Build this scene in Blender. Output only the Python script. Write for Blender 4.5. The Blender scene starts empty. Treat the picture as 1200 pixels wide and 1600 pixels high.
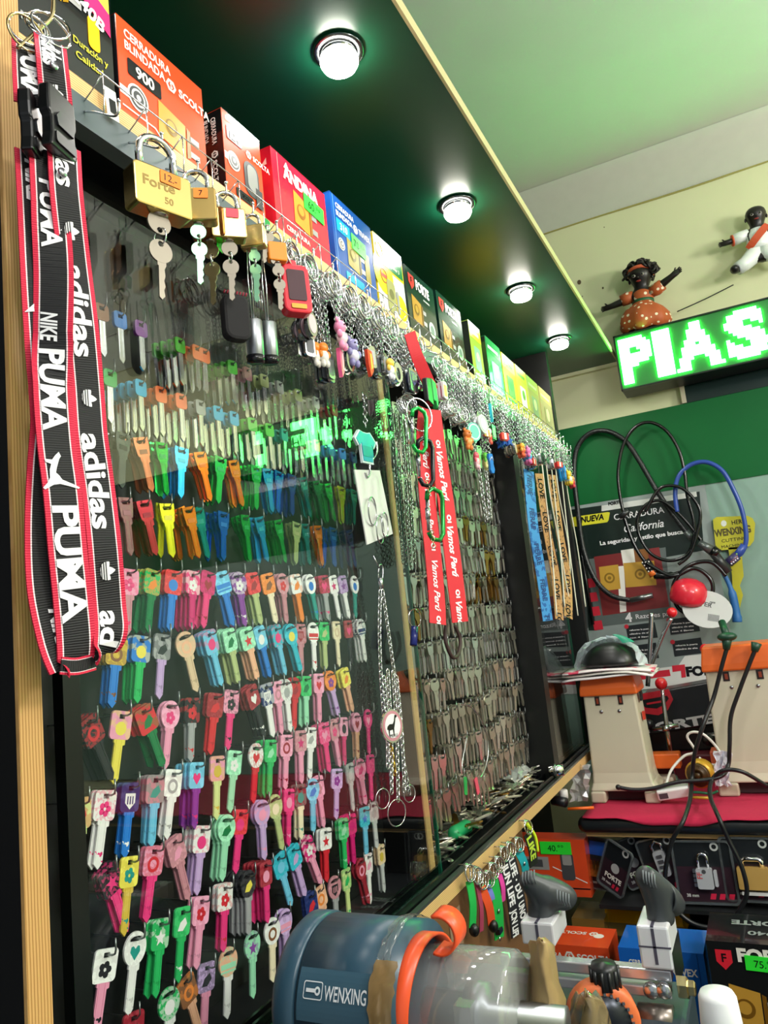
import bpy, math, random
from mathutils import Matrix, Vector, Euler
random.seed(7)
R = math.radians
SC = bpy.context.scene
COL = SC.collection
PI = math.pi
# ------------------------------------------------------------------ camera basis (right, up, forward)
CR = Vector((0.89048116, 0.44256272, -0.10509298))
CU = Vector((0.16164228, -0.09195019, 0.98255379))
CF = Vector((-0.42517836, 0.89193327, 0.15343894))
FP = 1179.38


def at(px, py, ax, val):
    """point on the world plane x|y|z = val seen at a photo pixel (measuring helper)"""
    d = CR * (px - 600) + CU * (800 - py) + CF * FP
    return d * (val / d['xyz'.index(ax)])


cam = bpy.data.cameras.new('camera')
cam.sensor_fit = 'AUTO'
cam.sensor_width = 36
cam.lens = 36 * FP / 1600
cam.clip_start = 0.02
camo = bpy.data.objects.new('camera', cam)
COL.objects.link(camo)
camo.matrix_world = Matrix(((CR.x, CU.x, -CF.x, 0), (CR.y, CU.y, -CF.y, 0), (CR.z, CU.z, -CF.z, 0), (0, 0, 0, 1)))
SC.camera = camo


# ------------------------------------------------------------------ materials
def lin(h):
    if isinstance(h, (tuple, list)):
        return tuple(h)[:3]
    h = h.lstrip('#')
    c = [int(h[i:i + 2], 16) / 255 for i in (0, 2, 4)]
    return tuple(x / 12.92 if x <= .04045 else ((x + .055) / 1.055) ** 2.4 for x in c)


_M = {}


def mat(col, rough=.5, metal=0.0, spec=.5, coat=0, name=None, emit=0, ecol=None, noise=0, nscale=30):
    k = (str(col), rough, metal, spec, coat, emit, str(ecol), noise, nscale)
    if k in _M:
        return _M[k]
    m = bpy.data.materials.new(name or 'mat_%d' % len(_M))
    m.use_nodes = True
    nt = m.node_tree
    b = nt.nodes['Principled BSDF']
    c = lin(col)
    b.inputs['Base Color'].default_value = (*c, 1)
    b.inputs['Roughness'].default_value = rough
    b.inputs['Metallic'].default_value = metal
    b.inputs['Specular IOR Level'].default_value = spec
    b.inputs['Coat Weight'].default_value = coat
    if emit:
        b.inputs['Emission Color'].default_value = (*lin(ecol or col), 1)
        b.inputs['Emission Strength'].default_value = emit
    if noise:
        t = nt.nodes.new('ShaderNodeTexCoord')
        n = nt.nodes.new('ShaderNodeTexNoise')
        n.inputs['Scale'].default_value = nscale
        n.inputs['Detail'].default_value = 5
        mx = nt.nodes.new('ShaderNodeMix')
        mx.data_type = 'RGBA'
        mx.inputs[6].default_value = (*[x * (1 - noise) for x in c], 1)
        mx.inputs[7].default_value = (*[min(1, x * (1 + noise)) for x in c], 1)
        nt.links.new(t.outputs['Object'], n.inputs['Vector'])
        nt.links.new(n.outputs['Fac'], mx.inputs[0])
        nt.links.new(mx.outputs[2], b.inputs['Base Color'])
    _M[k] = m
    return m


def speckle(c1, c2, scale=250, thr=.5, rough=.3, kind='voronoi'):
    """printed pattern of two colours"""
    k = ('sp', str(c1), str(c2), scale, thr, rough, kind)
    if k in _M:
        return _M[k]
    m = bpy.data.materials.new('print_%d' % len(_M))
    m.use_nodes = True
    nt = m.node_tree
    b = nt.nodes['Principled BSDF']
    b.inputs['Roughness'].default_value = rough
    t = nt.nodes.new('ShaderNodeTexCoord')
    rmp = nt.nodes.new('ShaderNodeValToRGB')
    rmp.color_ramp.interpolation = 'CONSTANT'
    rmp.color_ramp.elements[0].color = (*lin(c1), 1)
    rmp.color_ramp.elements[1].color = (*lin(c2), 1)
    rmp.color_ramp.elements[1].position = thr
    if kind == 'voronoi':
        n = nt.nodes.new('ShaderNodeTexVoronoi')
        n.inputs['Scale'].default_value = scale
        nt.links.new(t.outputs['Object'], n.inputs['Vector'])
        nt.links.new(n.outputs['Distance'], rmp.inputs[0])
    elif kind == 'noise':
        n = nt.nodes.new('ShaderNodeTexNoise')
        n.inputs['Scale'].default_value = scale
        nt.links.new(t.outputs['Object'], n.inputs['Vector'])
        nt.links.new(n.outputs['Fac'], rmp.inputs[0])
    else:  # bands
        n = nt.nodes.new('ShaderNodeTexWave')
        n.bands_direction = kind
        n.inputs['Scale'].default_value = scale
        n.inputs['Distortion'].default_value = 1.5
        nt.links.new(t.outputs['Object'], n.inputs['Vector'])
        nt.links.new(n.outputs['Fac'], rmp.inputs[0])
    nt.links.new(rmp.outputs[0], b.inputs['Base Color'])
    _M[k] = m
    return m


def plymat(axis='Z', scale=170, c1='#e0bd83', c2='#b98a4e'):
    """plywood edge: thin layers"""
    k = ('ply', axis, scale, c1)
    if k in _M:
        return _M[k]
    m = bpy.data.materials.new('plywood_edge')
    m.use_nodes = True
    nt = m.node_tree
    b = nt.nodes['Principled BSDF']
    b.inputs['Roughness'].default_value = .55
    t = nt.nodes.new('ShaderNodeTexCoord')
    w = nt.nodes.new('ShaderNodeTexWave')
    w.bands_direction = axis
    w.inputs['Scale'].default_value = scale
    w.inputs['Distortion'].default_value = 1.2
    w.inputs['Detail'].default_value = 2
    w.inputs['Detail Scale'].default_value = .3
    rmp = nt.nodes.new('ShaderNodeValToRGB')
    rmp.color_ramp.elements[0].color = (*lin(c2), 1)
    rmp.color_ramp.elements[1].color = (*lin(c1), 1)
    rmp.color_ramp.elements[0].position = .1
    rmp.color_ramp.elements[1].position = .55
    nt.links.new(t.outputs['Object'], w.inputs['Vector'])
    nt.links.new(w.outputs['Fac'], rmp.inputs[0])
    nt.links.new(rmp.outputs[0], b.inputs['Base Color'])
    _M[k] = m
    return m


def glassmat(name='glass', tint=(.96, 1, .98), ior=1.5, rough=0.0, extra=0.0, haze=None):
    """clear pane: see-through mixed with a mirror-like coat by Fresnel; optional milky haze"""
    m = bpy.data.materials.new(name)
    m.use_nodes = True
    nt = m.node_tree
    nt.nodes.clear()
    o = nt.nodes.new('ShaderNodeOutputMaterial')
    tr = nt.nodes.new('ShaderNodeBsdfTransparent')
    tr.inputs[0].default_value = (*tint, 1)
    gl = nt.nodes.new('ShaderNodeBsdfGlossy')
    gl.inputs['Roughness'].default_value = rough
    fr = nt.nodes.new('ShaderNodeFresnel')
    fr.inputs[0].default_value = ior
    mx = nt.nodes.new('ShaderNodeMixShader')
    geo = nt.nodes.new('ShaderNodeNewGeometry')
    im = nt.nodes.new('ShaderNodeMix')
    im.inputs[2].default_value = ior
    im.inputs[3].default_value = 1 / ior
    nt.links.new(geo.outputs['Backfacing'], im.inputs[0])
    nt.links.new(im.outputs[0], fr.inputs[0])
    fac = fr.outputs[0]
    if extra:
        ad = nt.nodes.new('ShaderNodeMath')
        ad.operation = 'ADD'
        ad.inputs[1].default_value = extra
        nt.links.new(fac, ad.inputs[0])
        fac = ad.outputs[0]
    base = tr.outputs[0]
    if haze:
        df = nt.nodes.new('ShaderNodeBsdfDiffuse')
        df.inputs[0].default_value = (*lin(haze[0]), 1)
        m2 = nt.nodes.new('ShaderNodeMixShader')
        m2.inputs[0].default_value = haze[1]
        nt.links.new(tr.outputs[0], m2.inputs[1])
        nt.links.new(df.outputs[0], m2.inputs[2])
        base = m2.outputs[0]
    nt.links.new(fac, mx.inputs[0])
    nt.links.new(base, mx.inputs[1])
    nt.links.new(gl.outputs[0], mx.inputs[2])
    nt.links.new(mx.outputs[0], o.inputs[0])
    return m


BLACK = mat('#0c0d0e', .45)
STEEL = mat('#c9ccd0', .22, 1.0)
CHROME = mat('#e6e8ec', .08, 1.0)
DULL = mat('#9a9ea3', .38, 1.0)
BRASS = mat('#d8bd78', .24, 1.0)
WHITE = mat('#f2f2f0', .4)
NICKEL = mat('#d4cfc4', .26, 1.0)


# ------------------------------------------------------------------ mesh builder
def frame(o, u, v):
    """matrix: local x->u, y->v, z->u x v, at o"""
    u = Vector(u).normalized()
    v = Vector(v)
    v = (v - u * v.dot(u)).normalized()
    n = u.cross(v)
    o = Vector(o)
    return Matrix(((u.x, v.x, n.x, o.x), (u.y, v.y, n.y, o.y), (u.z, v.z, n.z, o.z), (0, 0, 0, 1)))


def FX(o):   # faces +x : text runs along +y, up is +z
    return frame(o, (0, 1, 0), (0, 0, 1))


def FY(o):   # faces -y : text runs along +x, up is +z
    return frame(o, (1, 0, 0), (0, 0, 1))


_TX = {}


def text_geo(s, bold=.02, shear=0):
    k = (s, bold, shear)
    if k not in _TX:
        c = bpy.data.curves.new('t', 'FONT')
        c.body = s
        c.size = 1
        c.offset = bold
        c.shear = shear
        c.resolution_u = 3
        o = bpy.data.objects.new('t', c)
        me = bpy.data.meshes.new_from_object(o)
        vs = [(v.co.x, v.co.y) for v in me.vertices]
        fs = [tuple(p.vertices) for p in me.polygons]
        bpy.data.objects.remove(o)
        bpy.data.curves.remove(c)
        bpy.data.meshes.remove(me)
        if vs:
            x0 = min(v[0] for v in vs)
            x1 = max(v[0] for v in vs)
            vs = [((v[0] - x0) / .73, v[1] / .73) for v in vs]
            w = (x1 - x0) / .73
        else:
            w = 0
        _TX[k] = (vs, fs, w)
    return _TX[k]


class MB:
    def __init__(s):
        s.v, s.f, s.m, s.mats, s.sm, s.uv = [], [], [], [], [], []
        s.hasuv = False

    def mi(s, m):
        if m not in s.mats:
            s.mats.append(m)
        return s.mats.index(m)

    def add(s, vs, fs, m, smooth=False, M=None, uvs=None):
        b = len(s.v)
        for p in vs:
            p = Vector(p)
            s.v.append(M @ p if M is not None else p)
        i = s.mi(m)
        for k, f in enumerate(fs):
            s.f.append([b + q for q in f])
            s.m.append(i)
            s.sm.append(smooth)
            s.uv.append(uvs[k] if uvs else None)
        if uvs:
            s.hasuv = True
        return s

    def box(s, c, d, m, M=None):
        x, y, z = c
        a, b, e = d[0] / 2, d[1] / 2, d[2] / 2
        vs = [(x + i * a, y + j * b, z + k * e) for i in (-1, 1) for j in (-1, 1) for k in (-1, 1)]
        return s.add(vs, [(0, 1, 3, 2), (4, 6, 7, 5), (0, 4, 5, 1), (2, 3, 7, 6), (0, 2, 6, 4), (1, 5, 7, 3)], m, M=M)

    def b2(s, p, q, m, M=None):
        return s.box([(p[i] + q[i]) / 2 for i in range(3)], [abs(q[i] - p[i]) for i in range(3)], m, M)

    def bbox(s, c, d, r, m, M=None, n=3):
        """box with rounded vertical-plane corners: rounded rectangle (x,z) extruded along y"""
        pts = rrect(d[0], d[2], r, n)
        MM = frame(c, (1, 0, 0), (0, 0, 1))
        if M is not None:
            MM = M @ MM
        return s.prism(pts, -d[1] / 2, d[1] / 2, m, MM)

    def prism(s, pts, z0, z1, m, M=None, smooth=False):
        n = len(pts)
        vs = [(p[0], p[1], z0) for p in pts] + [(p[0], p[1], z1) for p in pts]
        fs = [tuple(range(n))[::-1], tuple(range(n, 2 * n))]
        fs += [(i, (i + 1) % n, n + (i + 1) % n, n + i) for i in range(n)]
        return s.add(vs, fs, m, smooth, M)

    def ringprism(s, outer, inner, z0, z1, m, M=None):
        n = len(outer)
        vs = [(p[0], p[1], z) for z in (z0, z1) for L in (outer, inner) for p in L]
        fs = []
        for i in range(n):
            j = (i + 1) % n
            fs += [(i, n + i, n + j, j), (2 * n + i, 2 * n + j, 3 * n + j, 3 * n + i), (i, j, 2 * n + j, 2 * n + i), (n + i, 3 * n + i, 3 * n + j, n + j)]
        return s.add(vs, fs, m, M=M)

    def tube(s, pts, r, m, n=8, closed=False, M=None, cap=True):
        P = [Vector(p) for p in pts]
        L = len(P)
        rr = r if isinstance(r, (list, tuple)) else [r] * L
        T = []
        for i in range(L):
            a = P[(i - 1) % L] if (closed or i > 0) else P[i]
            b = P[(i + 1) % L] if (closed or i < L - 1) else P[i]
            t = (b - a)
            T.append(t.normalized() if t.length > 1e-9 else Vector((0, 0, 1)))
        up = Vector((0, 0, 1)) if abs(T[0].z) < .9 else Vector((1, 0, 0))
        u = T[0].cross(up).normalized()
        vs = []
        for i in range(L):
            u = (u - T[i] * u.dot(T[i]))
            u = u.normalized() if u.length > 1e-6 else T[i].orthogonal().normalized()
            w = T[i].cross(u)
            for k in range(n):
                a = 2 * PI * k / n
                vs.append(P[i] + (u * math.cos(a) + w * math.sin(a)) * rr[i])
        fs = []
        for i in range(L if closed else L - 1):
            j = (i + 1) % L
            for k in range(n):
                q = (k + 1) % n
                fs.append((i * n + k, i * n + q, j * n + q, j * n + k))
        if not closed and cap:
            fs += [tuple(range(n))[::-1], tuple(range((L - 1) * n, L * n))]
        return s.add(vs, fs, m, True, M)

    def torus(s, c, nrm, Rr, r, m, n=20, k=6, M=None):
        nrm = Vector(nrm).normalized()
        u = nrm.orthogonal().normalized()
        w = nrm.cross(u)
        c = Vector(c)
        return s.tube([c + (u * math.cos(2 * PI * i / n) + w * math.sin(2 * PI * i / n)) * Rr for i in range(n)], r, m, k, True, M)

    def lathe(s, prof, m, M=None, n=24, smooth=True):
        """profile (r, z) turned about local z"""
        vs, fs = [], []
        for (r, z) in prof:
            for k in range(n):
                a = 2 * PI * k / n
                vs.append((r * math.cos(a), r * math.sin(a), z))
        for i in range(len(prof) - 1):
            for k in range(n):
                q = (k + 1) % n
                fs.append((i * n + k, i * n + q, (i + 1) * n + q, (i + 1) * n + k))
        if prof[0][0] > 1e-6:
            fs.append(tuple(range(n))[::-1])
        if prof[-1][0] > 1e-6:
            fs.append(tuple(range((len(prof) - 1) * n, len(prof) * n)))
        return s.add(vs, fs, m, smooth, M)

    def cyl(s, a, b, r, m, n=16, r2=None):
        a, b = Vector(a), Vector(b)
        d = b - a
        M = Matrix.Translation(a) @ d.to_track_quat('Z', 'Y').to_matrix().to_4x4()
        return s.lathe([(r, 0), (r if r2 is None else r2, d.length)], m, M, n, True)

    def ball(s, c, r, m, sc=(1, 1, 1), n=14, k=9, M=None):
        vs, fs = [], []
        for i in range(k + 1):
            t = PI * i / k
            for j in range(n):
                a = 2 * PI * j / n
                vs.append((c[0] + r * sc[0] * math.sin(t) * math.cos(a), c[1] + r * sc[1] * math.sin(t) * math.sin(a), c[2] + r * sc[2] * math.cos(t)))
        for i in range(k):
            for j in range(n):
                q = (j + 1) % n
                fs.append((i * n + j, (i + 1) * n + j, (i + 1) * n + q, i * n + q))
        return s.add(vs, fs, m, True, M)

    def text(s, t, h, m, M, x=0, y=0, w=None, bold=.02, al='l', shear=0, z=.0006, rot=0, depth=0):
        vs, fs, tw = text_geo(t, bold, shear)
        sx = h if w is None else w / max(tw, 1e-6)
        W = tw * sx
        ox = {'l': 0, 'c': -W / 2, 'r': -W}[al]
        cr, sr = math.cos(rot), math.sin(rot)
        P = []
        for a, b in vs:
            a, b = a * sx + ox, b * h
            P.append((x + a * cr - b * sr, y + a * sr + b * cr, z))
        s.add(P, fs, m, M=M)
        return s

    def rect(s, x0, y0, x1, y1, m, M, z=.0003):
        return s.add([(x0, y0, z), (x1, y0, z), (x1, y1, z), (x0, y1, z)], [(0, 1, 2, 3)], m, M=M)

    def poly(s, pts, m, M, z=.0003):
        return s.add([(p[0], p[1], z) for p in pts], [tuple(range(len(pts)))], m, M=M)

    def disc(s, x, y, r, m, M, z=.0003, n=20, ry=None):
        ry = ry or r
        return s.poly([(x + r * math.cos(2 * PI * i / n), y + ry * math.sin(2 * PI * i / n)) for i in range(n)], m, M, z)

    def ribbon(s, pts, wid, m, th=.0011, wdir=None, uvlen=1):
        """strap through pts; wdir: width direction(s); uv u across, v along"""
        P = [Vector(p) for p in pts]
        L = len(P)
        vs = []
        W = wdir if isinstance(wdir, list) else [wdir] * L
        cum = [0]
        for i in range(1, L):
            cum.append(cum[-1] + (P[i] - P[i - 1]).length)
        for i in range(L):
            t = (P[min(i + 1, L - 1)] - P[max(i - 1, 0)]).normalized()
            w = Vector(W[i])
            w = (w - t * w.dot(t)).normalized()
            n = w.cross(t).normalized()
            for a, b in ((-1, -1), (1, -1), (1, 1), (-1, 1)):
                vs.append(P[i] + w * a * wid / 2 + n * b * th / 2)
        fs, uv = [], []
        for i in range(L - 1):
            a, b = i * 4, i * 4 + 4
            v0, v1 = cum[i] * uvlen, cum[i + 1] * uvlen
            for p, q, u0, u1 in ((0, 1, 0, 1), (1, 2, 1, 1), (2, 3, 1, 0), (3, 0, 0, 0)):
                fs.append((a + p, a + q, b + q, b + p))
                uv.append([(u0, v0), (u1, v0), (u1, v1), (u0, v1)])
        fs += [(0, 3, 2, 1), ((L - 1) * 4, (L - 1) * 4 + 1, (L - 1) * 4 + 2, (L - 1) * 4 + 3)]
        uv += [[(0, 0), (0, 0), (1, 0), (1, 0)], [(0, 0), (1, 0), (1, 0), (0, 0)]]
        s.add(vs, fs, m, False, None, uv)
        return cum

    def build(s, name, parent=None, loc=None, bevel=0, sub=0):
        me = bpy.data.meshes.new(name)
        o0 = Vector(loc) if loc is not None else Vector((0, 0, 0))
        me.from_pydata([tuple(v - o0) for v in s.v], [], s.f)
        for m in s.mats:
            me.materials.append(m)
        me.polygons.foreach_set('material_index', s.m)
        me.polygons.foreach_set('use_smooth', s.sm)
        if s.hasuv:
            ul = me.uv_layers.new(name='uv')
            i = 0
            for k, p in enumerate(me.polygons):
                for j in range(p.loop_total):
                    ul.data[p.loop_start + j].uv = s.uv[k][j] if s.uv[k] else (0, 0)
        me.update()
        o = bpy.data.objects.new(name, me)
        COL.objects.link(o)
        if parent is not None:
            o.parent = parent
            if loc is None:
                pass
        elif loc is not None:
            o.location = loc
        if bevel:
            b = o.modifiers.new('bevel', 'BEVEL')
            b.width = bevel
            b.segments = 2
            b.limit_method = 'ANGLE'
            b.angle_limit = R(40)
        if sub:
            q = o.modifiers.new('sub', 'SUBSURF')
            q.levels = sub
            q.render_levels = sub
        return o


def rrect(w, h, r, n=4, cx=0, cy=0):
    p = []
    r = min(r, w / 2, h / 2)
    for k, (sx, sy) in enumerate(((1, 1), (-1, 1), (-1, -1), (1, -1))):
        for i in range(n + 1):
            a = PI / 2 * (k + i / n)
            p.append((cx + sx * (w / 2 - r) + r * math.cos(a), cy + sy * (h / 2 - r) + r * math.sin(a)))
    return p


def circ(r, n=20, cx=0, cy=0):
    return [(cx + r * math.cos(2 * PI * i / n), cy + r * math.sin(2 * PI * i / n)) for i in range(n)]


def tag(o, label, cat, group=None):
    o['label'] = label
    o['category'] = cat
    if group:
        o['group'] = group
    return o


def thing(name, label, cat, loc=(0, 0, 0), group=None, rot=None):
    o = bpy.data.objects.new(name, None)
    o.empty_display_size = .02
    COL.objects.link(o)
    o.location = loc
    if rot:
        o.rotation_euler = rot
    return tag(o, label, cat, group)


def struct(name, mb, bevel=0):
    o = mb.build(name, bevel=bevel)
    o['kind'] = 'structure'
    return o


def dup(root, loc=None, rot=None, label=None, group=None):
    r = root.copy()
    COL.objects.link(r)
    if loc is not None:
        r.location = loc
    if rot is not None:
        r.rotation_euler = rot
    if label:
        r['label'] = label
    if group:
        r['group'] = group
    for c in list(root.children):
        d = c.copy()
        COL.objects.link(d)
        d.parent = r
        for g in list(c.children):
            e = g.copy()
            COL.objects.link(e)
            e.parent = d
    return r


def spline(pts, n=8, closed=False):
    P = [Vector(p) for p in pts]
    out = []
    L = len(P)
    for i in range(L if closed else L - 1):
        if closed:
            a, b, c, d = P[i - 1], P[i], P[(i + 1) % L], P[(i + 2) % L]
        else:
            a, b, c, d = P[max(i - 1, 0)], P[i], P[i + 1], P[min(i + 2, L - 1)]
        for k in range(n):
            t = k / n
            out.append(.5 * ((2 * b) + (c - a) * t + (2 * a - 5 * b + 4 * c - d) * t * t + (3 * b - a - 3 * c + d) * t ** 3))
    if not closed:
        out.append(P[-1])
    return out


ORD = 'zeroth first second third fourth fifth sixth seventh eighth ninth tenth eleventh twelfth thirteenth fourteenth fifteenth sixteenth seventeenth eighteenth nineteenth twentieth'.split()
ORD += ['twenty-' + w for w in ORD[1:10]] + ['thirtieth'] + ['thirty-' + w for w in ORD[1:10]]
# ================================================================== THE ROOM
ZF = -1.45
GX = -.44          # glass plane of the key case
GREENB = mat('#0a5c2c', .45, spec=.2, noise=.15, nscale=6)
CREAM = mat('#d6d9ae', .8, noise=.06, nscale=5)
CEILM = mat('#cfcdcb', .85, noise=.07, nscale=4)
s = MB(); s.b2((-.66, -1.2, ZF - .05), (1.9, 2.4, ZF), mat('#7d7a74', .5, noise=.2)); struct('floor', s)
s = MB(); s.b2((-.7, -1.2, 1.24), (1.9, 2.4, 1.30), CEILM); struct('ceiling', s)
s = MB(); s.b2((-.7, 2.25, .50), (1.9, 2.32, 1.30), CREAM); s.b2((-.7, 2.25, ZF), (1.9, 2.32, .5), CREAM); struct('wall_back', s)
s = MB(); s.b2((-.70, -1.2, ZF), (-.64, 2.25, 1.24), mat('#0d0f12', .6)); struct('wall_left', s)
s = MB(); s.b2((1.85, -1.2, ZF), (1.9, 2.25, 1.24), CREAM); struct('wall_right', s)
# cove between wall and ceiling
s = MB()
s.add([(-.66, 2.10, 1.239), (-.66, 2.249, 1.165), (-.66, 2.249, 1.239), (1.85, 2.10, 1.239), (1.85, 2.249, 1.165), (1.85, 2.249, 1.239)],
      [(0, 1, 2), (3, 5, 4), (0, 3, 4, 1), (1, 4, 5, 2), (0, 2, 5, 3)], mat('#d3d8cc', .8, noise=.05))
struct('trim_1', s)
# yellowed crack line under the cove
s = MB(); s.tube(spline([(-.66, 2.249, 1.162), (-.3, 2.2488, 1.165), (0, 2.249, 1.161), (.4, 2.2488, 1.166), (1.8, 2.249, 1.163)], 10), .003, mat('#9f9a55', .9), 5); struct('trim_2', s)
# dark green band with the sign's glow put into its colour, pale grey lower wall
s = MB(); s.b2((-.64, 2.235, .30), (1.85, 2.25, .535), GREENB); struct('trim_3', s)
s = MB(); s.b2((-.64, 2.238, -.46), (1.85, 2.25, .30), mat('#7f9f93', .5)); struct('trim_4', s)
# dark pane with a pale frame right of the cream panel
s = MB(); s.b2((-.098, 2.236, .536), (1.85, 2.25, .69), mat('#0c2420', .25)); struct('window_1', s)
s = MB(); s.b2((-.106, 2.230, .536), (-.094, 2.25, .70), mat('#b9b49c', .6)); s.b2((-.64, 2.232, .690), (1.85, 2.25, .702), CREAM); struct('trim_5', s)
# soffit, sign's green glow put into its colour, with pale ply edge
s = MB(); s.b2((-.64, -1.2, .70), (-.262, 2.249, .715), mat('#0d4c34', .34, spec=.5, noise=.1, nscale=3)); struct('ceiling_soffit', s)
s = MB(); s.b2((-.262, -1.2, .699), (-.258, 2.249, .716), mat('#c8bf8e', .5)); struct('trim_6', s)
# ------------------------------------------------------------------ downlights
LENS = mat('#ffffff', .3, emit=34, ecol='#fff6ea')
dl = thing('downlight', '', 'ceiling light', (0, 0, 0))
dl.scale = (.80, .80, .80)
s = MB(); s.lathe([(.030, -.0005), (.0375, -.0015), (.040, -.004), (.0375, -.006), (.030, -.0075), (.0285, -.004)], mat('#6d7274', .25, 1), Matrix.Translation((0, 0, 0))); s.build('trim_ring', dl)
s = MB(); s.lathe([(.027, -.001), (.0275, -.010), (.024, -.0135), (0, -.015)], mat('#b8bcbc', .15, 1)); s.build('lamp_housing', dl)
s = MB(); s.lathe([(.0285, 0), (.0295, -.008), (.026, -.015), (.014, -.0185), (0, -.0195)], LENS, Matrix.Translation((0, 0, -.0135))); s.build('lens', dl)
spots = [(-.35, .344), (-.35, .744), (-.352, 1.154), (-.357, 1.557), (-.36, 1.924)]
lab = ['round downlight in the dark soffit directly above the nearest lock boxes', 'large round downlight nearest the top edge of the photo in the dark soffit',
       'round downlight second from the top of the photo in the dark soffit', 'round downlight third from the top of the photo in the dark soffit',
       'smallest round downlight in the dark soffit, closest to the lit sign']
for i, (x, y) in enumerate(spots):
    if i == 0:
        continue
    o = dl if i == 1 else dup(dl)
    o.location = (x, y, .70)
    o['label'] = lab[i]
    o['group'] = 'downlights in the soffit'
for i, (x, y) in enumerate(spots):
    li = bpy.data.lights.new('downlight_lamp', 'SPOT')
    li.energy = 2.1
    li.spot_size = R(150)
    li.spot_blend = .6
    li.shadow_soft_size = .026
    li.color = (1, .97, .93)
    lo = bpy.data.objects.new('downlight_lamp', li)
    COL.objects.link(lo)
    lo.location = (x, y, .658)
# room lamps outside the frame: two ceiling battens
for (x, y, e) in ((.95, -.55, 15),):
    li = bpy.data.lights.new('batten_lamp', 'AREA')
    li.shape = 'RECTANGLE'
    li.size, li.size_y = (.12, .9) if y < 0 else (.5, 1.2)
    li.energy = e
    li.color = (1, .99, .95)
    lo = bpy.data.objects.new('batten_lamp', li)
    COL.objects.link(lo)
    lo.location = (x, y, 1.17)
    lo.rotation_euler = (0, R(18), 0)
for loc, e in (((.98, .45, .62), 26), ((1.15, 1.35, .72), 26)):  # unseen fill lamps added to brighten ceiling, back wall and keys
    li = bpy.data.lights.new('fill_point', 'POINT')
    li.energy = e
    li.shadow_soft_size = .12
    li.color = (1, .985, .95)
    lo = bpy.data.objects.new('fill_point', li)
    COL.objects.link(lo)
    lo.location = loc
w = bpy.data.worlds.new('world')
SC.world = w
w.use_nodes = True
w.node_tree.nodes['Background'].inputs[0].default_value = (.86, .93, 1, 1)
w.node_tree.nodes['Background'].inputs[1].default_value = .35
SC.view_settings.view_transform = 'Standard'
SC.view_settings.look = 'None'
SC.view_settings.gamma = 1
SC.view_settings.exposure = .45

# ================================================================== THE KEY CASE
case = thing('display_case', 'long black key display case with plywood shelf, peg hooks and sliding glass', 'display case', (-.5, 1.1, -.34))
CL = case.location
PLYZ, PLYY = plymat('Z', 150), plymat('Y', 150)
PLYF = mat('#c19a5c', .5, noise=.25, nscale=18)
PEG = mat('#0f1212', .5, noise=.3, nscale=40)
def cb(name, mb, bevel=0): return mb.build(name, case, CL, bevel)
s = MB(); s.b2((-.64, .33, -.34), (-.52, 2.0, .43), PEG); cb('back_panel', s)
s = MB(); s.b2((-.62, .33, .434), (-.413, 1.98, .452), BLACK); cb('shelf', s)
s = MB(); s.b2((-.413, .33, .4335), (-.4105, 1.98, .4522), PLYZ); cb('shelf_edge', s)
s = MB(); s.b2((-.423, .33, .408), (-.407, 2.0, .4335), mat('#5b676b', .4, .3)); cb('hook_rail', s)
s = MB(); s.b2((-.64, .312, -1.4), (-.4025, .3285, .698), mat('#0e0f12', .5)); cb('side_panel', s)
s = MB(); s.b2((-.4023, .312, -1.4), (-.3995, .3285, .698), plymat('Y', 150, '#cfa265', '#a87a40')); cb('post_edge', s)
s = MB(); s.b2((-.64, 1.985, -.34), (-.412, 2.01, .698), BLACK); cb('end_panel', s)
s = MB(); s.b2((-.519, .9785, -.33), (-.4555, .9935, .43), BLACK); cb('divider', s)
s = MB(); s.b2((-.4555, .978, -.33), (-.4535, .994, .43), PLYY); cb('divider_edge', s)
s = MB(); s.b2((-.52, 1.565, -.335), (-.425, 1.60, .43), BLACK); cb('post', s)
s = MB(); s.b2((-.62, .33, -.352), (-.418, 1.95, -.334), PLYZ); cb('ledge', s)
s = MB(); s.b2((-.519, .33, -.334), (-.462, 1.95, -.3305), mat('#1a1c1f', .4)); cb('ledge_liner', s)
s = MB()
for x in (-.460, -.4502, -.4315): s.b2((x, .33, -.334), (x + .003, 1.93, -.322), mat('#15181a', .25, .6))
s.b2((-.460, .33, -.334), (-.428, 1.93, -.3322), mat('#15181a', .25, .6)); s.b2((-.4265, .33, -.334), (-.4185, 1.93, -.330), mat('#8b8f90', .3, .9))
cb('glass_track', s)
s = MB(); s.b2((-.436, .33, -.66), (-.42, 1.285, -.352), mat('#6f4c2c', .55, noise=.3, nscale=12)); cb('front_board', s)
s = MB(); s.b2((-.4465, .376, -.33), (-.4365, .3905, .43), mat('#0b100e', .35)); cb('stile', s)
GL = glassmat('case_glass', (.975, .99, .98), 1.52)
GEDGE = mat('#12523c', .15, spec=.8)
for lab_, y0, y1, x in (('near', .392, .985, -.442), ('far', 1.62, 1.912, -.4365)):
    g = thing('glass_pane', 'sliding glass pane in front of the colourful keys' if lab_ == 'near' else 'sliding glass pane at the far end beside the grey machine', 'glass pane', (x, (y0 + y1) / 2, -.33), 'sliding panes of the key case')
    s = MB(); s.b2((x - .0022, y0, -.330), (x + .0022, y1 - .0035, .432), GL); s.build('glass', g, g.location)
    s = MB(); s.b2((x - .0022, y1 - .0034, -.330), (x + .0022, y1, .432), GEDGE); s.b2((x - .0022, y0, -.3315), (x + .0022, y1, -.3303), GEDGE); s.build('ground_edge', g, g.location)
# ================================================================== LOCK BOXES ON THE SHELF
def card(c):
    return mat(c, .16, spec=.6, coat=.6)


def ink(c, r=.2):
    return mat(c, r, spec=.5)


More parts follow.
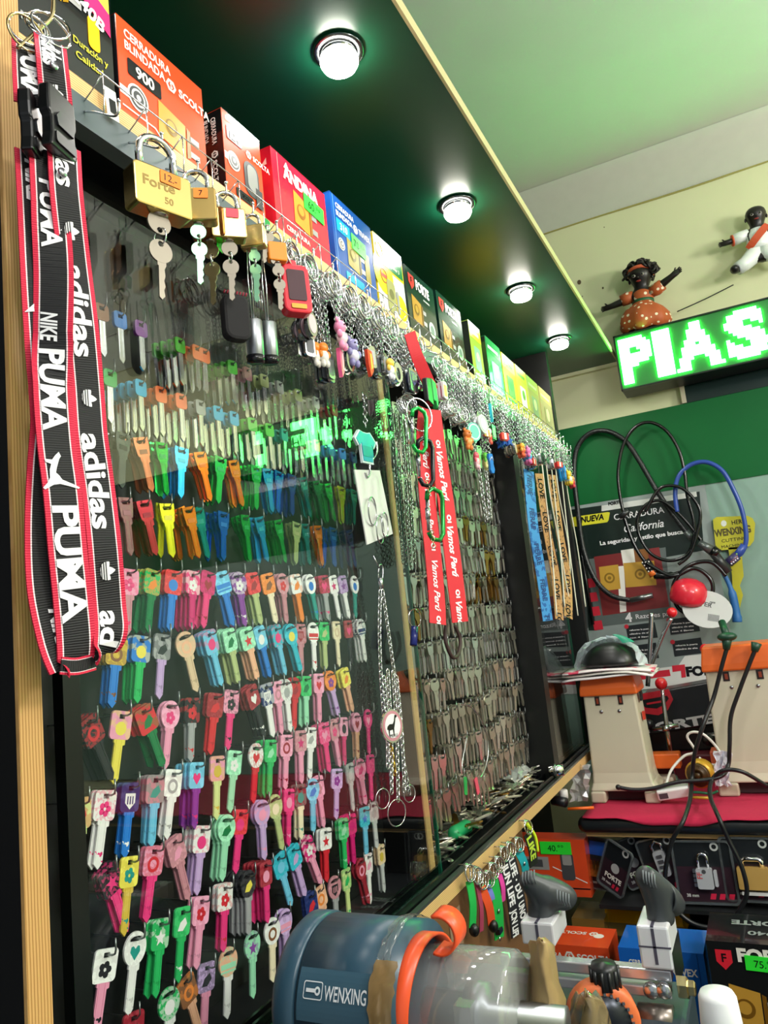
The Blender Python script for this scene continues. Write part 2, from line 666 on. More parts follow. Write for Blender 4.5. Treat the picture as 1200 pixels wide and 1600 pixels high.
WINK, KINK = ink('#f4f2ea'), ink('#15161a')
GOLD, GOLDD = ink('#c49a3c', .3), ink('#8a6a24', .3)
GREYI, GREYD = ink('#9a9a98', .3), ink('#4b4c50', .3)
STICK = mat('#2df03a', .5)


def lockbox(y0, y1, h, col, label, art, depth=.085, side=None, x=-.412, z=.4525, cat='lock box', name='lock_box', group='lock boxes on the shelf'):
    """carton standing on the shelf, printed front facing the room"""
    w = y1 - y0
    t = thing(name, label, cat, (x - depth / 2, (y0 + y1) / 2, z), group)
    s = MB()
    s.b2((x - depth, y0, z), (x, y1, z + h), card(col))
    s.b2((x - depth - .0004, y0 - .0004, z + h), (x + .0002, y1 + .0002, z + h + .0006), card(side or col))
    if side:
        s.b2((x - depth, y0 - .0006, z + .001), (x - .0005, y0 + .001, z + h - .001), card(side))
    s.build('carton', t, t.location)
    a = MB()
    art(a, FX((x, y0, z)), w, h)
    a.build('front_print', t, t.location)
    return t


def price(t, x, y, z, txt, w=.034, h=.020, rot=-.06, col=None, M=None, tc=None):
    s = MB()
    M = (M or FX((x, y, z))) @ Matrix.Rotation(rot, 4, 'Z')
    s.prism(rrect(w, h, .0008), .0002, .0009, col or STICK, M)
    s.text(txt, h * .5, tc or KINK, M, 0, -h * .25, al='c', bold=.0, z=.0012)
    o = s.build('price_sticker', t, t.location)
    o['label'] = 'handwritten price sticker'


def lockpic(a, M, x, y, w, h, c1=None, c2=None):
    """picture of a rim lock: plate, cylinder, bolt"""
    c1 = c1 or GOLD
    c2 = c2 or GOLDD
    a.poly([(x, y), (x + w * .72, y - h * .1), (x + w * .75, y + h * .85), (x + w * .04, y + h)], c1, M, .0005)
    a.poly([(x + w * .75, y - h * .08), (x + w * .86, y), (x + w * .88, y + h * .78), (x + w * .78, y + h * .83)], c2, M, .0006)
    a.disc(x + w * .35, y + h * .47, h * .22, c2, M, .0008)
    a.disc(x + w * .34, y + h * .49, h * .15, c1, M, .001)
    a.rect(x + w * .86, y + h * .05, x + w * 1.12, y + h * .22, GREYI, M, .0006)
    a.rect(x + w * .86, y + h * .5, x + w * 1.12, y + h * .66, GREYI, M, .0006)


def dial(a, M, x, y, r):
    a.disc(x, y, r, WINK, M, .0006)
    a.disc(x, y, r * .84, GREYD, M, .0008)
    a.disc(x, y, r * .66, WINK, M, .001)
    a.disc(x, y, r * .5, GREYD, M, .0012)
    a.disc(x, y, r * .22, WINK, M, .0014)


def slogo(a, M, x, y, h, m=None, txt='SCOLTA'):
    m = m or WINK
    a.ringprism(circ(h * .8, 6, x, y + h * .5), circ(h * .5, 6, x, y + h * .5), .0003, .0006, m, M)
    a.text('S', h * .7, m, M, x, y + h * .18, al='c', z=.0007)
    a.text(txt, h, m, M, x + h * 1.2, y, z=.0007, bold=.03)


def art1(a, M, w, h):
    a.poly([(.058, h), (w - .002, h), (w - .002, h - .052), (.058, h - .028)], ink('#c9e04a'), M)
    a.poly([(.058, h - .014), (w - .002, h - .034), (w - .002, h - .056), (.058, h - .034)], ink('#e2316d'), M, .0006)
    a.text('P-240B', .012, WINK, M, w - .055, h - .043, rot=-.33, z=.001, bold=.03)
    lockpic(a, M, .012, h - .056, .050, .045, ink('#e0b21c'), ink('#9a7410'))
    a.prism(rrect(.012, .030, .004, 3, .080, h - .066), .0004, .0008, ink('#e0b21c'), M)
    
    a.text('Duración y', .0062, ink('#c9c23a'), M, .058, .030, w=.036, z=.0007)
    a.text('Calidad', .0062, ink('#c9c23a'), M, .060, .018, w=.028, z=.0007)
    a.text('P-240B', .007, GREYI, M, .01, .014, z=.0007)


def art2(a, M, w, h):
    a.text('CERRADURA', .0085, WINK, M, .008, h - .0165, w=.058, z=.0007)
    a.text('BLINDADA', .0085, WINK, M, .008, h - .028, w=.05, z=.0007)
    a.prism(rrect(.041, .016, .002, 3, .031, h - .043), .0003, .0006, KINK, M)
    a.text('900', .011, WINK, M, .031, h - .0485, al='c', z=.001, bold=.03)
    a.rect(0, .018, .018, .026, WINK, M)
    dial(a, M, .021, .024, .0125)
    slogo(a, M, .066, h - .031, .0085)
    lockpic(a, M, .045, .004, .05, .036)
    a.poly([(.002, .0065), (.04, .0065), (.048, .001), (.049, .002), (.041, .008), (.002, .008)], WINK, M, .0006)


def art3(a, M, w, h):
    a.text('CERRADURA BLINDADA', .005, WINK, M, .005, h - .010, w=.04, z=.0007)
    a.prism(rrect(.026, .015, .002, 3, .019, h - .023), .0003, .0006, KINK, M)
    a.text('124', .009, WINK, M, .019, h - .0275, al='c', z=.001, bold=.03)
    slogo(a, M, .043, h - .033, .006)
    a.rect(0, .037, .012, .045, WINK, M)
    dial(a, M, .0145, .040, .0105)
    a.prism(rrect(.026, .040, .010, 4, .045, .034), .0003, .0008, GREYD, M)
    a.prism(rrect(.018, .030, .007, 4, .046, .036), .0009, .0012, GREYI, M)
    a.rect(.050, .006, .062, .028, GREYD, M, .0013)
    a.prism(rrect(.030, .010, .002, 3, .030, .007), .0003, .0007, KINK, M)
    slogo(a, M, .020, .005, .004)


def art4(a, M, w, h):
    a.rect(.012, 0, .0128, h, ink('#f2a0a6'), M)
    a.text('ANDINA', .016, WINK, M, .022, h - .026, w=.078, z=.0008, bold=.045)
    a.poly([(.024, h - .013), (.03, h - .004), (.036, h - .013)], WINK, M, .001)
    lockpic(a, M, .040, .026, .046, .042, ink('#d8953a'), ink('#a3672a'))
    a.text('CERRADURA', .006, WINK, M, .02, .008, w=.05, z=.0007)


def art5(a, M, w, h):
    a.rect(.006, 0, .007, h, ink('#6ea4df'), M)
    a.text('CERRADURA', .0075, WINK, M, .012, h - .016, w=.05, z=.0007)
    a.text('BLINDADA', .0075, WINK, M, .012, h - .027, w=.044, z=.0007)
    a.rect(.011, h - .049, .047, h - .031, ink('#1fa3c8'), M)
    a.text('310', .010, WINK, M, .029, h - .045, al='c', z=.0009)
    a.disc(.066, h - .024, .0065, WINK, M)
    a.text('T', .007, ink('#1d55a6'), M, .066, h - .0275, al='c', z=.0007)
    a.text('TRAVEX', .0085, WINK, M, .074, h - .0275, w=.033, z=.0007)
    dial(a, M, .019, h - .066, .0085)
    lockpic(a, M, .034, .026, .044, .040, ink('#9c8f3f'), ink('#6f6529'))
    a.prism(rrect(.014, .046, .002, 3, .091, .040), .0004, .001, ink('#9c8f3f'), M)
    a.prism(rrect(.05, .012, .002, 3, .05, .008), .0003, .0006, ink('#1fa3c8'), M)


def art6(a, M, w, h):
    a.rect(0, h * .6, w, h, ink('#e9d81c'), M)
    a.disc(.022, h - .055, .033, ink('#e9d81c'), M, .0004)
    a.disc(w - .02, .022, .020, ink('#e9d81c'), M, .0004)
    a.rect(.025, h - .042, w - .003, h - .012, ink('#0f7a3c'), M, .0007)
    a.text('Seguridad alta', .006, WINK, M, .030, h - .022, w=.055, z=.001)
    a.text('Sobreponer 3', .006, WINK, M, .030, h - .036, w=.05, z=.001)
    a.ringprism(circ(.012, 16, .015, h - .022), circ(.0105, 16, .015, h - .022), .0006, .001, KINK, M)
    a.text('56', .009, KINK, M, .015, h - .0265, al='c', z=.001)
    a.ringprism(circ(.011, 16, .022, h - .060), circ(.0095, 16, .022, h - .060), .0006, .001, ink('#c25340'), M)
    a.rect(.014, h - .063, .030, h - .057, ink('#c25340'), M, .0008)
    a.prism(rrect(.028, .052, .008, 3, .042, .028), .0008, .0012, ink('#a4a46a'), M)
    a.disc(.042, .032, .008, ink('#77774a'), M, .0014)
    a.prism(rrect(.008, .036, .003, 3, .064, .026), .0008, .0012, GREYI, M)


def art_forte(a, M, w, h):
    a.poly([(.010, h - .009), (.032, h - .009), (.032, h - .024), (.021, h - .034), (.010, h - .024)], ink('#d63a34'), M, .0006)
    a.text('F', .011, KINK, M, .021, h - .024, al='c', z=.001)
    a.text('FORTE', .017, WINK, M, .038, h - .0275, w=.055, z=.0008, bold=.045)
    a.rect(.066, h - .038, .092, h - .035, GREYI, M)
    lockpic(a, M, .014, .022, .05, .042, ink('#b28a34'), ink('#77591c'))
    a.disc(w - .027, .026, .014, ink('#b9c9bd'), M, .0007)
    a.disc(w - .027, .026, .008, ink('#6f8a7c'), M, .0009)


def art_plain(c1, c2, c3):
    def f(a, M, w, h):
        a.rect(0, h * .72, w, h, ink(c1), M)
        a.prism(rrect(w * .5, h * .42, .004, 3, w * .5, h * .38), .0003, .0008, ink(c2), M)
        a.disc(w * .5, h * .42, w * .14, ink(c3), M, .001)
        a.rect(w * .1, h * .8, w * .8, h * .86, ink(c3), M, .0006)
        a.rect(w * .15, h * .06, w * .85, h * .1, ink(c3), M, .0006)
    return f


lockbox(.3305, .431, .118, '#16191a', 'black carton with a yellow lock picture, partly behind the post, first on the shelf', art1, side='#d9c01c')
b2_ = lockbox(.437, .549, .093, '#e8512a', 'orange carton numbered 900 with a brass lock, beside the black and yellow one', art2, side='#141416')
b3 = lockbox(.5795, .646, .093, '#e8512a', 'narrow orange carton numbered 124 with a black side panel', art3, side='#141416')
a = MB()
M3 = frame((-.43, .5787, .54), (0, 0, -1), (1, 0, 0))
a.text('CERRADURA', .006, WINK, M3, .003, .005, w=.03); a.text('BLINDADA', .006, WINK, M3, .003, -.005, w=.026)
a.prism(rrect(.019, .015, .001, 2, .012, -.016), 0, .0005, ink('#d8402c'), M3); a.text('124', .007, WINK, M3, .012, -.0195, al='c', z=.001)
slogo(a, M3, .044, .004, .0055)
a.build('side_print', b3, b3.location)
b4 = lockbox(.668, .788, .100, '#e0243f', 'red carton with a green 60 price sticker and brass lock picture', art4)
price(b4, -.4115, .755, .517, '60.°°', .046, .021, -.05)
a = MB(); M3 = frame((-.43, .6672, .54), (0, 0, -1), (1, 0, 0)); a.text('ANDINA', .008, WINK, M3, .012, -.004, w=.06)
a.poly([(.0, .012), (.008, .004), (.008, .012)], WINK, M3); a.build('side_print', b4, b4.location)
b5 = lockbox(.803, .918, .114, '#1d55a6', 'blue carton numbered 310 with a green 70 price sticker', art5)
price(b5, -.4115, .872, .518, '70.°°', .040, .023, -.05)
a = MB(); M3 = frame((-.427, .8022, .556), (0, 0, -1), (1, 0, 0)); a.text('CERRADURA', .0085, WINK, M3, .006, -.002, w=.055)
a.build('side_print', b5, b5.location)
lockbox(.926, 1.022, .114, '#eef0ea', 'white and yellow carton with a green title band, right of the blue one', art6, side='#d8c21c')
lockbox(1.032, 1.150, .107, '#0f2a22', 'dark green carton with a red shield, left one of two such', art_forte)
lockbox(1.163, 1.283, .114, '#0f2a22', 'dark green carton with a red shield, right one of two such', art_forte)
lockbox(1.325, 1.392, .114, '#b5d84a', 'slim yellow-green carton right of the two dark green ones', art_plain('#d9dc2a', '#8fd8a8', '#e8eecb'), side='#20261f')
lockbox(1.425, 1.522, .114, '#1c9c50', 'bright green carton with a white oval and a dark side edge', art_plain('#128544', '#9fe6cf', '#f0f6f0'), side='#23302a')
lockbox(1.530, 1.625, .110, '#e0c81e', 'yellow carton with dark print, right of the bright green one', art_plain('#e8d41e', '#6b6420', '#3b3a18'))
lockbox(1.635, 1.722, .112, '#d8d24a', 'pale yellow carton with a white stripe, third from the far end', art_plain('#c9c81e', '#f2f2e2', '#6f7a2c'))
lockbox(1.730, 1.830, .112, '#b3b06a', 'olive green carton, second from the far end of the shelf', art_plain('#a8a85c', '#8a9a78', '#c8c49a'))
lockbox(1.842, 1.965, .112, '#b8a878', 'tan carton at the far end of the shelf', art_plain('#b3a06a', '#9a8f68', '#d0c8a0'))
# ------------------------------------------------------------------ shelf hooks and their guard wire
HOOKY = [.392, .438, .482, .521, .562, .602, .638, .672, .714, .754, .799, .839, .879] + [.919 + .0405 * i for i in range(26)]
s = MB()
s.tube([(-.386, .386, .444), (-.386, 1.95, .441)], .0006, STEEL, 5)
gw = s.build('guard_wire', case, CL)
hk = MB()
hk.tube(spline([(-.4065, 0, .4205), (-.395, 0, .4150), (-.378, 0, .4045), (-.373, 0, .4045), (-.3715, 0, .4085), (-.3715, 0, .4135)], 4), .0010, STEEL, 6)
hk.ball((-.3715, 0, .4145), .0016, STEEL)
hk.tube([(-.386, 0, .4445), (-.386, .0004, .425), (-.3865, -.0005, .409)], .0006, STEEL, 5)
hk.tube([(-.386, 0, .444), (-.398, .001, .437), (-.4065, 0, .4295)], .0006, STEEL, 5)
h0 = None
for y in HOOKY:
    if h0 is None:
        h0 = hk.build('shelf_hook', case, (0, 0, 0)); o = h0
    else:
        o = h0.copy(); COL.objects.link(o)
    o.location = Vector((0, y, 0)) - CL
# green price clips on the hook rail
for y, z in ((.633, .432), (.722, .428)):
    t = thing('price_clip', 'small green price clip on the shelf edge ' + ('left of the two, by the orange padlock' if y < .7 else 'right of the two, above the silver rings'), 'price clip', (-.405, y, z))
    s = MB(); M = FX((-.404, y, z)) @ Matrix.Rotation(-.15, 4, 'Z'); s.prism(rrect(.009, .022, .002), 0, .0015, mat('#1d9c46', .4), M); s.text('F', .008, WINK, M, 0, -.004, al='c', z=.002)
    s.build('tab', t, t.location)
    s = MB(); s.b2((-.4065, y - .003, z - .004), (-.404, y + .003, z + .006), mat('#137a36', .4)); s.build('clip', t, t.location)
s = MB()
M = FX((-.403, .417, .441)) @ Matrix.Rotation(.1, 4, 'Z')
s.prism(rrect(.012, .026, .0005), 0, .0006, mat('#f4f4f2', .3), M); s.rect(-.003, -.008, .004, .004, KINK, M, .001)
tag(s.build('price_tag'), 'white folded paper price tag on the shelf edge under the first boxes', 'price tag')
# ================================================================== KEYS
KX = -.475
ROWZ = dict(A=.305, B=.246, C=.191, D=.133, E=.071, F=.014, G=-.045, H=-.102, I=-.157, J=-.214, K=-.268)
C_ = dict(pink='#f2a0c0', hot='#ee3f86', mag='#d8287a', red='#d8303c', dred='#a02838', dust='#c98a98', wht='#f1eff0', lil='#c8a8dc', pur='#8a3fa0', navy='#1d2f6e', blue='#2f7fd8',
          sky='#74c4e8', cyan='#35b8d0', teal='#2a9a90', mint='#9fe0bc', green='#2fb866', dgrn='#1c7a48', olive='#b8c48a', pale='#d4e29a', yel='#eedc5a', gold='#d8b848', org='#f08a3c',
          peach='#f2b898', tan='#dcc0a0', brn='#8a5a3c', grey='#a8a8ac', blk='#2a2a30', cream='#f4e6c8', slv='#c8c8cc')
PEGM = mat('#8f9496', .3, .9)


def inset(pts, k, cx, cy):
    return [(cx + (x - cx) * k, cy + (y - cy) * k) for x, y in pts]


def bow_mesh(style, m, w=.0188, h=.0205, t=.0018, mo=None, mm=None):
    """key head hanging from its slot: local z is the plane normal, origin at the top inside of the slot"""
    n = 6
    top = .0028
    if style == 'round':
        out = [(w * .56 * math.cos(a), top - h * .5 + h * .54 * math.sin(a)) for a in [2 * PI * i / 28 for i in range(28)]]
    elif style == 'ana':
        base = [(w * .5, top), (w * .5, top - h * .35), (w * .42, top - h * .88), (w * .25, top - h), (-w * .25, top - h), (-w * .42, top - h * .88), (-w * .5, top - h * .35), (-w * .5, top)]
        out = []
        for i in range(8):
            a, b = base[i], base[(i + 1) % 8]
            k = 4 if i in (7,) else 3
            out += [(a[0] + (b[0] - a[0]) * j / 3, a[1] + (b[1] - a[1]) * j / 3) for j in range(3)]
        out += [out[-1]] * 0
    else:
        out = rrect(w, h, .0034, n, 0, top - h / 2)
    N = len(out)
    # slot loop with the same count
    sw, sh = (w * .62, .0036) if style != 'plastic' else (w * .36, .0036)
    sy = -sh / 2 + .0002
    cx, cy = 0, top - h / 2
    inn = []
    for x, y in out:
        a = math.atan2((y - cy) / h, (x - cx) / w)
        c_, s_ = math.cos(a), math.sin(a)
        q = 1 / max(abs(c_) / (sw / 2), abs(s_) / (sh / 2))
        inn.append((c_ * q, sy + s_ * q))
    s = MB()
    s.ringprism(out, inn, -t / 2, t / 2, m)
    zf = t / 2 + .0001
    if mo:
        yy = top - h * .62
        I = Matrix.Identity(4)
        r = w * .27
        if mo == 'heart':
            s.poly([(0, yy - r), (r * .95, yy + r * .1), (r * .8, yy + r * .75), (r * .4, yy + r * .85), (0, yy + r * .45), (-r * .4, yy + r * .85), (-r * .8, yy + r * .75), (-r * .95, yy + r * .1)], mm, I, zf)
        elif mo == 'flower':
            for i in range(5):
                a = 2 * PI * i / 5
                s.disc(r * .62 * math.cos(a), yy + r * .62 * math.sin(a), r * .45, mm, I, zf, 8)
        elif mo == 'star':
            s.poly([((r * 1.15 if i % 2 == 0 else r * .5) * math.sin(PI * i / 5), yy + (r * 1.15 if i % 2 == 0 else r * .5) * math.cos(PI * i / 5)) for i in range(10)], mm, I, zf)
        elif mo == 'disc':
            s.disc(0, yy, r, mm, I, zf, 12)
        elif mo == 'stripe':
            s.rect(-w * .46, yy - r * .5, w * .46, yy + r * .3, mm, I, zf)
            s.rect(-w * .46, yy - r * 1.05, w * .46, yy - r * .75, mm, I, zf)
        elif mo == 'leaf':
            s.poly([(-r, yy - r * .7), (r * .2, yy - r * .8), (r * 1.1, yy + r * .1), (r * .6, yy + r), (-r * .5, yy + r * .4)], mm, I, zf)
        elif mo == 'ring':
            s.ringprism(circ(r * 1.1, 14, 0, yy), circ(r * .65, 14, 0, yy), t / 2, zf, mm)
        elif mo == 'crest':
            s.poly([(-r, yy + r), (r, yy + r), (r, yy - r * .3), (0, yy - r * 1.2), (-r, yy - r * .3)], mm, I, zf)
            for q in (-.5, 0, .5):
                s.rect(q * r - r * .12, yy - r * .5, q * r + r * .12, yy + r * .6, m, I, zf + .0001)
    return s


def blade_mesh(m, y0=-.0172, L=.0305, w=.0078, t=.0016, sh=True):
    s = MB()
    h = w / 2
    y1 = y0 - L
    pts = [(h, y0), (h, y1 + .0045), (.0006, y1), (-h, y1 + .004), (-h, y0)]
    if sh:
        pts = [(h * 1.5, y0), (h * 1.5, y0 - .0045), (h, y0 - .0052)] + pts[1:4] + [(-h, y0 - .0035), (-h * 1.25, y0 - .003), (-h * 1.25, y0)]
    s.prism(pts[::-1], -t / 2, t / 2, m)
    for q in (-.3, .35):
        s.b2((q * w - .0006, y1 + .006, -t / 2 - .0003), (q * w + .0006, y0 - .001, t / 2 + .0003), m)
    return s


YZX = Matrix(((0, 0, 1, 0), (1, 0, 0, 0), (0, 1, 0, 0), (0, 0, 0, 1)))   # local (x,y,z) -> world (y,z,x)


def kmesh(mb):
    for i, v in enumerate(mb.v):
        mb.v[i] = YZX @ v
    return mb


PEGC = [0]
pegproto = None
PEGS = MB()


def peg(y, z, x1=-.468):
    global pegproto
    z0_ = z
    if pegproto is None:
        g = MB()
        g.tube([(0, 0, 0), (.0515, 0, .0004), (.0545, 0, .0015), (.0555, 0, .0045), (.0555, 0, .0125)], .00085, PEGM, 5)
        pegproto = g.build('peg_hook', case, (0, 0, 0))
        o = pegproto
    elif PEGC[0] < 100:
        o = pegproto.copy(); COL.objects.link(o)
    else:
        PEGS.tube([(-.5205, y, z - .0014), (x1 - .003, y, z - .0010), (x1, y, z + .002), (x1, y, z + .011)], .00085, PEGM, 4)
        return
    PEGC[0] += 1
    o.location = Vector((-.5205, y, z - .0014)) - CL


# row, pixel of the key head top, count, head, motif colour, motif, blade, tilt(deg), words
DK = '''E 197 903 4 pink hot flower dust 6 pink with a red flower
E 235 900 4 green org leaf dgrn 12 green with an orange leaf
E 268 900 3 red blue disc blue 10 red and blue
E 297 898 4 hot wht flower mag 8 hot pink with a white flower
E 322 898 5 mag dred heart hot 14 magenta with a dark heart
E 340 893 2 sky blue stripe blue -14 light blue striped
E 367 897 4 pur wht flower pur -6 purple with a white flower
E 388 895 4 red dred leaf olive -10 red with olive blade
E 412 897 1 org brn leaf cream -10 orange with a cream blade
E 436 897 3 dust red flower dust -2 dusty pink with a red flower
E 456 897 2 wht org leaf org -8 white and orange
E 478 899 2 wht blue disc teal -12 white with a blue disc
E 500 900 3 dred hot heart grey -4 dark red with a pink heart
E 514 898 1 wht mag star wht -10 white with a magenta star, left
E 529 898 2 lil pur star wht -10 lilac with a purple star
E 549 900 1 wht blue disc teal 8 white with a teal blade
F 180 1010 3 gold brn ring blue 10 gold with a brown ring and blue blade
F 217 1005 4 blue yel disc green 10 blue with a yellow disc and green blade
F 250 997 1 grey blk leaf lil 10 grey with a dark leaf and lilac blade
F 283 993 1 tan peach ring tan -12 tan
F 322 990 3 sky hot disc sky -16 sky blue with a pink disc
F 352 988 4 mint dgrn leaf olive -12 mint with a green leaf
F 379 983 3 mint red star peach -14 mint with a red star
F 400 980 2 sky wht disc blue -16 blue with a pale disc
F 426 980 3 cyan hot disc sky -14 cyan with a pink disc
F 447 975 2 cyan yel disc cyan -16 cyan with a yellow disc
F 464 975 2 dust dred crest dust 4 dusty pink with a dark crest
F 484 973 1 wht red stripe wht 4 white with a red stripe
F 501 971 2 green olive leaf olive 4 green with an olive blade
F 520 970 1 cream tan ring cream 2 cream
F 539 971 1 dred hot heart blk 0 thin dark red
F 558 967 3 wht navy stripe wht -4 white with a navy stripe
G 134 1125 4 blk red ring blk -24 black with a red ring
G 187 1116 1 pink yel disc yel 13 pink and yellow
G 219 1107 3 red dgrn leaf dgrn -20 red with a dark green blade
G 263 1104 2 pink hot flower pink 13 pink with a hot pink flower
G 296 1105 2 blk red flower grey 8 black with a red flower
G 333 1090 2 dred red leaf red 13 dark red with a red blade
G 358 1082 1 pink blk flower hot 12 pink with black print
G 388 1077 3 dred wht heart blk -20 dark red with a white heart
G 411 1069 1 navy wht crest wht -6 navy with a white crest
G 428 1062 2 pink dust ring pink -2 pink with a dusty ring
G 441 1062 2 wht grey disc wht -2 plain white
G 456 1060 2 red dred leaf red 10 red with a dark leaf
G 473 1064 2 green dgrn leaf mint 6 green with a dark leaf
G 493 1058 2 pink red heart pink 6 pink with a red heart
G 509 1055 2 org pur flower lil -14 orange with a lilac blade
G 533 1048 2 yel org leaf peach -14 yellow with an orange leaf
H 122 1272 1 pale red heart pale 4 pale yellow with a red heart
H 162 1250 2 wht hot flower wht 13 white with a pink flower
H 201 1243 2 navy wht crest blue 12 navy with a white crest
H 240 1226 3 dust teal leaf sky 10 dusty pink with a teal leaf
H 268 1210 2 wht grey ring wht 14 white with a grey ring
H 303 1198 4 sky hot heart pur 10 sky blue with pink hearts
H 336 1187 1 pink gold disc pale 8 pink with a gold disc
H 363 1176 1 mint wht flower mint 14 mint with a white flower
H 396 1169 1 wht red heart red 13 white with a red heart
H 418 1160 3 green mint leaf green 10 green with a mint leaf
H 443 1150 2 pink dred ring pink 10 pink with a red ring
H 465 1145 2 dust mag star pink 6 dusty pink with a magenta star
H 481 1138 1 wht grey leaf wht 10 white with a grey leaf
H 502 1152 3 hot pink heart hot -4 hot pink with a pink heart
H 516 1130 2 dust hot flower pink -8 dusty pink with a hot pink flower
H 532 1117 2 pink blk disc hot 8 pink with a black disc
H 552 1110 2 pink dred heart peach 8 pink with a dark heart
H 570 1109 1 mag pink heart mag 8 magenta with a pink heart
I 164 1370 2 blk hot star hot -18 black with a pink star
I 199 1352 1 yel teal flower gold 12 yellow with a teal flower
I 238 1335 2 pink red ring hot 14 pink with a red ring, big
I 268 1312 2 dust pink leaf dust -14 dusty pink with a pink leaf
I 313 1302 3 wht hot disc lil 13 white with a pink disc
I 351 1285 3 mint dgrn leaf mint 13 mint green with a dark leaf
I 372 1275 1 red hot disc hot 14 red
I 405 1260 2 lil pink disc lil 2 lilac with a pink disc
I 423 1245 1 olive cream disc olive -8 plain olive
I 447 1235 2 hot pink disc hot 10 hot pink with a pink disc
I 466 1247 2 dred teal disc cream 6 dark red with a cream blade
I 483 1217 1 sky blue leaf sky 6 sky blue with a blue leaf
I 493 1222 2 pink dust flower pink -4 pink with a dusty flower
I 522 1202 1 lil pur flower lil 10 lilac with a purple flower
I 541 1197 1 grey slv disc slv 0 grey
I 556 1185 2 pink hot leaf pink -6 pink with a hot pink leaf
I 573 1178 1 mag hot ring hot 6 magenta with a hot pink ring
J 311 1412 2 pink red flower pink 13 pink with red print
J 348 1388 2 wht red flower hot 9 white with a red flower
J 383 1372 5 blk yel leaf grey 6 black with a yellow leaf
J 411 1357 5 dred pink disc hot 4 dark red with a pink disc
J 430 1340 1 cyan sky disc sky -16 cyan, plain
J 453 1325 2 cyan lil leaf lil -16 cyan with a lilac leaf
J 474 1312 2 mag wht flower pink -22 magenta with a white flower
J 504 1298 2 wht red star red 6 white with a red star
J 532 1290 2 green mint leaf green 4 green with a mint blade
J 546 1303 3 hot mag disc mag 2 hot pink, plain
J 564 1262 1 cyan blue star sky 4 cyan with a blue star
J 578 1254 1 slv grey disc slv 0 silver grey
J 162 1492 1 wht blk flower pink 14 white with black print
J 208 1470 1 wht teal heart wht 13 white with a teal heart
J 247 1450 2 green wht star green 12 green with a white star
J 281 1427 1 green wht leaf green 12 green with a white leaf
K 319 1508 1 lil blk leaf pink 10 lilac with a black leaf
K 353 1490 1 peach mint stripe wht 8 peach with a mint stripe
K 391 1470 1 mint pur star mint 6 mint with a purple star
K 422 1455 1 wht brn ring cream 6 white with a brown ring
K 442 1432 2 lil pink stripe lil 6 lilac with a pink stripe
K 480 1398 2 navy red leaf cream -4 navy with a red leaf
K 493 1386 1 peach org ring peach -12 peach with an orange ring
K 517 1372 1 dust blk crest grey 2 dusty pink with a black crest
K 536 1362 1 pale green leaf pale 2 pale green with a green leaf
K 558 1352 2 dred pink ring dred -14 dark red with a pink ring
K 571 1340 1 wht pink leaf wht 6 white with a pink leaf
K 590 1320 2 tan gold disc slv 2 tan with a gold disc'''
ROWNAME = dict(A='first', B='second', C='third', D='fourth', E='fifth', F='sixth', G='seventh', H='eighth', I='ninth', J='tenth', K='eleventh')
DKR = [l.split(None, 9) for l in DK.split('\n')]
rowcount = {}
_bm = {}


def decor_mats(head, mc, blade):
    h = C_[head]
    b = C_[blade]
    h2 = tuple(min(1, x * 1.2 + .03) for x in lin(h)) if random.random() < .5 else tuple(x * .55 + y * .45 for x, y in zip(lin(h), lin(C_[mc])))
    mh = speckle(h, h2, random.choice([180, 240, 330]), random.choice([.47, .53, .56]), .28, 'noise')
    mb_ = speckle(b, C_[mc] if random.random() < .35 else tuple(x * .72 for x in lin(b)), 130, .62, .25, 'noise')
    return mh, mat(C_[mc], .3), mb_


def decor_key(root_name, label, group, head, mc, mo, blade, style, words):
    t = thing(root_name, label, 'key', (0, 0, 0), group)
    mh, mm, mb_ = decor_mats(head, mc, blade)
    k = kmesh(bow_mesh(style, mh, .0202, .0222, mo=mo, mm=mm)); k.build('bow', t)
    k = kmesh(blade_mesh(mb_, -.0188, .0345, .0080)); k.build('blade', t)
    return t


def hang_keys(proto, n, y, z, tilt, label_f, label_b, group, step=.0042, x0=KX, jit=3.0):
    for i in range(n):
        o = proto if i == 0 else dup(proto)
        o.location = (x0 - i * step, y - .0007 * i + random.uniform(-.0006, .0006), z)
        o.rotation_euler = (R(-tilt + (random.uniform(-jit, jit) if i else 0)), 0, R(random.uniform(-9, 3)))
        o['label'] = label_f if i == 0 else label_b
        if n > 1 and i:
            o['group'] = group
        elif 'group' in o:
            del o['group']


def decor_row(row, y, z, n, head, mc, mo, blade, tilt, words):
    rowcount[row] = rowcount.get(row, 0) + 1
    k = rowcount[row]
    where = '%s hook, %s key row' % (ORD[k], ROWNAME.get(row, 'bottom'))
    style = random.choice(['rect', 'rect', 'rect', 'round'])
    p = decor_key('printed_key', 'x', None, head, mc, mo, blade, style, words)
    words = words.replace(', left', '').replace(', big', '').replace(', plain', '')
    hang_keys(p, n, y, z, tilt, 'key %s, front on %s' % (words, where), 'key hanging behind the front one on %s' % where, 'keys behind on the ' + where)
    peg(y, z)


for r in DKR:
    row, px, py, n = r[0], float(r[1]), float(r[2]), int(r[3])
    y = at(px + 4, py, 'x', KX)[1]
    decor_row(row, y, ROWZ[row], n, r[4], r[5], r[6], r[7], float(r[8]), r[9])
# bottom row, seen only in the lower left corner
for (y, head, mc, mo, blade, tilt, words) in ((.462, 'dred', 'blk', 'leaf', 'red', 8, 'red with black print'), (.500, 'green', 'wht', 'disc', 'wht', 2, 'white and green'), (.520, 'brn', 'org', 'ring', 'peach', -16, 'brown with a peach blade')):
    decor_row('K', y, -.268, 1, head, mc, mo, blade, tilt, words)

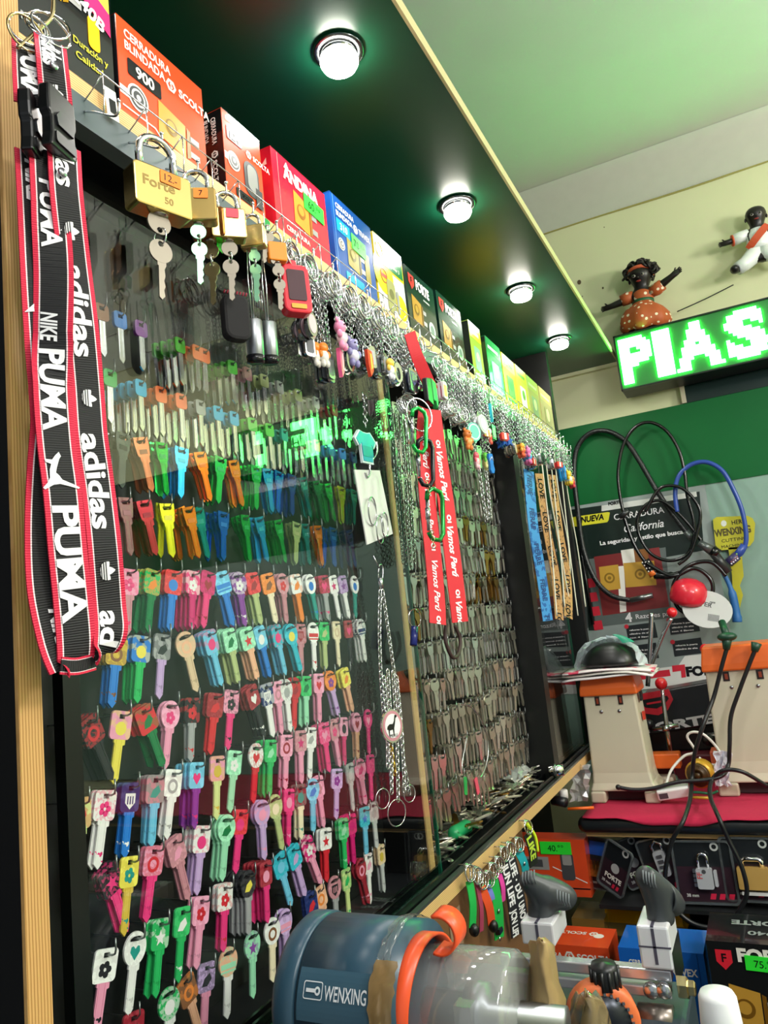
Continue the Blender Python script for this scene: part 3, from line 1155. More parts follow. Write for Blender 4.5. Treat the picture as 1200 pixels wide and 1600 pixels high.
# ------------------------------------------------------------------ anodised blanks (rows three and four)
AK = '''C 190 713 4 blk dark grey
C 216 690 3 brn copper brown
C 249 697 3 green green
C 280 707 4 cyan light blue
C 309 708 3 org orange
C 341 717 4 green green
C 361 723 3 org orange
C 396 725 4 green green
C 414 733 3 cyan light blue
C 432 740 4 blue blue
C 452 745 4 navy dark blue
C 470 748 3 teal teal
C 490 752 3 dgrn dark green
C 508 755 3 green green
C 530 758 2 yel yellow
C 549 765 3 teal teal
D 192 788 3 dust dusty pink
D 222 790 4 dred dark red
D 257 793 2 yel yellow
D 291 798 6 org orange
D 306 803 2 teal teal
D 346 805 4 blue blue
D 379 808 3 green green
D 401 806 3 cyan light blue
D 430 806 4 green green
D 460 812 3 olive olive
D 472 813 3 teal teal
D 492 815 3 org orange
D 516 820 5 blue blue
D 541 825 4 navy dark blue'''
for l in AK.split('\n'):
    row, px, py, n, c, words = l.split(None, 5)
    y = at(float(px) + 3, float(py), 'x', KX)[1]
    rowcount[row] = rowcount.get(row, 0) + 1
    where = '%s hook, %s key row' % (ORD[rowcount[row]], ROWNAME[row])
    m = mat({'org': '#ef8420', 'yel': '#d6d428', 'cyan': '#2aa0d8', 'green': '#1fae4e', 'blue': '#1f62c8', 'blk': '#55585c', 'brn': '#a8603c', 'dred': '#9c2430', 'navy': '#1c3f94', 'teal': '#128a86'}.get(c, C_[c]), .26, .75)
    s = bow_mesh('ana', m, .0165, .019, .0018)
    I = Matrix.Identity(4)
    s.rect(-.0045, -.0128, .0045, -.0085, mat(tuple(x * .7 for x in lin(C_[c])), .4, .5), I, .0012)
    b = blade_mesh(m, -.0158, .032, .0075)
    s.add(b.v, b.f, m)
    kmesh(s)
    o = tag(s.build('coloured_key_blank'), 'x', 'key blank')
    sp = random.choice([4, 8, 14])
    hang_keys(o, int(n), y, ROWZ[row], random.choice([-12, -4, 6, 10]), 'shiny %s key blank, front on %s' % (words, where), 'shiny %s key blank, behind on %s' % (words, where), words + ' blanks behind on the ' + where, .005, KX, sp)
    peg(y, ROWZ[row])
# ------------------------------------------------------------------ plastic-headed blanks (rows one and two)
PKEY = '''A 155 480 1 brn brown
A 185 512 1 blue blue
A 216 517 1 pur purple
A 277 537 4 green green
A 303 540 5 org orange
A 316 553 1 org orange
A 358 563 5 green green
A 382 575 3 dust pink
A 408 585 4 olive olive
A 432 590 4 slv silver grey
A 460 596 4 olive olive
A 488 602 3 slv silver grey
A 516 610 3 dred dark red
B 168 592 2 dgrn green
B 215 593 5 cyan light blue
B 247 610 5 org orange
B 279 620 5 org orange
B 309 630 5 grey grey
B 336 637 4 cyan light blue
B 361 650 4 cyan light blue
B 390 657 4 green green
B 416 664 4 green green
B 440 672 4 teal teal
B 466 680 4 dgrn green
B 490 685 4 peach peach
B 512 690 4 blue blue
B 530 695 3 blue blue
B 547 699 3 navy dark blue'''
BLD = mat('#d9dadd', .16, 1)
for l in PKEY.split('\n'):
    row, px, py, n, c, words = l.split(None, 5)
    y = at(float(px) + 3, float(py), 'x', KX)[1]
    rowcount[row] = rowcount.get(row, 0) + 1
    where = '%s hook, %s key row' % (ORD[rowcount[row]], ROWNAME[row])
    t = thing('plastic_head_key', 'x', 'key blank')
    hm = mat({'cyan': '#2fa6d8', 'org': '#ee6a2c', 'green': '#4fbf3c', 'dgrn': '#1c9a44'}.get(c, C_[c]), .35)
    kmesh(bow_mesh('plastic', hm, .0145, .0155, .003)).build('head', t)
    kmesh(blade_mesh(BLD, -.0122, .034, .0062, .0020, False)).build('blade', t)
    hang_keys(t, int(n), y, ROWZ[row], random.uniform(-2, 2), 'key blank with a %s plastic head, front on %s' % (words, where),
              'key blank with a %s plastic head, behind on %s' % (words, where), words + ' headed blanks behind on the ' + where, .0086, KX, 1.2)
    peg(y, ROWZ[row])

# ------------------------------------------------------------------ silver blanks of the open bay
SILM = [mat('#e2ddd2', .3, 1), mat('#d2cdc2', .36, 1), mat('#ece9e2', .26, 1)]
GLDM = mat('#b98f4a', .28, 1)
SMESH = []
for i in range(4):
    m = SILM[i % 3] if i < 3 else GLDM
    s = bow_mesh(['round', 'rect', 'ana', 'round'][i], m, .0195, .019, .002)
    b = blade_mesh(m, -.0158, .031, .0082, .002, i != 1)
    s.add(b.v, b.f, m)
    SMESH.append(kmesh(s))
sproto = {}
REST = MB()
NSIL = 0
rows2 = [.352 - .0545 * i for i in range(12)]
for ri, z in enumerate(rows2):
    ys = [1.035 + .034 * i for i in range(16)]
    for hi, y in enumerate(ys):
        y += random.uniform(-.003, .003)
        z2 = z + random.uniform(-.004, .004) - (.003 * math.sin(hi) if ri > 6 else 0)
        kind = 3 if (ri, hi) in ((4, 12), (4, 13), (3, 9), (3, 12), (5, 10), (5, 12), (5, 13), (6, 0), (6, 1), (9, 1)) else (ri + hi * hi) % 3
        where = '%s hook, %s row of open bay' % (ORD[hi + 1], ORD[ri + 1])
        peg(y, z2, -.4665)
        nk = random.choice([4, 5, 5, 6])
        tl = random.uniform(-6, 6)
        for q in range(nk):
            loc = Vector((-.4715 - q * .0062, y - q * .0006, z2))
            rot = (R(tl + random.uniform(-5, 5)), 0, R(random.uniform(-16, 10)))
            if q < 2 and NSIL < 300 and not (q == 1 and hi > 10):
                if kind not in sproto:
                    kk = MB(); kk.v, kk.f, kk.m, kk.mats, kk.sm, kk.uv = list(SMESH[kind].v), SMESH[kind].f, SMESH[kind].m, SMESH[kind].mats, SMESH[kind].sm, SMESH[kind].uv
                    o = kk.build('metal_key_blank'); sproto[kind] = o
                else:
                    o = sproto[kind].copy(); COL.objects.link(o)
                o.location, o.rotation_euler = loc, rot
                col = 'brass-coloured' if kind == 3 else 'silver'
                tag(o, '%s key blank, %s on %s' % (col, 'front' if q == 0 else 'second', where), 'key blank')
                NSIL += 1
            else:
                Mx = Matrix.Translation(loc) @ Euler(rot).to_matrix().to_4x4()
                km = SMESH[kind]
                b0 = len(REST.v)
                REST.v += [Mx @ v for v in km.v]
                mi = REST.mi(km.mats[0])
                REST.f += [[b0 + a for a in f] for f in km.f]
                REST.m += [mi] * len(km.f); REST.sm += km.sm; REST.uv += km.uv
o = REST.build('metal_key_blanks'); o['kind'] = 'stuff'
tag(o, 'silver key blanks hanging deeper behind the front ones in the open bay', 'key blanks')
if PEGS.v:
    o = PEGS.build('peg_hooks', case, CL); o['kind'] = 'stuff'
# ------------------------------------------------------------------ loose keys on the ledge
lk = 0
for i in range(130):
    kind = random.choice([0, 1, 2, 0, 1, 2, 3])
    y = 1.03 + .54 * (i / 130) ** .9 + random.uniform(-.02, .02)
    x = random.uniform(-.505, -.468)
    o = sproto[kind].copy(); o.name = 'loose_key'; COL.objects.link(o)
    o.location = (x, min(max(y, 1.02), 1.555), -.327 + random.uniform(0, .016))
    o.rotation_euler = (random.uniform(-.3, .3), R(90) + random.uniform(-.35, .35), random.uniform(0, 6.28))
    for k_ in ('label', 'category', 'group'):
        if k_ in o: del o[k_]
    tag(o, 'loose key lying in the heap on the ledge below the open bay', 'key', 'loose keys heaped on the ledge')
# ================================================================== PADLOCKS, KEYS ON RINGS
def padlock(name, label, loc, w, h, t, yaw, m, sticker=None, text=None, group=None, stt=None, lean=0, sh=.55):
    """loc = inside top of the shackle (where it hangs)"""
    o = thing(name, label, 'padlock', loc, group, (0, R(lean), R(yaw)))
    z0 = -h * sh * 1.0          # top of the body
    s = MB()
    s.bbox((0, 0, z0 - h / 2), (w, t, h), .1 * h, m)
    bd = s.build('body', o, bevel=.0012)
    # shackle: in the local xz plane
    r = w * .30
    sr = w * .062
    pts = [(-r, 0, z0 - .002), (-r, 0, -r * .9)] + [(-r * math.cos(PI * i / 10), 0, -r * .9 + r * .95 * math.sin(PI * i / 10)) for i in range(1, 10)] + [(r, 0, -r * .9), (r, 0, z0 - .002)]
    s = MB(); s.tube(pts, sr, CHROME, 10); s.build('shackle', o)
    s = MB(); s.lathe([(w * .13, 0), (w * .13, -.001), (w * .03, -.0012)], NICKEL, Matrix.Translation((0, 0, z0 - h + .0004)), 14); s.build('keyhole_plug', o)
    F = frame((0, -t / 2, z0 - h / 2), (1, 0, 0), (0, 0, 1))
    if text:
        s = MB(); s.text(text, h * .24, mat('#8f7a48', .4, .8), F, -w * .36, -h * .02, w=w * .55, z=.0002); s.text('50', h * .16, mat('#8f7a48', .4, .8), F, 0, -h * .32, z=.0002); s.build('engraving', o)
    if sticker:
        s = MB(); F2 = F @ Matrix.Translation((w * .12, h * .3, 0)) @ Matrix.Rotation(-.04, 4, 'Z')
        s.prism(rrect(w * .36, h * .3, .001), .0003, .0008, mat(sticker, .5), F2)
        if stt: s.text(stt, h * .17, KINK, F2, 0, -h * .08, al='c', bold=0, z=.001)
        q = s.build('price_sticker', o); q['label'] = 'small coloured price sticker'
    return o


def round_key(s, c, m, rh=.0085, L=.030, M=None, sq=False):
    """flat key in local xz plane hanging down from c (centre of its hole)"""
    F = frame(c, (1, 0, 0), (0, 0, 1))
    F = F if M is None else M @ F
    out = circ(rh, 24, 0, -rh * .62) if not sq else rrect(rh * 2, rh * 1.9, .002, 5, 0, -rh * .62)
    inn = circ(rh * .24, len(out), 0, 0)
    if sq:
        inn = [(x * 2.2, y) for x, y in inn]
    # align loops by angle
    s.ringprism(out, inn, -.0009, .0009, m, F)
    y = -rh * 1.5
    s.prism([(-.0032, y), (-.0032, y - L * .12), (-.0022, y - L * .12), (-.0022, y - L + .002), (0, y - L), (.0026, y - L + .003), (.0018, y - L * .75), (.003, y - L * .65), (.002, y - L * .5), (.0032, y - L * .38), (.0026, y - L * .2), (.0042, y - L * .1), (.0042, y)], -.0008, .0008, m, F)


def key_pair(label, loc, yaw, rh=.0085, L=.028, m=None, sq=False, insert=True, group=None, spread=8):
    o = thing('padlock_keys', label, 'keys', loc, group, (0, 0, R(yaw)))
    m = m or mat('#8f887c', .48, .8)
    rr = rh * .75
    zr = 0
    if insert:   # one key stands upside down in the lock, its head just below it
        s = MB(); F = frame((0, 0, -rh * .2), (1, 0, 0), (0, 0, -1))
        out, inn = circ(rh, 24, 0, -rh * .62), circ(rh * .24, 24, 0, 0)
        F = frame((0, 0, -rh * 1.9), (1, 0, 0), (0, 0, 1))
        s.ringprism(circ(rh, 24, 0, rh * .62), circ(rh * .24, 24, 0, 0), -.0009, .0009, m, F)
        s.b2((-.003, -.0008, -rh * .4), (.003, .0008, rh * .05), m)
        s.build('key', o)
        zr = -rh * 1.9 - rr * .8
    s = MB(); s.torus((0, 0, zr), (1, .2, 0), rr, .0007, CHROME, 18, 5); s.build('ring', o)
    for k in ((0,) if insert else (-1, 1)):
        s = MB(); Mx = Matrix.Translation((0, .0012 * k, zr - rr * .8)) @ Matrix.Rotation(R(spread * k + 2), 4, 'Y')
        round_key(s, (0, 0, 0), m, rh, L, Mx, sq); s.build('key', o)
    return o


BR2 = mat('#c9ad6a', .25, 1.0)
padlock('padlock', 'big brass padlock with orange 12 sticker, hanging nearest the lanyards', (-.3735, .432, .4065), .050, .036, .018, 72, BRASS, '#ff8a1e', 'Forte', stt='12.-', sh=.85)
padlock('padlock', 'small brass padlock with orange sticker seen edge on, beside the big one', (-.3745, .481, .405), .033, .030, .014, 35, BR2, '#ff8a1e', stt='7', sh=.62)
padlock('padlock', 'brass padlock with a red sticker, front one of the pair on the fourth hook', (-.3735, .5215, .405), .032, .029, .013, 44, BR2, '#f0465a', sh=.6)
padlock('padlock', 'dark bronze padlock hanging behind the one with a red sticker', (-.387, .512, .4055), .030, .029, .012, 25, mat('#8a5a2c', .25, 1), sh=.6)
padlock('padlock', 'tiny brass padlock edge on, right of the red-stickered padlock', (-.3745, .562, .403), .024, .022, .011, 20, BRASS, sh=.55)
padlock('padlock', 'tiny orange padlock above the red fob', (-.3745, .602, .404), .019, .020, .009, 50, mat('#f28a1c', .35), sh=.62)
t = thing('price_tag', 'green paper tag stuck under the pair of brass padlocks', 'price tag', (-.385, .522, .358)); s = MB(); s.prism(rrect(.009, .013, .001), 0, .0006, STICK, FX((-.384, .522, .358)) @ Matrix.Rotation(-.2, 4, 'Z')); s.text('9', .006, KINK, FX((-.383, .522, .356))); s.build('tag', t, t.location)
PKS = [(-.3735, .4305, .3455, 70, .0098, .032, None, True, 'two round-headed keys under the big brass padlock'),
       (-.3745, .480, .357, 42, .0066, .026, mat('#8fc9a4', .3, .8), True, 'pair of keys with a green glint under the edge-on padlock'),  # metal of both keys tinted green
       (-.3735, .5215, .360, 40, .0072, .026, None, True, 'pair of round keys under the red-stickered padlock'),
       (-.387, .512, .358, 20, .0072, .027, mat('#c9bd92', .3, 1), True, 'pair of keys under the dark bronze padlock'),
       (-.3745, .562, .368, 30, .0055, .028, mat('#8fc9a4', .3, .8), True, 'pair of keys under the tiny brass padlock'),
       (-.379, .594, .4045, 60, .0062, .024, None, False, 'bunch of bent small keys hanging left of the orange padlock'),
       (-.3745, .602, .370, 40, .006, .022, None, True, 'pair of small keys under the orange padlock')]
for x, y, z, yaw, rh, L, m, ins, lb in PKS:
    key_pair(lb, (x, y, z), yaw, rh, L, m, False, ins)


# ================================================================== KEYCHAINS ON THE SHELF HOOKS
def links(s, z0, z1, m, x=0, y=0, r=.0033, th=.00072, sway=0):
    n = max(2, int((z0 - z1) / (r * 1.45)))
    for i in range(n + 1):
        z = z0 + (z1 - z0) * i / n
        s.torus((x + sway * i / n, y, z), (1, .35, 0) if i % 2 else (.3, -1, 0), r, th, m, 8, 4)


def rings(s, n, z=-.0105, Rr=.0112, m=None):
    for i in range(n):
        s.torus((-.0034 * i, random.uniform(-.001, .001), z + random.uniform(-.001, .001)), (1, random.uniform(-.35, .25), 0), Rr, .0009, m or CHROME, 18, 5)


def charm(s, kind, z, m, m2):
    """charm hanging from z downwards, its face towards +x"""
    F = FX((0, 0, z))
    t = .0016
    if kind == 'tag':
        s.prism(rrect(.015, .028, .004, 4, 0, -.014), -t, t, m, F); s.prism(rrect(.010, .018, .002, 3, 0, -.015), t, t + .0004, m2, F)
    elif kind == 'shield':
        s.prism(rrect(.022, .032, .004, 4, 0, -.016), -t, t, m, F); s.poly([(-.008, -.004), (.008, -.004), (.008, -.017), (0, -.024), (-.008, -.017)], m2, F, t + .0003)
        for q in (-.004, 0, .004): s.rect(q - .001, -.019, q + .001, -.006, m, F, t + .0006)
    elif kind == 'oval':
        s.prism([(x * .75, y - .014) for x, y in circ(.014, 20)], -t, t, m, F); s.prism([(x * .75, y - .014) for x, y in circ(.0105, 20)], t, t + .0004, m2, F)
    elif kind == 'disc':
        s.prism([(x, y - .016) for x, y in circ(.016, 24)], -t, t, m, F); s.ringprism([(x, y - .016) for x, y in circ(.0135, 24)], [(x, y - .016) for x, y in circ(.0115, 24)], t, t + .0005, m2, F)
    elif kind == 'flipflop':
        s.prism([(-.005, 0), (.005, 0), (.0065, -.008), (.0045, -.018), (.006, -.028), (.003, -.034), (-.003, -.034), (-.006, -.028), (-.0045, -.018), (-.0065, -.008)][::-1], -.002, .002, m, F)
        s.tube([(.002, -.005, z - .012), (.004, 0, z - .006), (.002, .005, z - .012)], .0008, m2, 5)
    elif kind == 'bear':
        s.ball((0, 0, z - .008), .0085, m, (.8, 1, .95)); s.ball((.001, 0, z - .021), .0075, m2, (.8, 1, 1.05))
        for q in (-1, 1):
            s.ball((0, q * .0065, z - .001), .0033, m, (.7, 1, 1)); s.ball((.002, q * .008, z - .018), .0034, m, (1, 1, 1.4)); s.ball((.002, q * .0045, z - .030), .0038, m, (1, 1, 1.3))
            s.ball((.0066, q * .003, z - .007), .0010, KINK)
        s.ball((.0068, 0, z - .010), .0014, m2)
    elif kind == 'figure':
        s.ball((0, 0, z - .006), .0062, m, (.8, 1, 1)); s.ball((0, 0, z - .016), .0062, m2, (.75, 1, 1.2))
        for q in (-1, 1):
            s.ball((.001, q * .0055, z - .014), .0026, m, (1, 1, 1.6)); s.ball((.001, q * .003, z - .0245), .003, m2, (1, 1, 1.5))
    elif kind == 'shirt':
        s.prism([(-.007, 0), (-.003, -.0015), (.003, -.0015), (.007, 0), (.014, -.007), (.010, -.012), (.0075, -.010), (.0075, -.026), (-.0075, -.026), (-.0075, -.010), (-.010, -.012), (-.014, -.007)][::-1], -t, t, m, F)
        s.rect(-.0065, -.018, .0065, -.013, m2, F, t + .0003)
    elif kind == 'flag':
        s.prism(rrect(.020, .013, .001, 2, 0, -.008), -t, t, m, F); s.rect(-.0033, -.0138, .0033, -.0022, m2, F, t + .0003)
    elif kind == 'star':
        s.prism([((.011 if i % 2 == 0 else .005) * math.sin(PI * i / 5), (.011 if i % 2 == 0 else .005) * math.cos(PI * i / 5) - .010) for i in range(10)][::-1], -t, t, m, F)
    elif kind == 'opener':
        s.ringprism([(x * .7, y - .014) for x, y in circ(.014, 20)], [(x * .55, y - .016) for x, y in circ(.0085, 20)], -t, t, m, F)
    elif kind == 'rings':
        for q in range(4): s.torus((-.002 * q, .003 * (q - 1.5), z - .013), (1, .3 * (q - 1.5), .1), .0125, .0009, m, 18, 5)
    elif kind == 'slab':
        s.prism([(-.006, 0), (.004, -.001), (.006, -.012), (.004, -.026), (-.003, -.034), (-.006, -.02)][::-1], -.0022, .0022, m, F); s.poly([(-.002, -.004), (.003, -.005), (.003, -.022), (-.002, -.026)], m2, F, .0026)
    elif kind == 'bottle':
        s.lathe([(.0032, 0), (.0032, -.008), (.0085, -.011), (.0085, -.042), (.007, -.044)], m, Matrix.Translation((0, 0, z)), 14); s.lathe([(.0036, .001), (.0036, -.007)], m2, Matrix.Translation((0, 0, z)), 12)


ck = lambda c: mat(c, .3, spec=.5)
kc_n = [0]


def keychain(y, n, kind, c1, c2, words, z=.4035, chain=.030, x=-.3765, metal=False, nr=1, chm=None, yaw=0):
    """n like keychains on one shelf hook"""
    chm = chm or STEEL
    m1 = c1 if not isinstance(c1, str) else (mat(c1, .2, 1) if metal else ck(c1))
    m2 = c2 if not isinstance(c2, str) else ck(c2)
    k = thing('keychain', 'x', 'keychain', (x, y, z))
    s = MB(); rings(s, nr); s.build('split_ring', k)
    zc = -.021
    if chain:
        s = MB(); links(s, -.0215, -.021 - chain, chm); s.build('chain', k); zc = -.023 - chain
    s = MB(); charm(s, kind, zc, m1, m2); s.build('charm', k)
    for i in range(n):
        o = k if i == 0 else dup(k)
        o.location = (x - .0052 * i, y + random.uniform(-.003, .003) + (.0022 * i if n > 2 else .004 * i), z)
        o.rotation_euler = (R(random.uniform(-3, 3)), 0, R(yaw + random.uniform(-25, 12)))
        o['label'] = ('keychain with %s' % words) if i == 0 else 'keychain behind the one with %s' % words
        if n > 1 and i: o['group'] = 'keychains like the one with ' + words
    
    return k


STL = '#c6c8cc'
keychain(.663, 5, 'oval', STL, '#d9c4cc', 'a silver oval tag, right of the red fob', metal=True, chain=.040)
keychain(.672, 2, 'tag', STL, '#3a3d44', 'a dark framed tag, under the silver rings', metal=True, chain=.055, x=-.39)
keychain(.690, 2, 'figure', '#f08a2c', '#e8e4da', 'an orange and white figure', chain=.062, x=-.385)
keychain(.716, 4, 'tag', STL, '#8e9298', 'a plain steel tag', metal=True, chain=.070, x=-.388)
keychain(.7125, 1, 'bear', '#f59ac0', '#f8dbe4', 'a pink bear figure', chain=.034, x=-.370)
keychain(.722, 1, 'slab', '#ee5f96', '#f6b6cc', 'a hot pink shoe, below the pink bear', chain=.066, x=-.376)
keychain(.754, 1, 'bear', '#8c86b8', '#dcd8ea', 'a purple and white bear figure', chain=.044, x=-.374)
keychain(.760, 3, 'opener', STL, STL, 'a steel ring-shaped opener, by the purple bear', metal=True, chain=.050, x=-.386)
keychain(.790, 1, 'slab', '#e8482c', '#f2b84c', 'a red and orange slab', chain=.046, x=-.374)
keychain(.800, 5, 'tag', STL, '#b8bcc2', 'a bright steel tag, beside the red slab', metal=True, chain=.036)
keychain(.838, 5, 'tag', STL, '#a0a4aa', 'a steel tag, left of the club shield', metal=True, chain=.034)
keychain(.842, 1, 'figure', '#f2c84c', '#dcdce4', 'a small gold figure', chain=.042, x=-.370)
keychain(.880, 4, 'opener', STL, STL, 'a steel opener, behind the club shield', metal=True, chain=.036)
keychain(.917, 2, 'shield', STL, '#5a5f8c', 'a steel club shield in stripes', metal=True, chain=.036, x=-.372)
keychain(.925, 3, 'rings', CHROME, CHROME, 'a bunch of big rings, below the club shield', chain=.066, x=-.384)
keychain(.957, 1, 'flipflop', '#25b3d8', '#f0f4f4', 'a turquoise flip-flop', chain=.034, x=-.370)
keychain(.965, 4, 'star', STL, STL, 'a steel star, behind the turquoise flip-flop', metal=True, chain=.030)
keychain(1.05, 3, 'tag', '#e8d8dc', '#d84a5c', 'a white and pink tag, beside the red straps', chain=.018)
keychain(1.085, 5, 'rings', CHROME, CHROME, 'a ring bunch, first right of the red lanyards', chain=.036)
keychain(1.125, 5, 'rings', CHROME, CHROME, 'a ring bunch, second right of the red lanyards', chain=.040)
keychain(1.165, 5, 'rings', STEEL, STEEL, 'a ring bunch, third right of the red lanyards', chain=.038)
keychain(1.155, 2, 'disc', '#6fd6bc', '#e4f2ee', 'a mint green hoop', chain=.062, x=-.372)
keychain(1.190, 2, 'disc', '#e4e6e4', '#c4c8c6', 'a big pale disc', chain=.042, x=-.368)
keychain(1.205, 4, 'opener', STL, STL, 'a steel opener, right of the big pale disc', metal=True, chain=.030)
keychain(1.215, 1, 'flag', '#d23c40', '#f2f0ee', 'a red and white flag, below the pale disc', chain=.060, x=-.372)
keychain(1.235, 1, 'figure', '#f0f0ee', '#e05a4c', 'a white and red figure', chain=.056, x=-.372)
keychain(1.140, 1, 'bear', '#d87a34', '#f0a85a', 'a shiny orange brown bear', chain=.076, x=-.378)
keychain(1.19, 2, 'figure', '#ee6a78', '#f4c4cc', 'a pink and red figure, above the steel chain', chain=.104, x=-.384)
keychain(1.225, 2, 'figure', '#6cd04c', '#e8e69a', 'a lime green figure', chain=.100, x=-.380)
keychain(1.215, 1, 'flipflop', '#2a7ad0', '#e4ecf4', 'a blue flip-flop', chain=.104, x=-.374)
keychain(1.26, 1, 'slab', '#30b8d0', '#e8f4f4', 'a long turquoise and white slab', chain=.008, x=-.370)
keychain(1.28, 6, 'tag', STL, '#a8acb0', 'a steel tag, under the turquoise slab', metal=True, chain=.040)
keychain(1.325, 2, 'flag', '#e23438', '#f4f2f0', 'a red and white flag, middle of the row', chain=.046, x=-.370)
keychain(1.365, 5, 'star', '#2a56b0', '#2a56b0', 'a dark blue star', chain=.044)
keychain(1.41, 5, 'oval', STL, '#c8b8a0', 'a tan oval tag', metal=True, chain=.046)
keychain(1.45, 3, 'figure', '#f0a83c', '#d85a34', 'an orange figure, far half of the row', chain=.044, x=-.372)
keychain(1.49, 3, 'bear', '#e87ab4', '#5aa0e0', 'a pink and blue bear', chain=.046, x=-.372)
keychain(1.525, 2, 'flag', '#e0282c', '#f6f2f2', 'a red and white flag, below the tan box', chain=.062, x=-.372)
keychain(1.56, 6, 'tag', STL, '#9aa09c', 'a steel tag, left of the blue strap', metal=True, chain=.050)
keychain(1.62, 5, 'opener', STL, STL, 'a steel opener over the blue strap', metal=True, chain=.034)
keychain(1.67, 4, 'star', STL, STL, 'a steel star above the blue strap', metal=True, chain=.034)
keychain(1.72, 3, 'oval', STL, '#f0f0f0', 'a white oval tag over white cords', metal=True, chain=.030)
keychain(1.78, 3, 'flag', '#e03a3c', '#f2f2f2', 'a red and white flag, third from the far end', chain=.030, x=-.372)
keychain(1.82, 4, 'flipflop', '#2a9ae0', '#e8f0f4', 'a bright blue flip-flop, second from the far end', chain=.036, x=-.372)
keychain(1.86, 3, 'bear', '#f0c83c', '#e8e8e4', 'a yellow and white bear at the far end', chain=.042, x=-.372)
keychain(1.90, 3, 'figure', '#e89a70', '#d83a4c', 'a peach and red figure at the far end', chain=.05, x=-.372)
# steel rings bunched on the hooks just right of the orange padlock
for i, (y, z, n) in enumerate(((.628, .4035, 4), (.664, .404, 6), (.7135, .404, 6), (.752, .402, 5), (.783, .402, 3), (.826, .4025, 7), (.866, .402, 7))):
    o = thing('ring_bunch', 'bunch of steel split rings on the %s of seven hooks counted from the red fob' % ORD[i + 1], 'split rings', (-.371, y, z), 'bunches of split rings')
    for q in range(n):
        s = MB(); s.torus((-.0040 * q, random.uniform(-.001, .001), -.0140), (1, random.uniform(-.3, .1), 0), .0145, .0012, CHROME, 22, 6); s.build('split_ring', o)
# red fob with a dark screen
o = thing('key_fob', 'glossy red plastic fob with a dark window hanging among the rings', 'key fob', (-.372, .624, .381), None, (0, R(-4), R(-38)))
RED = mat('#e0283c', .25, coat=.4)
s = MB(); s.bbox((0, 0, -.034), (.030, .014, .054), .007, RED, Matrix.Rotation(PI / 2, 4, 'Z'), 4); s.b2((-.0035, -.0045, -.008), (.0035, .0045, .000), RED)
s.build('case', o, bevel=.002)
s = MB(); s.prism(rrect(.019, .034, .002, 3, 0, -.031), .0071, .0079, mat('#4a3038', .15), FX((0, 0, 0))); s.build('window', o)
s = MB(); s.prism(rrect(.016, .005, .001, 2, 0, -.0545), .0072, .0082, mat('#d8a83c', .3), FX((0, 0, 0))); s.build('label_strip', o)
s = MB(); s.torus((0, 0, .004), (0, 1, .1), .006, .0009, CHROME); links(s, .022, .006, STEEL); s.build('chain', o)
# black fabric pouch, two steel cylinders with wire loops
o = thing('pouch', 'small black fabric pouch with red stitching at its top edge', 'pouch', (-.382, .534, .312), None, (0, 0, R(-30)))
s = MB(); s.bbox((0, 0, -.021), (.026, .012, .044), .009, mat('#141216', .8), Matrix.Rotation(PI / 2, 4, 'Z'), 4); s.build('body', o, bevel=.003)
s = MB()
for i in range(8): s.tube([(.004, -.011 + .003 * i, .0005), (.003, -.0095 + .003 * i, .004)], .0009, mat('#8c1c34', .7), 5)
s.tube([(0, 0, .0), (0, 0, .03)], .0007, STEEL, 5); s.build('stitching', o)
for i, (y, x, z) in enumerate(((.563, -.383, .299), (.587, -.383, .305))):
    o = thing('steel_cylinder', 'brushed steel cylinder on a wire loop, %s of two left of the red fob' % ('left' if i == 0 else 'right'), 'keychain', (x, y, z), None, (R(3), R(3), 0))
    s = MB(); s.lathe([(.0078, 0), (.0084, -.001), (.0084, -.034), (.0078, -.035)], DULL, None, 18); s.build('cylinder', o)
    s = MB(); s.tube([(-.001, 0, 0), (-.002, -.001, .04), (0, -.001, .088 - .012 * i), (.001, .001, .04), (.001, 0, 0)], .0008, STEEL, 5); s.build('wire_loop', o)
    s = MB(); s.lathe([(.0086, -.034), (.0086, -.040), (.007, -.041)], KINK, None, 16); s.build('rubber_tip', o)
# clear plastic tube holder behind them
o = thing('plastic_case', 'clear plastic case of small parts left of the red fob', 'plastic case', (-.394, .590, .356))
s = MB(); s.b2((-.402, .578, .318), (-.386, .604, .352), glassmat('clear_plastic', (.9, .93, .92), 1.4, .08, .04)); s.build('shell', o, o.location)
s = MB()
for i in range(6): s.cyl((-.394, .581 + .004 * i, .325), (-.394, .581 + .004 * i, .345), .0013, STEEL, 6)
s.build('contents', o, o.location)
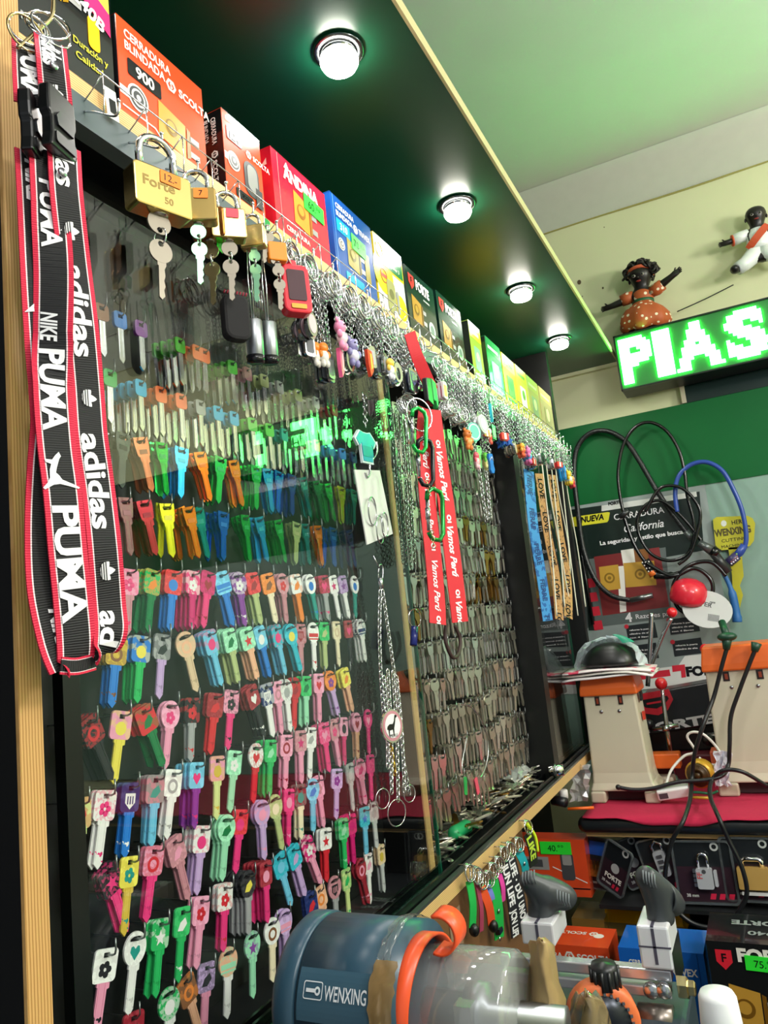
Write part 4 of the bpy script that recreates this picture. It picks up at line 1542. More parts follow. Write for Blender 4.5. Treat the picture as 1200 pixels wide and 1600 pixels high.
# ================================================================== STRAPS AND LANYARDS
def strapmat(edge, line, mid, name, ribs=True):
    """woven strap: coloured edges, thin line, dark middle (across the width)"""
    m = bpy.data.materials.new(name)
    m.use_nodes = True
    nt = m.node_tree
    b = nt.nodes['Principled BSDF']
    b.inputs['Roughness'].default_value = .65
    uv = nt.nodes.new('ShaderNodeUVMap')
    sp = nt.nodes.new('ShaderNodeSeparateXYZ')
    nt.links.new(uv.outputs[0], sp.inputs[0])
    rmp = nt.nodes.new('ShaderNodeValToRGB')
    cr = rmp.color_ramp
    cr.interpolation = 'CONSTANT'
    for p, c in ((0, edge), (.13, line), (.165, mid), (.835, line), (.87, edge)):
        e = cr.elements[0] if p == 0 else (cr.elements[1] if p == .13 else cr.elements.new(p))
        e.position = p
        e.color = (*lin(c), 1)
    nt.links.new(sp.outputs[0], rmp.inputs[0])
    nt.links.new(rmp.outputs[0], b.inputs['Base Color'])
    if ribs:
        w = nt.nodes.new('ShaderNodeMath'); w.operation = 'MULTIPLY'; w.inputs[1].default_value = 4200
        sn = nt.nodes.new('ShaderNodeMath'); sn.operation = 'SINE'
        bp = nt.nodes.new('ShaderNodeBump'); bp.inputs['Strength'].default_value = .35; bp.inputs['Distance'].default_value = .0006
        nt.links.new(sp.outputs[1], w.inputs[0]); nt.links.new(w.outputs[0], sn.inputs[0]); nt.links.new(sn.outputs[0], bp.inputs['Height']); nt.links.new(bp.outputs[0], b.inputs['Normal'])
    return m


class Strap:
    def __init__(s, pts, wid, wdir=(.2, 1, 0), n=10):
        s.P = spline(pts, n)
        s.wid = wid
        if isinstance(wdir, list):
            s.W = [Vector(w) for w in wdir]
            k = len(s.P); m = len(s.W) - 1
            W = []
            for i in range(k):
                t = i / (k - 1) * m; a = min(int(t), m - 1)
                W.append(s.W[a].lerp(s.W[a + 1], t - a))
            s.W = W
        else:
            s.W = [Vector(wdir)] * len(s.P)
        s.cum = [0]
        for i in range(1, len(s.P)): s.cum.append(s.cum[-1] + (s.P[i] - s.P[i - 1]).length)

    def mesh(s, mb, m, th=.0012):
        mb.ribbon(s.P, s.wid, m, th, s.W)

    def pt(s, a, t, off):
        """a along the strap, t across (towards +width), off above the face turned to the room"""
        a = min(max(a, 0), s.cum[-1] - 1e-6)
        i = max(k for k in range(len(s.cum)) if s.cum[k] <= a)
        i = min(i, len(s.P) - 2)
        f = (a - s.cum[i]) / max(1e-9, s.cum[i + 1] - s.cum[i])
        p = s.P[i].lerp(s.P[i + 1], f)
        tg = (s.P[i + 1] - s.P[i]).normalized()
        w = s.W[i]; w = (w - tg * w.dot(tg)).normalized()
        n = tg.cross(w)
        if n.x < 0: n = -n
        return p + w * t + n * off

    def text(s, mb, txt, a0, h, m, t0=0, w=None, bold=.03, shear=0, off=.0011, flip=False):
        own = isinstance(mb, tuple)
        if own: tgt, mb = mb, MB()
        vs, fs, tw = text_geo(txt, bold, shear)
        sx = h if w is None else w / tw
        P = []
        for x, y in vs:
            P.append(s.pt(a0 + (tw * sx - x * sx if flip else x * sx), t0 + ((y - .5) * h if not flip else -(y - .5) * h), off))
        mb.add(P, fs, m)
        if own: mb.build('lettering', *tgt)
        return tw * sx

    def shape(s, mb, pts, a0, sc, m, t0=0, off=.0011):
        """pts (x along, y towards the right edge)"""
        own = isinstance(mb, tuple)
        if own: tgt, mb = mb, MB()
        mb.add([s.pt(a0 + x * sc, t0 + y * sc, off) for x, y in pts], [tuple(range(len(pts)))], m)
        if own: mb.build('emblem', *tgt)


def trefoil(st, tgt, a0, sc, m, dark):
    mb = MB()
    trefoil_(st, mb, a0, sc, m, dark)
    mb.build('emblem', *tgt)


def trefoil_(st, mb, a0, sc, m, dark):
    """three leaves crossed by thin bars; along = downwards on the strap, tip towards the right edge"""
    for ang, L in ((-.75, .85), (0, 1.0), (.75, .85)):
        pts = []
        for i in range(13):
            u = i / 12
            pts.append((u * L, .26 * math.sin(PI * u) ** .8))
        for i in range(11, 0, -1):
            u = i / 12
            pts.append((u * L, -.26 * math.sin(PI * u) ** .8))
        c, n_ = math.cos(ang), math.sin(ang)
        st.shape(mb, [(x * n_ + y * c, -.45 + x * c - y * n_) for x, y in pts], a0, sc, m)
    for k in range(3):
        st.shape(mb, [(-.62, -.42 + .16 * k), (-.62, -.36 + .16 * k), (.62, -.36 + .16 * k), (.62, -.42 + .16 * k)], a0, sc, dark, 0, .0014)


CAT = [(0, .05), (.12, 0), (.2, .06), (.3, .1), (.45, .16), (.58, .2), (.66, .12), (.78, .05), (.9, -.22), (1.0, -.42), (1.04, -.38), (.96, -.1), (.9, .12), (.92, .3), (1.05, .55), (1.0, .6), (.86, .46), (.72, .38), (.5, .36), (.34, .3), (.28, .44), (.2, .46), (.22, .26), (.1, .16)]
SWOOSH = [(0, -.1), (.35, -.42), (.30, -.2), (.5, -.12), (1.1, .42), (.5, .06), (.2, .1), (.02, .06)]
WPR = mat('#f1f1f4', .5)
DKP = mat('#101114', .7)
EDG = '#d81e44'
SM1 = strapmat(EDG, '#f2dfe4', '#131417', 'strap_black_red_edges')
PL = mat('#0e0f11', .35)
XA = -.362


def pa(px, py, x=XA):
    return at(px, py, 'x', x)


# --- first lanyard: three-leaf mark
o = thing('lanyard', 'black lanyard with red edges and white three-leaf marks, right one of the front pair', 'lanyard', pa(80, 45))
OL = o.location
st = Strap([pa(78, 62), pa(82, 100, -.357), pa(88, 160)], .0215, (.3, 1, 0)); s = MB(); st.mesh(s, SM1); s.build('short_strap', o, OL)
st.text((o, OL), 'adidas', .002, .0125, WPR, 0, .024, .04); trefoil(st, (o, OL), .042, .009, WPR, DKP)
st = Strap([pa(100, 226), pa(104, 300, -.358), pa(115, 400), pa(127, 500, -.359), pa(136, 600), pa(142, 680, -.360), pa(153, 760), pa(163, 850, -.358), pa(170, 940), pa(173, 985, -.360), pa(165, 1015, -.363), pa(150, 1026, -.368)], .0222,
           [(.3, 1, 0)] * 9 + [(.3, 1, .1), (.2, 1, .5), (0, 1, .8)]); s = MB(); st.mesh(s, SM1); s.build('front_strap', o, OL)
s = MB()
L = st.cum[-1]
for a in (-.008, .105, .205, .292): pass
st.text((o, OL), 'das', .003, .0125, WPR, 0, .032, .03)
trefoil(st, (o, OL), .063, .0098, WPR, DKP)
st.text((o, OL), 'adidas', .086, .0135, WPR, 0, .062, .03)
trefoil(st, (o, OL), .175, .0098, WPR, DKP)
st.text((o, OL), 'adidas', .199, .0135, WPR, 0, .062, .03)
trefoil(st, (o, OL), .287, .0098, WPR, DKP)
st.text((o, OL), 'ad', .312, .0135, WPR, 0, .022, .03)
st = Strap([pa(98, 240, -.372), pa(108, 420, -.376), pa(122, 600, -.377), pa(134, 760, -.376), pa(139, 880, -.374), pa(137, 970, -.372), pa(143, 1018, -.370), pa(150, 1028, -.367)], .0215, [(.3, 1, 0)] * 5 + [(.25, 1, 0), (.2, 1, .3), (0, 1, .7)]); s = MB(); st.mesh(s, SM1); s.build('back_strap', o, OL)
s = MB(); s.torus(pa(75, 40), (.7, -.5, .25), .0135, .0008, CHROME, 26, 6); s.torus(pa(80, 46), (.9, -.2, .2), .0135, .0008, CHROME, 26, 6); s.build('split_ring', o, OL)


def buckle(o, OL, px, py, x, w=.030, sc=1.0, yaw=14):
    s = MB()
    c = pa(px, py, x)
    M = FX(c) @ Matrix.Rotation(R(2), 4, 'Z') @ Matrix.Rotation(R(yaw), 4, 'Y')
    k = sc
    s.prism([(a * k, b * k) for a, b in [(-.0135, .022), (.0135, .022), (.0145, .012), (.0145, .002), (.012, .0), (.0125, -.012), (.0148, -.022), (-.0148, -.022), (-.0125, -.012), (-.012, 0), (-.0145, .002), (-.0145, .012)]][::-1], -.0042, .0042, PL, M)
    s.build('buckle', o, OL, bevel=.0018)
    s = MB()
    s.prism([(a * k, b * k) for a, b in [(-.0095, .0), (-.006, .0045), (0, .0062), (.006, .0045), (.0095, .0), (.008, -.006), (-.008, -.006)]][::-1], .0042, .0058, mat('#1b1d20', .3), M)
    s.prism(rrect(.021 * k, .008 * k, .002, 3, 0, -.0145 * k), .0042, .0054, mat('#060607', .4), M)
    s.build('buckle_tongue', o, OL)


buckle(o, OL, 91, 196, -.359)
s = MB(); F = FX(pa(84, 103, -.3545)); s.lathe([(.0032, 0), (.0028, .0012), (0, .0016)], DULL, F, 14); F = FX(pa(97, 270, -.3565)); s.lathe([(.0034, 0), (.003, .0012), (0, .0016)], DULL, F, 14); q = s.build('snap_stud', o, OL)
# --- second lanyard: leaping cat and hook mark
o = thing('lanyard', 'black lanyard with red edges, leaping cat and bold letters, twisted on itself at far left', 'lanyard', pa(45, 60))
OL = o.location
st = Strap([pa(44, 68, -.368), pa(45, 110, -.368), pa(48, 165, -.368)], .020, (.55, 1, 0)); s = MB(); st.mesh(s, SM1); s.build('short_strap', o, OL)
st.text((o, OL), 'PUMA', .004, .011, WPR, .001, .036, .05)
st = Strap([pa(74, 236, -.366), pa(78, 320, -.366), pa(84, 420, -.366), pa(83, 520, -.366), pa(82, 600, -.366), pa(88, 690, -.365), pa(98, 770, -.364), pa(106, 860, -.364), pa(114, 940, -.365), pa(119, 1000, -.366), pa(117, 1036, -.368), pa(108, 1046, -.371)], .0235,
           [(.35, 1, 0)] * 2 + [(.8, .8, 0), (.9, .6, 0), (.35, 1, 0), (.3, 1, 0), (.3, 1, 0), (.3, 1, 0), (.3, 1, 0), (.3, 1, .1), (.2, 1, .4), (0, 1, .8)]); s = MB(); st.mesh(s, SM1); s.build('front_strap', o, OL)
s = MB()
st.text((o, OL), 'PUMA', .022, .0125, WPR, 0, .046, .03, off=.0013)
st.text((o, OL), 'NIKE', .112, .010, WPR, -.002, .020, .03, .2, off=.0013)
st.text((o, OL), 'PUMA', .137, .0145, WPR, 0, .053, .035, off=.0013)
st.shape((o, OL), [(x - .5, -(y - .1) * 1.0) for x, y in CAT], .214, .022, WPR, -.001, .0014)
st.text((o, OL), 'PUMA', .236, .0155, WPR, .0005, .070, .035, off=.0014)
st = Strap([pa(52, 240, -.374), pa(57, 330, -.374), pa(62, 430, -.374), pa(69, 520, -.373), pa(76, 600, -.372), pa(79, 660, -.373), pa(73, 740, -.374), pa(70, 830, -.374), pa(74, 920, -.373), pa(90, 1000, -.371), pa(104, 1044, -.369)], .0235,
           [(.35, 1, 0)] * 3 + [(.5, .9, 0), (.8, .6, 0), (.4, 1, 0), (.3, 1, 0), (.3, 1, 0), (.3, 1, 0), (.25, 1, .3), (0, 1, .7)]); s = MB(); st.mesh(s, SM1); s.build('back_strap', o, OL)
s = MB()
st.shape((o, OL), [(x - .5, y) for x, y in SWOOSH], .115, .026, WPR, 0, .0013)
st.text((o, OL), 'NIKE', .006, .011, WPR, 0, .030, .05, .2, off=.0013)
st.text((o, OL), 'NIKE', .296, .009, WPR, .003, .026, .05, .2, off=.0013)
buckle(o, OL, 52, 205, -.371, sc=.98, yaw=30)
s = MB(); s.torus(pa(46, 46, -.366), (.8, -.5, .1), .0125, .0008, CHROME, 26, 6); s.torus(pa(42, 52, -.366), (.9, -.2, 0), .0125, .0008, mat('#d8c48a', .2, 1), 26, 6); s.build('split_ring', o, OL)
st = Strap([pa(95, 1040, -.366), pa(120, 1041, -.364), pa(148, 1034, -.366)], .010, (0, 0, 1)); s = MB(); st.mesh(s, SM1); s.build('stitched_tab', o, OL)
# --- white rings hanger rod above them
s = MB(); s.tube(spline([pa(28, 75, -.368), pa(62, 45, -.365), pa(82, 22, -.362), pa(83, -30, -.362)], 6), .0014, mat('#c7b98a', .25, 1), 6); tag(s.build('wire_hook'), 'brass-coloured wire hook carrying the two lanyards at top left', 'hook')

# --- red lanyards
REDM = mat('#d3202f', .6)
XR = -.380
o = thing('lanyard', 'red lanyard with white cursive print, front left strap of the red pair', 'lanyard', pa(648, 540, XR)); OL = o.location
st = Strap([pa(668, 640, XR), pa(664, 700, XR), pa(668, 780, XR), pa(676, 860, XR), pa(682, 930, XR), pa(684, 975, XR)], .052, [(.6, 1, 0), (.45, 1, 0), (.4, 1, 0), (.4, 1, 0)]); st.wid = .030
s = MB(); st.mesh(s, REDM); s.build('strap', o, OL)
s = MB()
for a in (.03, .128, .226):
    st.text((o, OL), 'Vamos Perú', a, .011, WPR, .001, .068, .02, .35); s = MB(); st.shape(s, [(x * .8, y * .8) for x, y in circ(1, 12)], a + .078, .0052, WPR, .001); st.shape(s, [(x * .35, y * .4) for x, y in circ(1, 12)], a + .078, .0052, REDM, .001, .0014); st.shape(s, [(.9, -.7), (1.3, -.7), (1.3, .7), (.9, .7)], a + .078, .0052, WPR, .001); s.build('emblem', o, OL)
o = thing('lanyard', 'red lanyard with white cursive print, right strap with a green and black buckle', 'lanyard', pa(655, 520, XR)); OL = o.location
XR2 = -.364
st = Strap([pa(640, 520, XR2), pa(651, 555, XR2), pa(664, 585, XR2), pa(676, 612, XR2)], .020, (.5, 1, 0)); s = MB(); st.mesh(s, REDM); s.build('short_strap', o, OL)
st = Strap([pa(676, 640, XR2), pa(684, 700, XR2), pa(696, 780, XR2), pa(706, 860, XR2), pa(714, 930, XR2), pa(719, 972, XR2)], .031, (.42, 1, 0)); s = MB(); st.mesh(s, REDM); s.build('strap', o, OL)
s = MB()
for a in (.06, .165, .268):
    st.text((o, OL), 'Vamos Perú', a, .012, WPR, .001, .070, .03, .35); s = MB(); st.shape(s, [(x * .8, y * .8) for x, y in circ(1, 12)], a - .012, .0055, WPR, .001); st.shape(s, [(x * .35, y * .4) for x, y in circ(1, 12)], a - .012, .0055, REDM, .001, .0014); st.shape(s, [(.9, -.7), (1.3, -.7), (1.3, .7), (.9, .7)], a - .012, .0055, WPR, .001); s.build('emblem', o, OL)
s = MB(); M = FX(pa(672, 613, -.361)); s.prism([(-.016, .017), (.002, .021), (.004, 0), (.002, -.020), (-.016, -.016)], -.004, .003, PL, M); s.build('buckle_socket', o, OL, bevel=.0015)
s = MB(); s.prism([(.002, .021), (.017, .017), (.019, -.012), (.014, -.022), (.010, -.012), (.003, -.012)], -.004, .004, mat('#128a3c', .35), M); s.build('buckle_clip', o, OL, bevel=.0015)
s = MB(); s.torus(pa(655, 648, -.355), (.9, -.4, 0), .022, .0009, CHROME, 26, 6); s.torus(pa(636, 672, -.360), (.8, .3, 0), .017, .0009, CHROME, 26, 6); s.build('split_ring', o, OL)


def carabiner(name_lab, px, py, h, m, x=-.352, tilt=0):
    o = thing('carabiner', name_lab, 'carabiner', pa(px, py, x), None, (R(tilt), 0, R(-20)))
    w = h * .24
    ps = [(-.1 * w, h * .5), (w * .75, h * .46), (w, h * .34), (w * .95, 0), (w * .9, -h * .34), (w * .45, -h * .48), (-w * .35, -h * .48), (-w * .75, -h * .36)]
    s = MB(); s.tube([Vector((0, a, b)) for a, b in [(-w * .8, h * .26)] + [(-w * .72, h * .40)] + ps], h * .045, m, 8); s.build('hook_body', o)
    s = MB(); s.tube([(0, -w * .8, h * .27), (0, -w * .75, -h * .33)], h * .03, STEEL, 8); s.tube([(0, -w * .79, h * .1), (0, -w * .77, -h * .12)], h * .045, STEEL, 8); s.build('gate', o)
    return o


carabiner('green carabiner hung highest of the three on the red straps', 654, 672, .060, mat('#22b14c', .2, .5), tilt=-8)
carabiner('black carabiner, middle one of the three on the red straps', 664, 722, .064, mat('#17181a', .25, .3), tilt=-6)
carabiner('green carabiner hung lowest of the three on the red straps', 679, 804, .068, mat('#1c8a3a', .2, .5), tilt=-6)
carabiner('purple and silver carabiner beside the turquoise flip-flop', 655, 580, .046, mat('#7a3fa8', .2, .6), x=-.380, tilt=-5)
s = MB()
for c in ((672, 758), (680, 840)):
    p = pa(c[0] - 5, c[1] - 8, -.352); q = pa(c[0] - 2, c[1] + 14, -.352)
    for i in range(5): s.torus(p.lerp(q, i / 4), (1, .3, 0) if i % 2 else (.2, 1, 0), .0026, .0006, mat('#cdbb8a', .25, 1), 8, 4)
tag(s.build('ball_chain'), 'short brass links joining the carabiners on the red straps', 'chain')
s = MB(); s.tube(spline([pa(697, 975, -.394), pa(696, 1000, -.392), pa(706, 1026, -.39), pa(716, 1022, -.39), pa(719, 1000, -.392), pa(711, 978, -.394)], 8), .0028, mat('#3a2424', .6), 7); tag(s.build('cord_loop'), 'dark brown cord loop hanging below the red lanyards', 'cord')
o = thing('pendant', 'blue enamel pendant on a ring between the wooden strip and the glass edge', 'pendant', pa(650, 965, -.415)); OL = o.location
s = MB(); s.torus(pa(648, 966, -.415), (.9, -.3, 0), .012, .0008, CHROME); s.build('ring', o, OL)
s = MB(); a, b = pa(648, 980, -.415), pa(646, 1008, -.415); s.tube([a, b], .005, mat('#27307c', .3), 8); s.build('charm', o, OL)

# --- steel chains with the oval medallion, blue shirt keychain, blister card
o = thing('chain_keychain', 'long steel chain doubled on a swivel clip in front of the keys', 'chain', pa(595, 890, -.425)); OL = o.location


def chainpath(s, pts, m, r=.0032, th=.0008, step=.0046):
    P = spline(pts, 12)
    d = 0; k = 0; last = P[0]
    for i in range(1, len(P)):
        seg = (P[i] - P[i - 1])
        while d <= seg.length:
            p = P[i - 1] + seg * (d / max(seg.length, 1e-9))
            t = seg.normalized(); u = t.cross(Vector((1, .2, 0))).normalized(); v = t.cross(u)
            nrm = (u + v * .6 if k % 2 else v - u * .6)
            n = 9; w = nrm.cross(t).normalized()
            s.tube([p + t * (r * 1.15 * math.cos(2 * PI * j / n)) + w * (r * .75 * math.sin(2 * PI * j / n)) for j in range(n)], th, m, 4, True)
            k += 1; d += step
        d -= seg.length


s = MB(); chainpath(s, [pa(594, 925, -.425), pa(593, 1000, -.425), pa(598, 1100, -.425), pa(608, 1180, -.425), pa(612, 1235, -.425)], STEEL); chainpath(s, [pa(598, 925, -.424), pa(610, 1010, -.424), pa(621, 1090, -.424), pa(628, 1170, -.424), pa(640, 1240, -.424)], STEEL); s.build('chain', o, OL)
s = MB(); s.tube(spline([pa(591, 895, -.425), pa(593, 883, -.425), pa(598, 886, -.425), pa(597, 905, -.425), pa(592, 903, -.425)], 6, True), .0009, STEEL, 6); s.cyl(pa(594, 903, -.425), pa(596, 920, -.425), .003, STEEL, 10); s.build('swivel_clip', o, OL)
s = MB(); s.tube([pa(583, 868, -.425), pa(593, 888, -.424)], .0008, STEEL, 5); s.build('wire', o, OL)
o = thing('chain_keychain', 'cluster of short steel chains with rings hanging below the oval medallion', 'chain', pa(612, 1060, -.420)); OL = o.location
s = MB()
for a, b, c_, d in ((600, 1060, 606, 1200), (606, 1050, 612, 1240), (614, 1052, 622, 1250), (620, 1060, 632, 1238)):
    chainpath(s, [pa(a, b, -.4225), pa((a + c_) / 2 + 2, (b + d) / 2, -.4215), pa(c_, d, -.4225)], CHROME)
s.build('chain', o, OL)
s = MB()
for c, rr in (((598, 1248), .011), ((620, 1270), .015), ((640, 1240), .010)): s.torus(pa(c[0], c[1], -.4225), (.9, -.3, 0), rr, .0007, CHROME, 22, 5)
s.build('split_ring', o, OL)
s = MB(); chainpath(s, [pa(611, 1165, -.4215), pa(617, 1210, -.4215)], mat('#d8b04a', .25, 1)); q = s.build('gold_links', o, OL); q['label'] = 'few gold links'
o = thing('medallion', 'oval white medallion with a dark llama figure and a red rim', 'medallion', pa(612, 1134, -.417), None, (0, 0, R(-28)))
OV = lambda k: [(x * .0155 * k, y * .0195 * k) for x, y in circ(1, 28)]
F = FX((0, 0, 0))
s = MB(); s.prism(OV(1), -.0016, .0016, STEEL, F); s.build('plate', o)
s = MB(); s.prism(OV(.9), .0016, .002, mat('#c88a94', .4), F); s.prism(OV(.72), .002, .0024, mat('#f2f2f0', .35), F); s.build('enamel', o)
LL = [(-.45, -.2), (-.42, -.6), (-.36, -.6), (-.32, -.25), (-.05, -.22), (0, -.6), (.06, -.6), (.1, -.15), (.2, .1), (.3, .45), (.42, .5), (.44, .58), (.3, .66), (.22, .62), (.14, .3), (0, .12), (-.3, .14), (-.5, .02), (-.56, -.15)]
s = MB(); s.poly([(x * .016, y * .019) for x, y in LL], KINK, F, .0027); s.text('PERU', .0035, KINK, F, 0, -.0128, al='c', z=.0026); s.build('llama_emblem', o)
o = thing('keychain', 'keychain with a big blue shirt charm outlined in white, inside the glass reflection', 'keychain', pa(571, 655, -.424)); OL = o.location
o['label'] = 'keychain with a big blue shirt charm outlined in white, on the near glass'
s = MB(); s.tube([pa(566, 612, -.425), pa(570, 640, -.425)], .0008, STEEL, 5)
for i in range(8): p = pa(569 + i * .3, 622 + i * 6, -.425); s.torus(p, (1, .3, 0) if i % 2 else (.2, 1, 0), .0035, .0007, STEEL, 8, 4)
s.build('chain', o, OL)
F = FX(pa(571, 699, -.424)) @ Matrix.Rotation(.05, 4, 'Z')
SH = [(-.5, .5), (-.2, .44), (.2, .44), (.5, .5), (1, .1), (.72, -.2), (.5, -.05), (.5, -.9), (-.5, -.9), (-.5, -.05), (-.72, -.2), (-1, .1)][::-1]
s = MB(); s.prism([(x * .031, y * .031 + .006) for x, y in SH], -.002, .0015, mat('#d8e4e8', .3), F); s.prism([(x * .0265, y * .028 + .006) for x, y in SH], .0015, .0022, mat('#2a86b4', .3), F); s.prism(rrect(.03, .014, .002, 3, .001, -.006), .0022, .0027, mat('#1d6c98', .3), F); s.build('charm', o, OL)
s = MB(); s.tube(spline([pa(588, 690, -.424), pa(589, 706, -.424), pa(582, 718, -.424), pa(574, 716, -.424)], 6), .0014, STEEL, 6); s.tube(spline([pa(577, 718, -.424), pa(578, 738, -.424), pa(574, 746, -.424), pa(571, 738, -.424)], 5), .0013, STEEL, 6); s.build('clip', o, OL)
o = thing('blister_card', 'white card with steel rings in clear plastic below the blue shirt charm', 'card', pa(583, 790, -.426)); OL = o.location
F = frame(pa(583, 790, -.426), (0, 1, .09), (0, -.06, 1))
s = MB(); s.prism([(-.039, .045), (.034, .048), (.046, -.038), (-.034, -.050)][::-1], -.0008, .0008, mat('#d9d9d6', .5), F); s.build('card', o, OL)
s = MB()
for x, y, rr in ((-.013, -.008, .018), (.002, -.032, .018), (.018, -.026, .016)): s.torus(F @ Vector((x, y, .004)), F.to_3x3() @ Vector((.2, -.1, 1)), rr, .0011, STEEL, 24, 6)
s.build('rings', o, OL)

# --- far straps in front of the far pane: blue, tan and white cords
BLUE = speckle('#3f8fd0', '#1f5fa6', 90, .55, .6, 'noise')
TAN = speckle('#b98a58', '#6b4a2a', 160, .6, .6, 'noise')
XF = -.396
for i, (lb, pts, wd, m, txt) in enumerate((('blue printed lanyard hanging in front of the far glass pane', [(826, 735), (833, 820), (846, 900), (856, 970)], .030, BLUE, 'FIERRE'),
                                            ('tan printed lanyard between the blue one and the white cords', [(842, 740), (855, 830), (868, 900), (874, 968)], .026, TAN, 'LOVE'),
                                            ('tan printed lanyard with white cords, rightmost on the hooks', [(862, 742), (874, 830), (886, 900), (888, 965)], .026, TAN, 'LOVE'))):
    o = thing('lanyard', lb, 'lanyard', pa(*pts[0], XF)); OL = o.location
    st = Strap([pa(a, b, XF + .004 * i) for a, b in pts], wd, (.5, 1, 0)); s = MB(); st.mesh(s, m); s.build('strap', o, OL)
    s = MB()
    for k in range(5): st.text((o, OL), txt, .012 + .075 * k, .014, mat('#1d3f7a', .5) if i == 0 else KINK, 0, .045, .03)
    s.build('lettering', o, OL)
    s = MB(); s.tube([pa(pts[0][0], pts[0][1], XF), pa(pts[0][0] - 2, pts[0][1] - 40, XF)], .0012, STEEL, 5); s.torus(pa(pts[0][0] - 1, pts[0][1] - 12, XF), (1, .3, 0), .009, .001, CHROME); s.build('clip', o, OL)
CORD = mat('#e6e2cf', .7)
for i in range(6):
    a = 850 + i * 7
    s = MB(); s.tube(spline([pa(a - 6, 700, XF + .008), pa(a + 2, 770, XF + .010), pa(a + 12 + (i % 2) * 6, 860, XF + .008), pa(a + 20 + (i % 3) * 5, 962 - (i % 2) * 14, XF + .009)], 8), .0016, CORD, 5)
    tag(s.build('hanging_string'), 'thin white cord, %s from the left over the tan lanyards' % ORD[i + 1], 'cord', 'white cords')
# steel chains in the open bay
o = thing('chain_keychain', 'two plain steel chains hanging down in front of the open bay', 'chain', pa(748, 715, -.40)); OL = o.location
s = MB(); chainpath(s, [pa(746, 715, -.40), pa(752, 760, -.40), pa(760, 815, -.40)], STEEL, .004, .001, .0058); chainpath(s, [pa(756, 715, -.40), pa(762, 760, -.40), pa(766, 812, -.40)], STEEL, .004, .001, .0058); s.build('chain', o, OL)
# green-tinted steel chains behind the glass edge, by the wooden strip
for i in range(4):
    s = MB(); chainpath(s, [pa(612 + i * 7, 640, -.425), pa(620 + i * 7, 760, -.425), pa(630 + i * 6, 880, -.425)], mat('#9fb8a8', .2, 1), .0034, .0008, .005)
    tag(s.build('hanging_chain'), 'thin steel chain, %s of four lit green beside the red straps' % ORD[i + 1], 'chain', 'green-lit chains')
# wire ring of keys and the green-handled tool in the open bay
o = thing('key_ring', 'big thin wire ring with keys and a red tag in the open bay', 'key ring', (-.455, 1.17, -.20)); OL = o.location
s = MB(); s.tube(spline([pa(718, 1100, -.452), pa(740, 1108, -.45), pa(758, 1140, -.448), pa(763, 1175, -.448), pa(754, 1210, -.45), pa(735, 1222, -.452), pa(722, 1200, -.455), pa(730, 1150, -.455)], 8), .0010, STEEL, 6); s.build('wire_ring', o, OL)
for i in range(5):
    s = MB(); round_key(s, (0, 0, 0), SILM[i % 3], .009, .032, FX(pa(735 + i * 6, 1212 + (i % 2) * 6, -.448)) @ Matrix.Rotation(-.3 + .12 * i, 4, 'Z') @ Matrix.Rotation(-PI / 2, 4, 'X') if False else FX(pa(735 + i * 6, 1212 + (i % 2) * 6, -.448)) @ Matrix(((1, 0, 0, 0), (0, 0, 1, 0), (0, -1, 0, 0), (0, 0, 0, 1)))); s.build('key', o, OL)
s = MB(); s.prism(rrect(.012, .026, .003), 0, .001, mat('#e0506a', .4), FX(pa(745, 1228, -.446)) @ Matrix.Rotation(.2, 4, 'Z')); s.build('red_tag', o, OL)
s = MB(); s.prism(rrect(.012, .026, .003), 0, .001, mat('#1f9c4c', .4), FX(pa(727, 1228, -.446)) @ Matrix.Rotation(-.2, 4, 'Z')); s.build('green_tag', o, OL)
o = thing('hand_tool', 'rounded green plastic tool grip lying on the heap of loose keys', 'handle', pa(720, 1297, -.470)); OL = o.location
s = MB(); a, b = pa(706, 1304, -.468), pa(732, 1289, -.468); s.tube([a.lerp(b, t) for t in (0, .04, .15, .5, .85, .96, 1)], [.003, .008, .0105, .0098, .0105, .008, .003], mat('#18945a', .35), 12); s.build('grip', o, OL)
s = MB(); s.torus(a.lerp(b, .12) + Vector((.006, 0, .004)), (1, 0, .8), .004, .0012, mat('#0c5c36', .4)); s.build('eyelet', o, OL)
# bunched tape, plastic bag and black cap on the ledge
o = tag((lambda s: (s.lathe([(.011, 0), (.012, .004), (.012, .014), (.009, .016)], mat('#121315', .4), Matrix.Translation((-.462, 1.235, -.330)), 14), s.build('plastic_stopper'))[1])(MB()), 'small black plastic cap on the loose keys beside the track', 'cap')
random.seed(11)
s = MB()
vs, fs = [], []
for i in range(9):
    for j in range(9):
        u, v = i / 8 - .5, j / 8 - .5
        vs.append((-.488 + v * .05, 1.50 + u * .10, -.312 + .024 * max(0, 1 - 3.2 * (u * u + v * v)) + random.uniform(-.006, .007)))
for i in range(8):
    for j in range(8): fs.append((i * 9 + j, i * 9 + j + 1, i * 9 + j + 10, i * 9 + j + 9))
s.add(vs, fs, glassmat('bag_plastic', (.92, .94, .94), 1.4, .12, .05, ('#e8ecec', .3)))
tag(s.build('plastic_bag'), 'crumpled clear plastic bag at the far end of the key heap', 'plastic bag')
# track lock at the far end
o = thing('cam_lock', 'chrome barrel lock on the glass track beside the grey machine', 'lock', at(865, 1203, 'x', -.428)); OL = o.location
s = MB(); c = at(858, 1204, 'x', -.432); s.cyl(c, c + Vector((.028, .006, 0)), .011, CHROME, 18); s.build('barrel', o, OL); s = MB(); s.cyl(c + Vector((.010, .002, 0)), c + Vector((.013, .003, 0)), .0125, DULL, 18); s.build('collar', o, OL)
